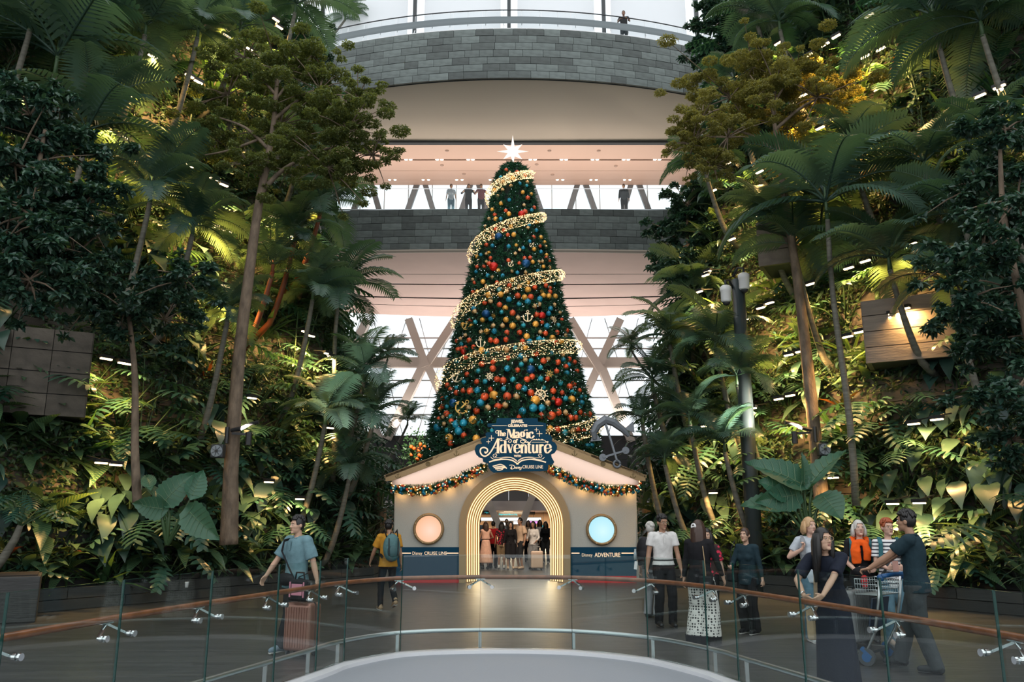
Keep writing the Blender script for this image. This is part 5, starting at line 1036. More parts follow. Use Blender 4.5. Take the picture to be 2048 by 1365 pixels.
ears('giant elephant ear with four upright leaves on the left planter', 15.2, (335, 1080), [(345, 1010), ] and [(332, 1000, 388, 938, -.1, .15, 1.), (325, 1018, 252, 1010, -.1, -.5, 1.0), (385, 990, 412, 930, .25, .5, .9), (380, 1025, 432, 1085, -.3, .3, .95), (300, 975, 290, 935, .4, .4, .6)])
ears('giant elephant ear with spreading leaves on the right planter', 15.6, (1622, 1075), [(1600, 968, 1490, 903, .0, .4, .8), (1570, 985, 1520, 955, -.2, .2, 1.3), (1608, 965, 1616, 898, .0, .6, .7), (1625, 965, 1690, 874, .2, -.8, .55), (1590, 990, 1515, 1005, -.35, -.3, .9), (1648, 995, 1690, 1035, -.4, 0., 1.5), (1560, 1010, 1480, 1000, -.2, .4, .8)])
# ================================================================ PEOPLE
SK = {'fair': mat('fair_skin', (.58, .36, .27), .5), 'light': mat('light_skin', (.52, .32, .22), .5), 'tan': mat('tan_skin', (.36, .20, .125), .5), 'brown': mat('brown_skin', (.22, .115, .07), .5)}
def cloth(nm, col, rough=.85): return mat(nm, col, rough, spec=.25, noise=(14, .10), bump=(55, .25, .01))
HR = {'black': mat('black_hair', (.010, .009, .009), .42, noise=(60, .4), stretch=(4, 4, .4)), 'brown': mat('brown_hair', (.045, .022, .014), .45, noise=(60, .4), stretch=(4, 4, .4)), 'blond': mat('blond_hair', (.48, .30, .15), .5, noise=(60, .3), stretch=(4, 4, .4)), 'grey': mat('silver_hair', (.52, .50, .46), .5, noise=(60, .25), stretch=(4, 4, .4)), 'red': mat('copper_hair', (.33, .075, .022), .5, noise=(60, .3), stretch=(4, 4, .4))}
MT['eye'] = mat('eye_white', (.7, .68, .65), .3); MT['iris'] = mat('dark_iris', (.012, .008, .006), .2); MT['lip'] = mat('lip', (.34, .135, .11), .5); MT['brow'] = mat('brow', (.03, .02, .015), .7); MT['sole'] = mat('pale_sole', (.55, .53, .5), .6)
def pat_stripe(nm):
    m, t, b, o = nt(nm); tc = nd(t, 'ShaderNodeTexCoord'); wv = nd(t, 'ShaderNodeTexWave', i_Scale=6.2, bands_direction='Z'); t.links.new(tc.outputs['Object'], wv.inputs['Vector']); cr = nd(t, 'ShaderNodeValToRGB'); cr.color_ramp.interpolation = 'CONSTANT'; cr.color_ramp.elements[0].color = (.7, .7, .7, 1); cr.color_ramp.elements[1].color = (.02, .025, .04, 1); cr.color_ramp.elements[1].position = .68; t.links.new(wv.outputs['Fac'], cr.inputs[0]); t.links.new(cr.outputs[0], b.inputs['Base Color']); b.inputs['Roughness'].default_value = .85; return m
def pat_dots(nm, bg_, fg, scale, thr):
    m, t, b, o = nt(nm); tc = nd(t, 'ShaderNodeTexCoord'); v_ = nd(t, 'ShaderNodeTexVoronoi', i_Scale=scale, i_Randomness=0. if thr < .4 else 1.); t.links.new(tc.outputs['Object'], v_.inputs['Vector']); cr = nd(t, 'ShaderNodeValToRGB'); cr.color_ramp.interpolation = 'CONSTANT'; cr.color_ramp.elements[0].color = (*fg, 1); cr.color_ramp.elements[1].color = (*bg_, 1); cr.color_ramp.elements[1].position = thr; t.links.new(v_.outputs['Distance'], cr.inputs[0]); t.links.new(cr.outputs[0], b.inputs['Base Color']); b.inputs['Roughness'].default_value = .85; return m
def ik(a, c, l1, l2, pole):
    a, c = V(a), V(c); d = c-a; D = min(d.length, (l1+l2)*.999); dn = d.normalized(); c = a+dn*D
    x = (l1*l1-l2*l2+D*D)/(2*D); h = sqrt(max(0, l1*l1-x*x)); p = V(pole); p = (p-dn*p.dot(dn)).normalized(); return a+dn*x+p*h, c
def remesh(o, vox, smooth=3, disp=0.):
    m = o.modifiers.new('remesh', 'REMESH'); m.mode = 'VOXEL'; m.voxel_size = vox; m.use_smooth_shade = True
    m = o.modifiers.new('smooth', 'SMOOTH'); m.iterations = smooth; m.factor = .5
    if disp:
        if 'folds' not in bpy.data.textures: t = bpy.data.textures.new('folds', 'CLOUDS'); t.noise_scale = .09; t.noise_depth = 1
        m = o.modifiers.new('folds', 'DISPLACE'); m.texture = bpy.data.textures['folds']; m.strength = disp; m.mid_level = .5; m.texture_coords = 'LOCAL'
    return o
def hand(mb, w_, d, th, side, s, curl=.5, spread=.0):
    d = V(d).normalized(); t = V(th); t = (t-d*t.dot(d)).normalized(); n = d.cross(t)*(1 if side > 0 else -1)
    w_ = V(w_)
    for k in range(4):
        off = (1.5-k)*.0195*s; b_ = w_+d*.085*s+t*off; mb.cap(w_+t*off*.7+d*.01, b_, .0155*s, .0125*s, 8)
        L = (.062, .07, .066, .052)[k]*s; a1 = curl*.7+.06*k; d1 = d*cos(a1)+n*sin(a1)+t*spread*(1.5-k)*.2; p1 = b_+d1*L*.52; a2 = a1+curl*1.1; d2 = d*cos(a2)+n*sin(a2); mb.cap(b_, p1, .0098*s, .009*s, 7); mb.cap(p1, p1+d2*L*.5, .009*s, .0075*s, 7)
    b_ = w_+d*.028*s+t*.03*s; d1 = (d*.75+t*.6+n*.35).normalized(); p1 = b_+d1*.035*s; d2 = (d*.9+t*.25+n*.4).normalized(); mb.cap(w_+d*.015*s+t*.012*s, b_, .017*s, .014*s, 8); mb.cap(b_, p1, .0125*s, .0105*s, 7); mb.cap(p1, p1+d2*.03*s, .0105*s, .0085*s, 7)
def person(lab, loc, rz, H, fem=False, skin='light', lean=0., feet=((-.1, 0, 0), (.1, 0, 0)), hands=((-.27, -.04, .83), (.27, -.04, .83)), head=(0, 0), hair=('short', 'black'), top=None, pants=None, skirt=None, shoes=None, glasses=False, drop=0., thumb=(None, None), hd=(None, None), curl=.5, vox=.0075, twist=0., smile=False, elbow=None):
    s = H/1.75; rz = rz-atan2(loc[0], loc[1]); r = root('person', loc, rz); tag(r, lab, 'person'); near = vox < .01; vc = .012 if near else .02
    hz = (.915-drop)*s; Rl = M.Rotation(lean, 3, 'X') @ M.Rotation(twist, 3, 'Z'); piv = V((0, 0, hz))
    T = lambda x, y, z: piv+Rl @ (V((x*s, y*s, z*s))-V((0, 0, .915*s)))
    fw = .9 if fem else 1.
    sh = [T(-.178*fw, .01, 1.415), T(.178*fw, .01, 1.415)]; hips = [V((-.088*s, 0, hz-.02*s)), V((.088*s, 0, hz-.02*s))]
    B = MB()
    ring = [(.84, .145, .105), (.93, .165 if fem else .155, .115), (1.03, .135 if fem else .15, .095), (1.12, .125 if fem else .145, .09), (1.27, .15*fw, .11), (1.37, .165*fw, .10), (1.43, .12*fw, .075), (1.47, .06, .055)]
    B.tube([T(0, .01, z) for z, a, b_ in ring], [(a*s, b_*s) for z, a, b_ in ring], 16, up=(0, 1, 0) if lean < .9 else (0, 1, 0))
    if fem:
        for q in (-.065, .065): B.ell(T(q, -.075, 1.255), (.06*s, .055*s, .06*s), 10, 8)
    for q in (0, 1): B.cap(T(0, .015, 1.40), sh[q], .06*s, .055*s, 10)
    nb, ntp = T(0, .02, 1.42), T(0, -.005, 1.55); B.cap(nb, ntp, .052*s*fw, .05*s*fw, 12)
    hc = T(0, -.02, 1.628); Rh = M.Rotation(head[0], 3, 'Z') @ M.Rotation(head[1], 3, 'X'); Hh = lambda x, y, z: hc+Rh @ V((x*s, y*s, z*s)); Rh4 = Rh.to_4x4()
    def hel(m, c, rr, n=12, k=8, mi=0): m.ell(Hh(*c), tuple(q*s for q in rr), n, k, mi, Rh)
    hel(B, (0, .008, .018), (.074, .092, .102), 18, 12); hel(B, (0, -.022, -.052), (.057, .068, .066), 14, 9); hel(B, (0, -.072, -.097), (.026, .024, .02)); hel(B, (0, -.035, -.02), (.066, .058, .05))
    B.cap(Hh(0, -.084, .012), Hh(0, -.106, -.026), .009*s, .0125*s, 8); B.cap(Hh(-.012, -.094, -.028), Hh(.012, -.094, -.028), .009*s, .009*s, 8)
    B.cap(Hh(-.036, -.077, .03), Hh(.036, -.077, .03), .012*s, .012*s, 8)
    for q in (-1, 1): hel(B, (q*.075, .012, -.01), (.011, .022, .03), 8, 6)
    arm = []
    for q in (0, 1):
        w0 = V(hands[q])*1.0; w0 = V((w0.x*s, w0.y*s, w0.z*s)); pol = elbow[q] if elbow else ((-.5, .8, -.25) if q == 0 else (.5, .8, -.25))
        e, w_ = ik(sh[q], w0, .285*s, .255*s, pol); arm.append((sh[q], e, w_)); k = .88 if fem else 1.
        B.cap(sh[q], e, .05*s*k, .039*s*k, 10); B.cap(e, sh[q].lerp(e, .5), .039*s*k, .047*s*k, 8); B.cap(e, e.lerp(w_, .35), .038*s*k, .041*s*k, 10); B.cap(e.lerp(w_, .35), w_, .041*s*k, .026*s*k, 10)
        th = thumb[q] or (0, -1, .1); hand(B, w_, hd[q] or (w_-e), th, -1 if q == 0 else 1, s*(.93 if fem else 1), curl)
    leg = []
    for q in (0, 1):
        f = V(feet[q]); an = V((f.x*s, f.y*s, .085*s+f.z)); k, an = ik(hips[q], an, .415*s, .415*s, (0.05*(-1 if q == 0 else 1), -1, 0)); leg.append((hips[q], k, an))
        B.cap(hips[q], k, .082*s, .055*s, 12); B.cap(k, k.lerp(an, .35)+V((0, .012*s, 0)), .052*s, .054*s, 10); B.cap(k.lerp(an, .35)+V((0, .012*s, 0)), an, .054*s, .036*s, 10)
        tip = -.17 if f.z < .03 else -.12; B.cap(an+V((0, .03*s, -.045*s)), an+V((0, tip*s*.8, -.05*s-(.06 if f.z > .03 else 0))), .036*s, .03*s, 10)
    remesh(B.build('body', SK[skin], r), vox, 2)
    # face details
    for q in (-1, 1):
        m = MB(); hel(m, (q*.03, -.0835, .006), (.0115, .008, .0062), 10, 6); eo = m.build('eye', MT['eye'], r, True); m = MB(); hel(m, (q*.03, -.0895, .006), (.0058, .004, .006), 8, 6); m.build('iris', MT['iris'], eo, True)
        m = MB(); m.bar(Hh(q*.017, -.089, .026), Hh(q*.045, -.080, .026), .007*s, .006*s); m.build('eyebrow', MT['brow'] if hair[1] in ('black', 'brown') else HR[hair[1]], r)
    m = MB(); hel(m, (0, -.0895, -.058), (.021, .007, .0045)); hel(m, (0, -.088, -.066), (.018, .008, .0055)); m.build('lips', MT['lip'], r, True)
    # hair
    hm = MB(); K = 14; n = 24; st = hair[0]; Rr = 1.09 if st in ('short', 'bun') else 1.13
    rows = []
    for i in range(K+1):
        th = pi*(.0+.79*i/K); row = []
        for j in range(n):
            ph = 2*pi*j/n; x, y, z = .074*sin(th)*cos(ph), .092*sin(th)*sin(ph), .102*cos(th); fr_ = max(0, -sin(ph))  # front
            lim = .045 if abs(cos(ph)) < .75 else -.01
            if st in ('bob', 'long', 'longc', 'bun') and abs(cos(ph)) > .62: lim = -.03
            if sin(ph) > .1: lim = -.09
            if z < lim: z0 = lim; f_ = sqrt(max(.02, 1-(z0/.102)**2))/max(.05, sin(th)) if sin(th) > .05 else 1; x, y, z = x*f_*.985, y*f_*.985, z0
            g = Rr+.02*sin(j*2.3+i); row.append(Hh(x*g, .010+y*g, .020+z*g))
        rows.append(row)
    hm.grid(rows, closed=True)
    if st in ('long', 'longc', 'bob', 'loose'):
        L = {'long': .42, 'longc': .40, 'bob': .15, 'loose': .3}[st]; rg = random.Random(int(H*1000)+len(lab))
        for j in range(26 if near else 14):
            a = (-.12+1.24*j/(25 if near else 13))*pi; cx_, cy_ = cos(a), sin(a)
            if st == 'bob' and cy_ < -.1: continue
            p0 = Hh(cx_*.066, .012+cy_*.082, .06); p1 = Hh(cx_*.086, .014+cy_*.1, -.02); ll = L*rg.uniform(.85, 1.1)*(1 if cy_ > -.15 else .75)
            p2 = Hh(cx_*.088, .02+cy_*.095, -.02)-V((0, 0, ll*.45*s))*.9; p3 = p2-V((0, 0, ll*.6*s))+V((cx_*.015, .015, 0)) if st != 'bob' else p2+V((-cx_*.01, -.01*cy_, -.03))
            hm.tube([p0, p1, p2, p3], [.018*s, .024*s, .025*s, .010*s], 6)
    if st == 'bun': hm.ell(Hh(0, .105, -.01), (.04*s, .035*s, .04*s), 10, 8)
    if st == 'short':
        rg = random.Random(len(lab))
        for j in range(110 if near else 0):
            a = rg.uniform(0, 2*pi); u = rg.uniform(.05, 1.05); pts = []
            for q in (0, .22, .42):
                uu = u+q; k_ = 1.10+.05*(q > 0)-.06*(q > .3); f_ = 1-.0*uu; x, y, z = .074*sin(uu)*cos(a), .092*sin(uu)*sin(a), .102*cos(uu)
                if sin(a) < -.35 and z < .05: z = .05+.01*q
                pts.append(Hh(x*k_, .012+y*k_, .020+z*k_))
            hm.tube(pts, [.011*s, .010*s, .003*s], 5)
    ho = hm.build('hair', HR[hair[1]], r, True); sm = ho.modifiers.new('thick', 'SOLIDIFY'); sm.thickness = .006; sm.offset = 1
    # clothes
    if top:
        m = MB(); g = top.get('fit', .018); hem = top.get('hem', .88); fl = top.get('flare', .0); rg2 = [(hem, .165*fw+.01+fl, .118+fl*.7)]+[(z, a, b_) for z, a, b_ in ring[1:-2] if z > hem+.03]+[(1.42, .135*fw, .085), (1.455, .082, .072)]
        m.tube([T(0, .01, z) for z, a, b_ in rg2], [((a+g)*s, (b_+g)*s) for z, a, b_ in rg2], 18, up=(0, 1, 0))
        if fem:
            for q in (-.065, .065): m.ell(T(q, -.078, 1.255), (.07*s, .058*s, .07*s), 10, 8)
        sl = top.get('sleeve', .6)
        for q in (0, 1):
            a, e, w_ = arm[q]; k = .88 if fem else 1.; m.cap(T(0, .015, 1.40), a, (.062+g)*s*.95, (.05+g)*s*k, 10)
            rs = top.get('sr', .066)
            if sl <= 0: continue
            if sl <= 1: m.tube([a, a.lerp(e, sl*.5), a.lerp(e, sl)], [(.056+g*.6)*s*k, rs*s*k, rs*1.02*s*k], 12); 
            else: m.tube([a, a.lerp(e, .5), e, e.lerp(w_, .5), e.lerp(w_, sl-1)], [(.055+g*.6)*s*k, .056*s*k+.003, .05*s*k+.003, .046*s*k, .038*s*k], 12)
            m.cap(a, a, (.055+g*.6)*s*k, (.055+g*.6)*s*k, 10)
        remesh(m.build(top.get('name', 'shirt'), top['m'], r), vc, 2, .012 if near else 0)
        if top.get('collar'):
            m = MB(); cw = M.Rotation(0, 3, 'X')
            m.tube([T(.066*cos(a), .012+.06*sin(a)-.015*(1 if sin(a) < -.5 else 0), 1.475-.02*(sin(a) < -.3)) for a in [2*pi*(j/16)-pi/2 for j in range(1, 16)]], .014*s, 6); m.prism([(0, 0), (.055, -.01), (.03, -.06)], T(.012, -.085, 1.462), Rl @ V((1, 0, 0)), Rl @ V((0, -.3, 1)).normalized(), .012); m.prism([(0, 0), (-.03, -.06), (-.055, -.01)], T(-.012, -.085, 1.462), Rl @ V((1, 0, 0)), Rl @ V((0, -.3, 1)).normalized(), .012); m.box(T(0, -.135, 1.36), (.03*s, .008, .13*s)); m.build('collar', top['m'], r)
    if pants:
        m = MB(); pr = pants.get('r', (.098, .076, .068)); m.tube([V((0, .01, hz+(z)*s)) for z in (-.1, .0, .08, .13)], [(.155*s, .115*s), (.172*s, .128*s), (.162*s, .118*s), (.148*s, .105*s)], 18, up=(0, 1, 0)); cut = pants.get('cut', .04)
        for q in (0, 1):
            h_, k, an = leg[q]; m.tube([h_+V((0, 0, .03)), h_.lerp(k, .5), k], [pr[0]*s, (pr[0]+pr[1])/2*s, pr[1]*s], 14); m.cap(k, k, pr[1]*s, pr[1]*s, 12)
            en = an+(an-k).normalized()*(cut*s) if cut >= 0 else k.lerp(an, 1+cut)
            m.tube([k, k.lerp(en, .5), en], [pr[1]*s, (pr[1]+pr[2])/2*s, pr[2]*s], 14)
        remesh(m.build(pants.get('name', 'trousers'), pants['m'], r), vc, 2, .014 if near else 0)
        if pants.get('belt'): MB().tube([V((.158*s*cos(a), .01+.114*s*sin(a), hz+.115*s)) for a in [2*pi*j/20 for j in range(21)]], .012*s, 6).build('belt', MT['black'], r)
    if skirt:
        m = MB(); z0, z1, w0, w1 = skirt['z']; k = 12; rows = []
        for i in range(k+1):
            t = i/k; z = z0+(z1-z0)*t; row = []
            for j in range(28):
                a = 2*pi*j/28; wv_ = 1+.05*sin(a*7)*t; w_ = (w0+(w1-w0)*t**.8)*wv_; row.append(V((w_*s*cos(a), .01+(w_*.78+.01)*s*sin(a), z*s)))
            rows.append(row)
        m.grid(rows, closed=True); o = m.build(skirt.get('name', 'skirt'), skirt['m'], r, True); q = o.modifiers.new('thick', 'SOLIDIFY'); q.thickness = .008
    if shoes:
        for q in (0, 1):
            h_, k, an = leg[q]; lift = feet[q][2] > .03; m = MB(); to = V((0, -.165*s, -.045*s-(.07 if lift else 0))); m.cap(an+V((0, .035*s, -.035*s)), an+V((0, -.06*s, -.03*s)), .047*s, .046*s, 12); m.cap(an+V((0, -.06*s, -.035*s)), an+to, .046*s, .036*s, 12); m.cap(an+V((0, .02*s, -.02*s)), an+V((0, .015*s, .02*s)), .046*s, .043*s, 10)
            so = remesh(m.build('shoe', shoes[0], r), .01 if near else .016, 1)
            m = MB(); hl = an+V((0, .05*s, -.073*s)); tp = an+to+V((0, -.02, -.030*s)); m.tube([hl, (hl+tp)/2, tp], [(.035*s, .012*s), (.04*s, .012*s), (.03*s, .012*s)], 10, up=(0, 0, 1)); m.build('sole', shoes[1] if len(shoes) > 1 else MT['black'], so)
    if glasses:
        m = MB()
        for q in (-1, 1): m.tube([Hh(q*.031+.024*cos(a), -.103, .004+.02*sin(a)) for a in [2*pi*j/14 for j in range(15)]], .0022*s, 5); m.bar(Hh(q*.055, -.1, .008), Hh(q*.078, .0, .004), .004*s, .004*s)
        m.bar(Hh(-.008, -.103, .006), Hh(.008, -.103, .006), .004*s, .004*s); m.build('glasses', MT['wire'], r)
    r['_d'] = 0; del r['_d']
    return dict(rz=rz, r=r, T=T, H=Hh, arm=arm, leg=leg, s=s, hz=hz, Rh=Rh, Rl=Rl)
MT['wire'] = mat('thin_gold_wire', (.35, .25, .14), .3, .8)
C_ = {k: cloth(k+'_cloth', v) for k, v in dict(teal=(.13, .23, .26), charcoal=(.018, .020, .023), black=(.009, .009, .011), mustard=(.50, .235, .025), offwhite=(.62, .61, .59), grey=(.22, .23, .24), navy=(.012, .030, .040), midnight=(.010, .014, .026), jeans=(.085, .16, .21), denim=(.17, .24, .32), peach=(.70, .42, .31), red=(.5, .02, .025), khaki=(.36, .27, .16), beige=(.55, .40, .28), orange=(.75, .10, .008), slate=(.045, .052, .056), white=(.70, .68, .66), tshirt=(.42, .46, .50)).items()}
MT['dots'] = pat_dots('dotted_trouser_cloth', (.62, .60, .56), (.02, .02, .022), 26., .36); MT['floral'] = pat_dots('red_floral_cloth', (.03, .01, .012), (.55, .02, .06), 16., .42); MT['stripes'] = pat_stripe('striped_jersey')
bag_black = cloth('black_bag_cloth', (.012, .012, .014), .6)
def strap(p, pts, w_, m, name='strap'): return MB().tube([p['T'](*q) for q in pts], [(w_, .006)]*len(pts), 6, up=(0, 0, 1)).build(name, m, p['r'])
bk = (MT['black'],)
# 1 man walking with the suitcase
p1 = person('person in teal short-sleeved shirt walking, pulling a rose metal suitcase', G(583, 1302), -.85, 1.76, skin='light', feet=((-.09, .30, .10), (.09, -.26, 0)), hands=((-.40, -.26, .84), (.33, .10, .86)), head=(-.25, .02), top=dict(m=C_['teal'], sleeve=.85, sr=.085, hem=.80, fit=.03, flare=.02, collar=True), pants=dict(m=C_['charcoal'], r=(.1, .085, .078)), shoes=(cloth('blue_grey_shoe', (.16, .22, .27)), MT['sole']), curl=.6)
# 2 backpacker seen from behind
p2 = person('person in mustard shirt seen from behind walking with a teal backpack', G(773, 1222), pi+.25, 1.70, skin='tan', feet=((-.1, .26, .12), (.1, -.12, 0)), hands=((-.27, .05, .84), (.30, -.22, .95)), head=(-.5, 0), top=dict(m=C_['mustard'], sleeve=.75, sr=.078, hem=.84, fit=.025), pants=dict(m=C_['black'], r=(.092, .068, .055)), shoes=(cloth('tan_sneaker', (.32, .22, .13)), MT['sole']))
# 3 man in white polo and, behind him, an older person with grey hair
p3 = person('person in white polo shirt and black trousers with glasses, arms hanging', G(1332, 1254), .25, 1.79, skin='tan', hands=((-.29, -.03, .84), (.28, -.06, .83)), feet=((-.11, 0, 0), (.1, -.06, 0)), head=(.35, .12), top=dict(m=C_['offwhite'], sleeve=.6, sr=.07, hem=.95, fit=.016, collar=True), pants=dict(m=C_['black'], belt=True, r=(.096, .078, .068)), shoes=bk, glasses=True)
p3b = person('person with grey hair and grey trousers standing behind the white polo shirt', G(1306, 1236), pi-.5, 1.66, skin='fair', hair=('short', 'grey'), head=(.3, 0), top=dict(m=C_['slate'], sleeve=1.8), pants=dict(m=C_['grey'], r=(.1, .085, .085)), shoes=bk)
# 4 woman from behind in dotted trousers; a companion half hidden beyond her
p4 = person('person with long dark hair from behind in black jacket and dotted wide trousers', G(1408, 1288), pi-.35, 1.70, True, hair=('longc', 'brown'), head=(-.35, 0), hands=((-.30, -.12, .92), (.28, -.02, .82)), top=dict(m=C_['black'], sleeve=1.85, hem=.80, fit=.03, flare=.03, name='jacket'), pants=dict(m=MT['dots'], r=(.115, .13, .165), cut=.0), shoes=bk)
MB().tube([V((0, .01, z*p4['s'])) for z in (.0, .0)], .1, 6) if False else None
for q in (0, 1):
    h_, k, an = p4['leg'][q]; MB().lathe((an.x, an.y+.01, .012), [(.155, 0), (.165, .1)], 20).build('trouser_hem', C_['black'], p4['r'])
m = MB(); m.tube([p4['H'](.035*cos(a)-.0, .118, .035+.035*sin(a)) for a in [pi*j/8 for j in range(-2, 10)]], .012, 6); m.cap(p4['H'](-.03, .12, .035), p4['H'](.03, .125, .02), .012, .012, 6); m.build('hair_clip', MT['white'], p4['r'])
strap(p4, [(-.10, .13, 1.38), (-.12, .14, 1.2), (-.13, .145, 1.02), (-.13, .15, .93)], .008, MT['wire'], 'chain_strap')
m = MB(); m.box(p4['T'](-.13, .16, .88), (.2, .07, .15)); weld(m.build('shoulder_bag', bag_black, p4['r']), .02)
p4b = person('person in red floral top half hidden behind the black jacket', G(1424, 1256), -.2, 1.56, True, skin='light', hair=('loose', 'black'), hands=((-.2, -.2, .95), (.30, -.10, .80)), top=dict(m=MT['floral'], sleeve=.9, hem=.82, sr=.07), pants=dict(m=C_['black']), shoes=bk, vox=.009)
a_, e_, w_ = p4b['arm'][1]; MB().tube([w_+V((.032*cos(a), .032*sin(a), .02)) for a in [2*pi*j/12 for j in range(13)]], .006, 5).build('bracelet', MT['chrome'], p4b['r'])
# 5 short woman in black
p5 = person('person in black vest and trousers with hair tied back, talking with one hand raised', G(1503, 1268), -.55, 1.58, True, skin='light', hair=('bun', 'brown'), head=(.1, -.08), hands=((-.12, -.34, 1.10), (.30, -.02, .84)), top=dict(m=C_['navy'], sleeve=1.85, hem=.80, fit=.03, flare=.015), pants=dict(m=C_['black'], r=(.105, .09, .085)), shoes=(C_['black'], MT['sole']), curl=.9)
# 6 blond woman behind the leaning one
p6 = person('person with short blond hair in pale t-shirt holding backpack straps', G(1636, 1284), .3, 1.74, True, skin='fair', hair=('bob', 'blond'), head=(.45, -.05), hands=((-.17, -.16, 1.30), (.17, -.16, 1.28)), hd=((.3, -.2, .9), (-.3, -.2, .9)), thumb=((.2, -1, 0), (-.2, -1, 0)), curl=1.2, top=dict(m=C_['tshirt'], sleeve=.65, sr=.075, hem=.82, fit=.03), pants=dict(m=C_['jeans'], r=(.105, .08, .07)), shoes=(MT['white'], MT['sole']))
# 7 woman leaning on the rail
RP = G(1662, 1194, .97)
p7 = person('person in long black dress and glasses leaning forearms on the wooden rail', (RP.x+.16, RP.y+.40, 0), -.15, 1.68, True, skin='light', lean=.36, twist=.1, head=(.8, -.10), hair=('longc', 'black'), hands=((-.20, -.47, 1.0), (-.02, -.52, 1.0)), hd=((.9, -.45, -.35), (-.55, -.6, -.35)), thumb=((0, -.6, .8), (0, -.6, .8)), elbow=((-.9, .3, -.3), (.9, .2, -.3)), feet=((-.08, .08, 0), (.09, .12, 0)), top=dict(m=C_['midnight'], sleeve=.8, sr=.08, hem=.86, fit=.02, name='dress_bodice'), skirt=dict(m=C_['midnight'], z=(1.0, .06, .155, .215), name='dress_skirt'), shoes=bk, glasses=True, curl=.25)
m = MB(); a_, e_, w_ = p7['arm'][0]; m.tube([w_.lerp(e_, .1)+V((.02*cos(a), .03*cos(a+.5), .033*sin(a))) for a in [2*pi*j/12 for j in range(13)]], .005, 5); m.build('bracelet', MT['chrome'], p7['r'])
m = MB(); m.ell(p7['H'](-.08, .03, -.005), (.008, .02, .012)); m.build('hair_clip', MT['white'], p7['r'])
strap(p7, [(-.10, -.12, 1.40), (-.13, -.16, 1.2), (-.16, -.13, .95), (-.18, .0, .75)], .022, cloth('beige_strap', (.45, .33, .22)), 'bag_strap')
m = MB(); m.box(V((-.22, .10, .66)), (.10, .26, .34)); weld(m.build('shoulder_bag', cloth('beige_canvas', (.40, .29, .18)), p7['r']), .03)
# 8 orange scarf
p8 = person('person with silver bob and bright orange scarf holding a folded jacket', G(1738, 1286), .15, 1.70, True, skin='fair', hair=('bob', 'grey'), head=(.15, -.15), hands=((-.12, -.24, 1.02), (.12, -.26, 1.03)), hd=((.7, -.5, .2), (-.7, -.5, .1)), thumb=((0, -.3, 1), (0, -.3, 1)), curl=.9, top=dict(m=C_['black'], sleeve=.7, sr=.075, hem=.82, fit=.025), pants=dict(m=C_['charcoal']), shoes=bk)
m = MB(); m.tube([p8['T'](.105*cos(a), .0+.095*sin(a), 1.445+.03*sin(a)+.01*sin(3*a)) for a in [2*pi*j/18 for j in range(19)]], .05, 8); m.tube([p8['T'](-.07, -.12, 1.43), p8['T'](-.10, -.165, 1.30), p8['T'](-.09, -.155, 1.12)], [(.06, .03), (.075, .03), (.07, .02)], 8, up=(0, 1, 0)); m.tube([p8['T'](.05, -.13, 1.43), p8['T'](.07, -.165, 1.3), p8['T'](.06, -.15, 1.17)], [(.05, .03), (.06, .03), (.055, .02)], 8, up=(0, 1, 0)); remesh(m.build('scarf', C_['orange'], p8['r']), .012, 2, .02)
m = MB(); m.ell(p8['T'](-.05, -.27, 1.02), (.13, .06, .07)); m.ell(p8['T'](-.02, -.26, .90), (.06, .05, .12)); remesh(m.build('folded_jacket', C_['black'], p8['r']), .014, 2, .03); m = MB(); m.ell(p8['T'](-.03, -.30, .88), (.05, .03, .10)); m.build('red_pouch', C_['red'], p8['r'], True)
# 9 striped top
p9 = person('person with short copper hair, glasses and striped top holding a phone', G(1797, 1292), .25, 1.72, True, skin='fair', hair=('short', 'red'), head=(.3, -.05), hands=((-.10, -.26, 1.06), (.10, -.27, 1.06)), hd=((.6, -.5, .3), (-.7, -.5, .2)), thumb=((0, -.3, 1), (0, -.3, 1)), curl=.8, top=dict(m=MT['stripes'], sleeve=.75, sr=.075, hem=.80, fit=.022), pants=dict(m=C_['jeans'], r=(.105, .082, .07)), shoes=(cloth('taupe_shoe', (.28, .22, .18)), MT['sole']), glasses=True)
strap(p9, [(.12, -.02, 1.47), (.06, -.125, 1.38), (-.03, -.155, 1.2), (-.12, -.14, 1.02), (-.18, -.05, .92)], .02, C_['slate'], 'bag_strap'); m = MB(); m.box(p9['T'](-.02, -.33, 1.10), (.075, .012, .14)); m.build('phone', cloth('phone_case', (.40, .22, .18), .4), p9['r'])
for pp in (p8, p6, p9):
    for q in (-1, 1): MB().tube([pp['T'](q*.12, .10, 1.43), pp['T'](q*.12, .0, 1.485), pp['T'](q*.135, -.12, 1.40), pp['T'](q*.15, -.125, 1.22), pp['T'](q*.17, .02, 1.08)], [(.028, .008)]*5, 6, up=(0, 1, 0)).build('backpack_strap', cloth('teal_strap', (.03, .12, .14)) if 'teal_strap_cloth_' not in MT else None, pp['r']) if pp is not p6 else MB().tube([pp['T'](q*.12, .10, 1.43), pp['T'](q*.12, .0, 1.485), pp['T'](q*.135, -.12, 1.40), pp['T'](q*.15, -.125, 1.22)], [(.03, .008)]*4, 6, up=(0, 1, 0)).build('backpack_strap', C_['grey'], pp['r'])
# 10 man pushing the trolley
p10 = person('person in dark polo and grey trousers pushing the luggage trolley', G(1850, 1344), -1.75, 1.82, skin='tan', lean=.02, feet=((-.1, -.26, 0), (.1, .14, .0)), hands=((-.20, -.50, 1.05), (.20, -.50, 1.05)), hd=((.1, -1, -.2), (-.1, -1, -.2)), thumb=((1, -.1, 0), (-1, -.1, 0)), curl=1.0, head=(-.1, 0), top=dict(m=C_['navy'], sleeve=.7, sr=.078, hem=.84, fit=.028, collar=True), pants=dict(m=C_['slate'], r=(.112, .09, .078)), shoes=(cloth('dark_shoe', (.025, .028, .03), .5), MT['black']))
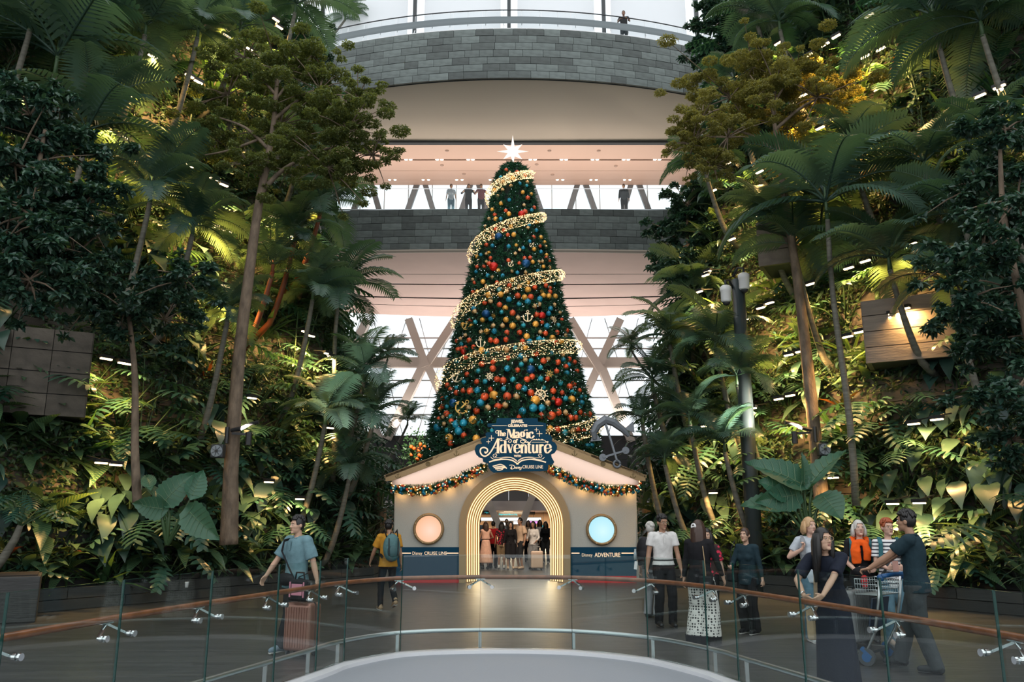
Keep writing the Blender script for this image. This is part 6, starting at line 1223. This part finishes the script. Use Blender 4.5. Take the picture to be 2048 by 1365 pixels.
# --- people under the tree and on the balconies (small in the photo)
sm_ = [(957, 1131, 1.77, pi-.2, dict(hair=('short', 'brown'), top=dict(m=C_['denim'], sleeve=1.6), pants=dict(m=C_['midnight']), shoes=bk), 'person from behind in blue denim shirt at the left side under the arch'),
 (971, 1139, 1.62, pi+.3, dict(fem=True, hair=('long', 'brown'), top=dict(m=C_['peach'], sleeve=0, hem=1.1), skirt=dict(m=C_['peach'], z=(1.08, .22, .13, .27)), shoes=bk, skin='tan', hands=((-.2, -.2, 1.1), (.25, -.1, .9))), 'person from behind in long peach dress under the arch'),
 (986, 1136, 1.64, pi-.3, dict(hair=('short', 'black'), top=dict(m=C_['red'], sleeve=.8), pants=dict(m=C_['black']), shoes=bk), 'person from behind in red shirt under the arch'),
 (1003, 1138, 1.62, pi-.1, dict(fem=True, hair=('long', 'black'), top=dict(m=MT['floral'], sleeve=.6), pants=dict(m=C_['khaki'], cut=-.9, r=(.11, .1, .1)), shoes=(MT['white'],), skin='tan'), 'person from behind with long black hair and khaki shorts under the arch'),
 (1021, 1139, 1.63, .05, dict(fem=True, hair=('long', 'black'), top=dict(m=C_['black'], sleeve=1.8, name='jacket'), pants=dict(m=C_['black'], cut=-.95, r=(.12, .12, .12), name='shorts'), shoes=(C_['beige'],), skin='light'), 'person facing forward in black jacket and shorts at the centre of the arch'),
 (1041, 1139, 1.76, -.9, dict(hair=('short', 'black'), top=dict(m=C_['beige'], sleeve=.8, sr=.085), pants=dict(m=C_['charcoal'], cut=-.8, r=(.11, .1, .1), name='shorts'), shoes=(C_['beige'],), skin='tan', hands=((-.22, -.25, 1.0), (.28, -.05, .9))), 'tall person in beige t-shirt turned sideways under the arch'),
 (1013, 1124, 1.72, .1, dict(hair=('short', 'black'), top=dict(m=C_['grey'], sleeve=.8), pants=dict(m=C_['black']), shoes=bk, glasses=True), 'person with glasses standing further back in the middle of the arch'),
 (1057, 1124, 1.66, -.2, dict(fem=True, hair=('loose', 'black'), top=dict(m=C_['beige'], sleeve=.7), pants=dict(m=C_['black']), shoes=bk), 'person in beige top further back right of the tall one'),
 (1067, 1139, 1.64, -.35, dict(fem=True, hair=('loose', 'black'), top=dict(m=C_['offwhite'], sleeve=1.7, flare=.05, name='shawl'), pants=dict(m=C_['grey'], r=(.11, .1, .09)), shoes=bk, skin='tan', hands=((-.15, -.25, 1.05), (.18, -.22, 1.0))), 'person with white shawl and grey trousers beside the cream suitcase'),
 (1080, 1126, 1.68, .1, dict(fem=True, hair=('long', 'brown'), top=dict(m=C_['white'], sleeve=.7), pants=dict(m=C_['black']), shoes=bk), 'person in white blouse further back at the right of the arch'),
 (1092, 1128, 1.62, -.15, dict(fem=True, hair=('long', 'black'), top=dict(m=C_['charcoal'], sleeve=1.6), pants=dict(m=C_['slate']), shoes=(MT['white'],)), 'person in charcoal top with lanyard at the right edge of the arch')]
for px, py, hh, rz, kw, lab in sm_: person(lab, G(px, py), rz, hh, vox=.016, **kw)
yb_ = YL+1.0
for px, lab, kw in ((902, 'person with hair tied up behind the middle level glass rail', dict(fem=True, hair=('bun', 'black'), top=dict(m=C_['tshirt'], sleeve=.7), pants=dict(m=C_['jeans']), shoes=bk)), (937, 'person in dark jacket leaning at the middle level glass rail', dict(hair=('short', 'black'), top=dict(m=C_['charcoal'], sleeve=1.8), pants=dict(m=C_['black']), shoes=bk, hands=((-.3, -.3, 1.2), (.25, -.35, 1.22)))), (962, 'person in dark red top at the middle level glass rail', dict(hair=('short', 'black'), top=dict(m=mat('plum_cloth', (.2, .05, .06), .9), sleeve=1.5), pants=dict(m=C_['charcoal']), shoes=bk, hands=((-.25, -.3, 1.15), (.25, -.3, 1.15)))), (1248, 'person alone behind the middle level glass rail right of the tree', dict(hair=('short', 'black'), top=dict(m=C_['slate'], sleeve=1.7), pants=dict(m=C_['black']), shoes=bk))):
    q = P(px, 400, yb_); person(lab, (q.x, yb_, zl1), .1, 1.70, vox=.018, **kw)
q = P(1250, 30, YU+.9); person('person leaning over the handrail of the top balcony', (q.x, yu(q.x, .75), zu1), 0., 1.72, vox=.016, skin='brown', lean=.2, hands=((-.16, -.42, 1.16), (.16, -.42, 1.16)), hd=((.8, -.4, -.2), (-.8, -.4, -.2)), top=dict(m=C_['black'], sleeve=.7), pants=dict(m=C_['slate']), shoes=bk)
# ================================================================ LAMPS AND FIXED EQUIPMENT
def sub(o, loc): return V(o)-V(loc)
def fixture(px, py, idx, side, long_=1.0, power=None):
    p = hill(px, py, .62)
    if px < 1024: d2 = V((.52, .85, 0))
    else: d2 = V((-.52, .85, 0))
    if p.y > 23: d2 = V((-.08 if px < 1024 else .08, 1, 0)).normalized()
    nn = V((-d2.y, d2.x, 0)); nn = nn if nn.x*(1 if px < 1024 else -1) > 0 else -nn        # towards the valley
    r = root('planting_lamp', p); k = 1.
    L_ = .29*long_
    a = -d2*L_/2; c = d2*L_/2
    MB().bar(a, c, .10, .07, up=(0, 0, 1)).build('housing', MT['black'], r)
    MB().bar(a*.86-V((0, 0, .05))+nn*.0, c*.86-V((0, 0, .05)), .06, .03).build('lens', MT['lamp'], r)
    MB().bar(V((0, 0, .02)), -nn*.55+V((0, 0, .12)), .025, .025).build('arm', MT['black'], r)
    tag(r, 'lit bar lamp among plants on the %s wall, %s from the top' % (side, ordn(idx)), 'lamp', 'bar lamps on the planted walls')
    l = bpy.data.lights.new('lamp_light', 'AREA'); l.shape = 'RECTANGLE'; l.size = .3; l.size_y = .08; l.energy = power or (72 if py < 720 else 46 if px > 1024 else 30); l.color = (1, .56, .19); l.spread = radians_(150)
    o = link('lamp_light', l); o.location = p-V((0, 0, .09)); o.rotation_euler = (-nn*.5+V((0, 0, -1))).to_track_quat('-Z', 'Y').to_euler()
radians_ = math.radians
MT['lamp'] = emit('lamp_lens', (1, .74, .42), 6)
LL = [(256,7),(306,110),(379,149),(397,161),(271,180),(55,189),(454,56),(454,69),(552,37),(559,52),(500,96),(515,110),(220,254),(251,271),(350,313),(379,328),(428,355),(448,367),(431,447),(455,459),(544,431),(586,471),(627,417),(451,569),(474,580),(213,714),(248,723),(260,725),(611,661),(622,669),(656,705),(663,711),(660,853),(504,793),(203,922),(232,926),(538,961),(600,995)]
RL_ = [(1738,28),(1650,86),(1672,70),(1556,84),(1761,95),(1730,110),(1606,188),(1587,203),(1665,236),(1640,253),(1617,108),(1467,128),(1959,188),(1998,170),(1519,341),(1620,358),(1426,379),(1511,432),(1463,476),(1822,485),(1457,323),(1697,533),(1730,519),(1621,565),(1521,613),(1539,603),(1489,636),(1415,541),(1411,548),(1398,581),(1769,628),(1808,614),(1718,661),(1695,670),(1577,707),(1600,700),(1557,795),(1580,788),(1504,814),(1446,833),(1434,838),(1406,850),(1873,835),(1827,844),(1666,952),(1426,983),(1341,893),(1785,1004),(1838,1002)]
for side, lst in (('left', LL), ('right', RL_)):
    for i, (x, y) in enumerate(sorted(lst, key=lambda q: q[1])): fixture(x, y, i, side)
# stage spotlights clamped to two trunks, aimed at the christmas tree
def stage_lamp(px, py, Y, s_, lab):
    c = P(px, py, Y); r = root('stage_spotlight', c, 0); tag(r, lab, 'spotlight')
    MB().tube([(0, .0, .42), (0, 0, .06)], .05, 8).build('clamp', MT['black'], r); MB().bar((-.55*s_*-1, -.02, .25), (.12*s_, -.02, .28), .05, .05).build('crossbar', MT['black'], r)
    m = MB(); m.tube([(s_*.1, -.05, .34), (s_*.3, -.05, .38), (s_*.55, -.05, .5), (s_*.7, -.05, .52)], [.04, .05, .035, .05], 8); m.tube([(s_*.5, -.05, .3), (s_*.5, -.05, .02)], .07, 10); m.build('cable_arm', MT['black'], r)
    m = MB(); m.box((-s_*.12, -.12, -.12), (.28, .2, .30)); o = weld(m.build('lamp_head', MT['dark'], r), .03); MB().tube([(-s_*.12, -.225, -.12), (-s_*.12, -.20, -.12)], .125, 18).build('fan_grille', mat('grey_fan_grille', (.2, .23, .25), .4), r)
    m = MB(); 
    for j in range(7): a = 2*pi*j/7; m.bar((-s_*.12+.02*cos(a), -.235, -.12+.02*sin(a)), (-s_*.12+.11*cos(a), -.235, -.12+.11*sin(a)), .012, .006)
    m.tube([(-s_*.12, -.245, -.12), (-s_*.12, -.225, -.12)], .03, 10); m.build('fan_blades', MT['black'], r)
    l = bpy.data.lights.new('stage_beam', 'SPOT'); l.energy = 4200; l.color = (1, .86, .7); l.spot_size = radians_(48); l.spot_blend = .6; l.shadow_soft_size = .1
    o = link('stage_beam', l); o.location = c+V((-s_*-.35, -.1, .35)); o.rotation_euler = (V((TX, YT-2, 8))-o.location).to_track_quat('-Z', 'Y').to_euler()
stage_lamp(452, 893, 17.65, 1, 'black stage spotlight with fan clamped low on the left tree trunk')
stage_lamp(1632, 890, 18.7, -1, 'black stage spotlight with fan clamped low on the right tree trunk')
# ================================================================ LUGGAGE, BAGS, SMALL THINGS
def rbox(mb, c, d, rz=0): return mb.box(c, d, rz)
def suitcase(nm, lab, loc, rz, w_, d_, h_, m, ridges=9, handle=True, hh=.35, group=None):
    r = root(nm, loc, rz); tag(r, lab, 'suitcase', group)
    s = weld(MB().box((0, 0, .06+h_/2), (w_, d_, h_)).build('shell', m, r), .05, 4)
    mb = MB()
    for i in range(ridges):
        x = -w_*.4+w_*.8*i/(ridges-1)
        for q in (-1, 1): mb.box((x, q*(d_/2+.002), .06+h_/2), (.012, .012, h_*.82))
    stuff(mb.build('ridges', m, s))
    weld(MB().box((0, 0, .06+h_/2), (w_+.006, .012, h_+.006)).build('zip_seam', MT['dark'], r), .05, 4)
    for x in (-1, 1):
        for y in (-1, 1): q = MB(); q.tube([(x*(w_/2-.06)-.012, y*(d_/2-.05), .032), (x*(w_/2-.06)+.012, y*(d_/2-.05), .032)], .032, 12); q.box((x*(w_/2-.06), y*(d_/2-.05), .06), (.04, .04, .03)); q.build('wheel', MT['dark'], r)
    if handle: q = MB(); [q.bar((x*.09, d_*.3, h_), (x*.09, d_*.3, h_+hh), .014, .014) for x in (-1, 1)]; q.box((0, d_*.3, h_+hh), (.22, .03, .03)); q.build('pull_handle', MT['steel'], r)
    q = MB(); q.tube([(-.08, 0, h_+.06), (-.06, 0, h_+.09), (.06, 0, h_+.09), (.08, 0, h_+.06)], .012, 6); q.build('carry_handle', MT['dark'], r); return r
MT['rose'] = mat('rose_metal', (.30, .15, .115), .32, .45); L1 = G(601, 1312)
suitcase('rolling_suitcase', 'rose metallic ridged suitcase rolling beside the person in teal shirt', L1, -.45, .42, .26, .60, MT['rose'], hh=.28)
tb = root('tote_bag', V((L1.x-.02, L1.y-.16, .68)), -.45); tag(tb, 'black bag with pink print strapped on top of the rose suitcase', 'bag'); weld(MB().box((0, 0, .14), (.30, .10, .27)).build('body', bag_black, tb), .03); q = MB(); q.box((0, -.053, .15), (.17, .008, .14)); [q.box((x, -.055, .15), (.018, .012, .19)) for x in (-.11, .11)]; q.build('pink_print', mat('pink_print', (.55, .22, .28), .6), tb); MB().tube([(-.08, 0, .26), (-.06, 0, .36), (.06, 0, .36), (.08, 0, .26)], .012, 6).build('handle', bag_black, tb)
# crossbody bag of person 1
bg_ = root('crossbody_bag', (M.Translation(p1['r'].location) @ M.Rotation(p1['rz'], 4, 'Z')) @ V((.04, -.21, .93)), p1['rz']); tag(bg_, 'black crossbody waist bag worn over the teal shirt', 'bag'); q = MB(); q.ell((0, 0, 0), (.17, .05, .085), 16, 10); q.build('pouch', bag_black, bg_, True); q = MB(); q.tube([(.14, .02, .02), (.05, -.0, .16), (-.09, -.01, .36), (-.15, .07, .50), (-.12, .20, .53), (.05, .36, .33), (.2, .30, .10), (.17, .08, .03)], [(.02, .005)]*8, 6); q.build('strap', bag_black, bg_)
# backpack of person 2
wm_ = M.Translation(p2['r'].location) @ M.Rotation(p2['rz'], 4, 'Z'); bp = root('backpack', wm_ @ V((0, .24, .98)), p2['rz']); tag(bp, 'teal backpack with black straps on the back of the mustard shirt', 'backpack'); tealb = cloth('teal_backpack_cloth', (.075, .16, .165), .6)
q = MB(); q.ell((0, .0, .2), (.17, .11, .27), 18, 12); q.ell((0, .06, .1), (.14, .10, .16), 16, 10); remesh(q.build('body', tealb, bp), .014, 2, .01); q = MB(); q.ell((0, .1, .12), (.12, .07, .13), 14, 10); q.build('front_pocket', cloth('dark_teal_cloth', (.045, .10, .105), .6), bp, True)
for x in (-1, 1): MB().tube([(x*.11, .02, .40), (x*.125, -.10, .52), (x*.13, -.23, .48), (x*.14, -.36, .30), (x*.17, -.26, .08), (x*.16, -.05, .02)], [(.03, .01)]*6, 6, up=(1, 0, 0)).build('shoulder_strap', bag_black, bp); MB().bar((x*.09, .13, .38), (x*.09, .16, .05), .02, .01).build('side_strap', bag_black, bp)
MB().tube([(-.04, .02, .44), (-.03, .02, .49), (.03, .02, .49), (.04, .02, .44)], .01, 6).build('grab_loop', bag_black, bp)
# dark backpack with a bottle on the grey haired person
wm_ = M.Translation(p3b['r'].location) @ M.Rotation(p3b['rz'], 4, 'Z'); b2 = root('backpack', wm_ @ V((0, .22, .98)), p3b['rz']); tag(b2, 'black backpack with clear bottle on the grey haired person by the house', 'backpack'); q = MB(); q.ell((0, 0, .18), (.16, .11, .25), 16, 10); q.ell((0, .05, .08), (.13, .09, .14)); remesh(q.build('body', bag_black, b2), .014, 2); q = MB(); q.lathe((.17, .03, .02), [(.032, 0), (.034, .12), (.02, .16), (.02, .19)], 12); q.build('bottle', mat('pale_bottle', (.4, .5, .52), .2), b2, True); MB().bar((.12, .1, .0), (.13, .12, -.14), .06, .01).build('tag', MT['white'], b2)
# shoulder bag of person 5
wm_ = M.Translation(p5['r'].location) @ M.Rotation(p5['rz'], 4, 'Z'); b3 = root('handbag', wm_ @ V((-.20, -.10, .78)), p5['rz']); tag(b3, 'dark handbag hanging at the side of the person in black vest', 'handbag'); weld(MB().box((0, 0, .08), (.10, .24, .2)).build('body', bag_black, b3), .03); MB().tube([(0, -.09, .17), (.03, -.05, .5), (.06, 0, .60), (.03, .05, .5), (0, .09, .17)], .008, 6).build('strap', bag_black, b3)
# luggage trolley
T0 = G(1748, 1326); tz = -2.4; tl_ = root('luggage_trolley', T0, tz); tag(tl_, 'steel luggage trolley with blue handle, wire basket and big front wheel', 'trolley'); blue = mat('blue_plastic', (.02, .10, .26), .4); tube_ = MT['steel']
for x in (-1, 1):
    MB().tube([(x*.30, .30, 1.02), (x*.30, .26, .75), (x*.29, .18, .40), (x*.27, .05, .16), (x*.24, -.45, .13)], .02, 8).build('frame_tube', tube_, tl_, True)
    q = MB(); q.tube([(x*.30-.022, .06, .10), (x*.30+.022, .06, .10)], .10, 18); w1 = q.build('rear_wheel', mat('grey_rubber', (.06, .065, .07), .6) if x < 0 else bpy.data.materials['grey_rubber'], tl_); MB().tube([(x*.30-.026, .06, .10), (x*.30+.026, .06, .10)], .055, 14).build('hub', blue, w1)
    MB().bar((x*.30, .0, .20), (x*.30, .12, .10), .05, .04).build('fork', blue, tl_)
q = MB(); q.tube([(-.04, -.5, .1), (.04, -.5, .1)], .1, 16); q.build('front_wheel', bpy.data.materials['grey_rubber'], tl_)
MB().tube([(-.34, .34, 1.05), (-.28, .38, 1.06), (.28, .38, 1.06), (.34, .34, 1.05)], .026, 10).build('push_handle', blue, tl_, True)
for x in (-1, 1): q = MB(); q.ell((x*.32, .32, 1.03), (.036, .045, .042), 12, 8); q.build('handle_joint', blue, tl_, True)
q = MB()
for z in (.82, .88, .94, 1.0): q.tube([(-.28, .26, z), (.28, .26, z), (.28, -.02, z), (-.28, -.02, z), (-.28, .26, z)], .006, 5)
for i in range(9): x = -.28+.07*i; q.tube([(x, .26, 1.0), (x, .26, .82), (x, -.02, .82), (x, -.02, 1.0)], .005, 5)
q.build('wire_basket', tube_, tl_); MB().box((0, .12, .60), (.46, .02, .36), mat=M.Rotation(-.2, 4, 'X')).build('back_board', mat('dark_blue_board', (.015, .03, .06), .4), tl_)
MB().box((0, -.22, .15), (.50, .62, .03)).build('platform', MT['dark'], tl_)
text('i', (0, .165, .68), .12, MT['white'], tl_, 'sticker', rx=pi/2, rz=pi); bt = MB().box((0, -.1, 0), (1, 1, 1))
wt = M.Translation(T0) @ M.Rotation(tz, 4, 'Z')
suitcase('travel_suitcase', 'grey ridged suitcase standing upright on the luggage trolley', wt @ V((0, -.22, .165)), tz, .46, .28, .62, mat('grey_ridged_shell', (.16, .165, .17), .45), handle=False)
suitcase('travel_suitcase', 'cream suitcase under the arch beside the white shawl', G(1074, 1141), .1, .42, .25, .58, mat('cream_shell', (.62, .48, .38), .5), handle=True, hh=.2)
# cup on the left planter, black bin top, CCTV pole, wall planter boxes
cp = root('paper_cup', P(373, 1176, P(373, 1176, 1).y) if False else G(373, 1176, .42)); tag(cp, 'white paper cup left on the low left planter edge', 'cup'); MB().lathe((0, 0, 0), [(.028, 0), (.038, .10), (.04, .105), (.034, .1)], 16).build('cup_body', MT['white'], cp, True)
bn = root('round_bin', G(430, 1376, .25)+V((0, 0, -.25))); bn.location.z = 0; tag(bn, 'black rounded top of a small bin inside the glass at the lower frame edge', 'bin'); MB().lathe((0, 0, 0), [(.19, 0), (.2, .16), (.18, .22), (.11, .26), (.02, .275)], 24).build('bin_body', MT['black'], bn, True)
cz = P(1497, 897, 20.0); ct = P(1466, 560, 20.0); pl_ = root('camera_pole', (cz.x, 20.0, 0)); tag(pl_, 'tall dark pole carrying two white security cameras by the right wall', 'pole'); d0 = V((0, 0, 0)); MB().tube([(0, 0, 0), (0, 0, cz.z), (ct.x-cz.x+.12, 0, ct.z)], [.2, .19, .16], 14).build('pole_shaft', mat('slate_pole_paint', (.028, .04, .042), .4), pl_, True)
def cctv(px, py, lab):
    p = P(px, py, 19.8); r = root('security_camera', p); tag(r, lab, 'camera', 'security cameras on the pole'); MB().lathe((0, 0, 0), [(.1, -.2), (.135, -.16), (.135, .08), (.145, .09), (.145, .2), (.1, .24)], 18).build('camera_body', MT['white'], r, True); MB().ell((0, 0, -.2), (.1, .1, .09), 14, 8).build('dome', MT['dark'], r, True); sx = ct.x-p.x
    MB().tube([(0, 0, .24), (0, 0, .38), (sx*.5, .1, .42), (sx, .2, .2)], .03, 8).build('arm', MT['dark'], r, True)
cctv(1452, 590, 'white security camera on the left arm of the pole'); cctv(1488, 565, 'white security camera on the right arm of the pole')
block_me = MB().box((0, 0, 0), (1, 1, 1)).mesh('block_slab', mat('lit_stone_slab', (.19, .155, .12), .75, var=.15, noise=(2.2, .25), bump=(9, .4)))  # same slab stone, with lamp light put into a paler colour
def wallbox(lab, Y, px0, px1, py0, py1, depth=1.3, rows=4, ncol=3, yaw=0., sm=None):
    a, c = P(px0, py1, Y), P(px1, py0, Y); w_, h_ = c.x-a.x, c.z-a.z; r = root('stone_planter', ((a.x+c.x)/2, Y, a.z), yaw); tag(r, lab, 'planter'); MB().box((0, depth/2, h_/2), (w_-.06, depth-.06, h_-.04)).build('core', MT['joint'], r)
    for i in range(rows):
        for j in range(ncol):
            x0 = -w_/2+w_*j/ncol; o = link('stone_slab', sm or slab_me, r); o.location = (x0+w_/ncol/2, .03, h_*(i+.5)/rows); o.scale = (w_/ncol-.012, .1, h_/rows-.018)
        for q in (-1, 1): o = link('stone_slab', sm or slab_me, r); o.location = (q*(w_/2-.03), depth/2, h_*(i+.5)/rows); o.scale = (.1, depth, h_/rows-.018)
hb = hill(1820, 660, .35); wallbox('square stone planter block lit from above high on the right wall', hb.y, 1742, 1902, 592, 720, rows=4, ncol=1, yaw=-.5, sm=block_me)
hb = hill(1625, 480, .35); wallbox('narrow lit stone block between palms on the right wall', hb.y, 1520, 1575, 440, 530, rows=3, ncol=1, yaw=-.5, sm=block_me)
hb = hill(90, 690, .35); wallbox('long dark stone block low on the left wall', hb.y, -60, 175, 655, 830, rows=4, ncol=3, yaw=.5)
q = G(30, 1243); pb = root('corner_planter', (q.x-.5, q.y, 0), .5); tag(pb, 'dark box planter at the left edge with leaning trunk', 'planter'); weld(MB().box((0, 0, .38), (1.5, 1.2, .76)).build('box', MT['planter'], pb), .02); MB().box((0, 0, .75), (1.4, 1.1, .06)).build('soil', MT['soil'], pb)
lt = root('leaning_trunk_plant', (q.x-.35, q.y+.05, .76), 0); tag(lt, 'leaning ringed trunk with split leaves rising from the dark corner planter', 'plant'); MB().tube([(-.25, 0, -.05), (-.02, 0, .3), (.14, 0, .62), (.2, 0, .85)], [.085, .075, .065, .05], 9).build('trunk', MT['palmbark'], lt, True)
for i in range(11): az = i*2.4; e = .5+.5*(i % 3); pp = V((.2+sin(az)*.55*cos(e), cos(az)*.55*cos(e), .85+.6*sin(e))); MB().tube([(.2, 0, .83), pp], [.016, .01], 5).build('petiole', MT['stem'], lt); link('leaf', TPL['split_leaf'][1], lt, lm(pp, az, -.3, .5))

fd_p = P(843, 905, 31.5); fd = root('flower_display', (fd_p.x, 31.5, 0)); tag(fd, 'lit green and orange flower display behind the left roof slope', 'flower display'); MB().tube([(0, 0, 0), (0, 0, fd_p.z-.4)], .12, 8).build('stand', MT['dark'], fd)
cs = rng.normal(0, .36, (900, 3))+np.array([0, 0, fd_p.z]); stuff(leaflets(cs, np.tile([0, -1, .5], (900, 1)), np.full(900, .14), MT['strap'], 'foliage', .6, fd))
for i in range(40): MB().ell((random.uniform(-.35, .75), -.45-random.random()*.15, fd_p.z+random.uniform(-.65, .35)), (.075, .06, .075), 8, 6).build('bloom', mat('orange_bloom', (.8, .14, .02), .5) if i == 0 else bpy.data.materials['orange_bloom'], fd, True)
l = bpy.data.lights.new('display_light', 'SPOT'); l.energy = 500; l.color = (1, .9, .7); l.spot_size = .9; o = link('display_light', l); o.location = (fd_p.x-.6, 29.2, fd_p.z+1.2); o.rotation_euler = (V((fd_p.x, 31.5, fd_p.z))-o.location).to_track_quat('-Z', 'Y').to_euler()
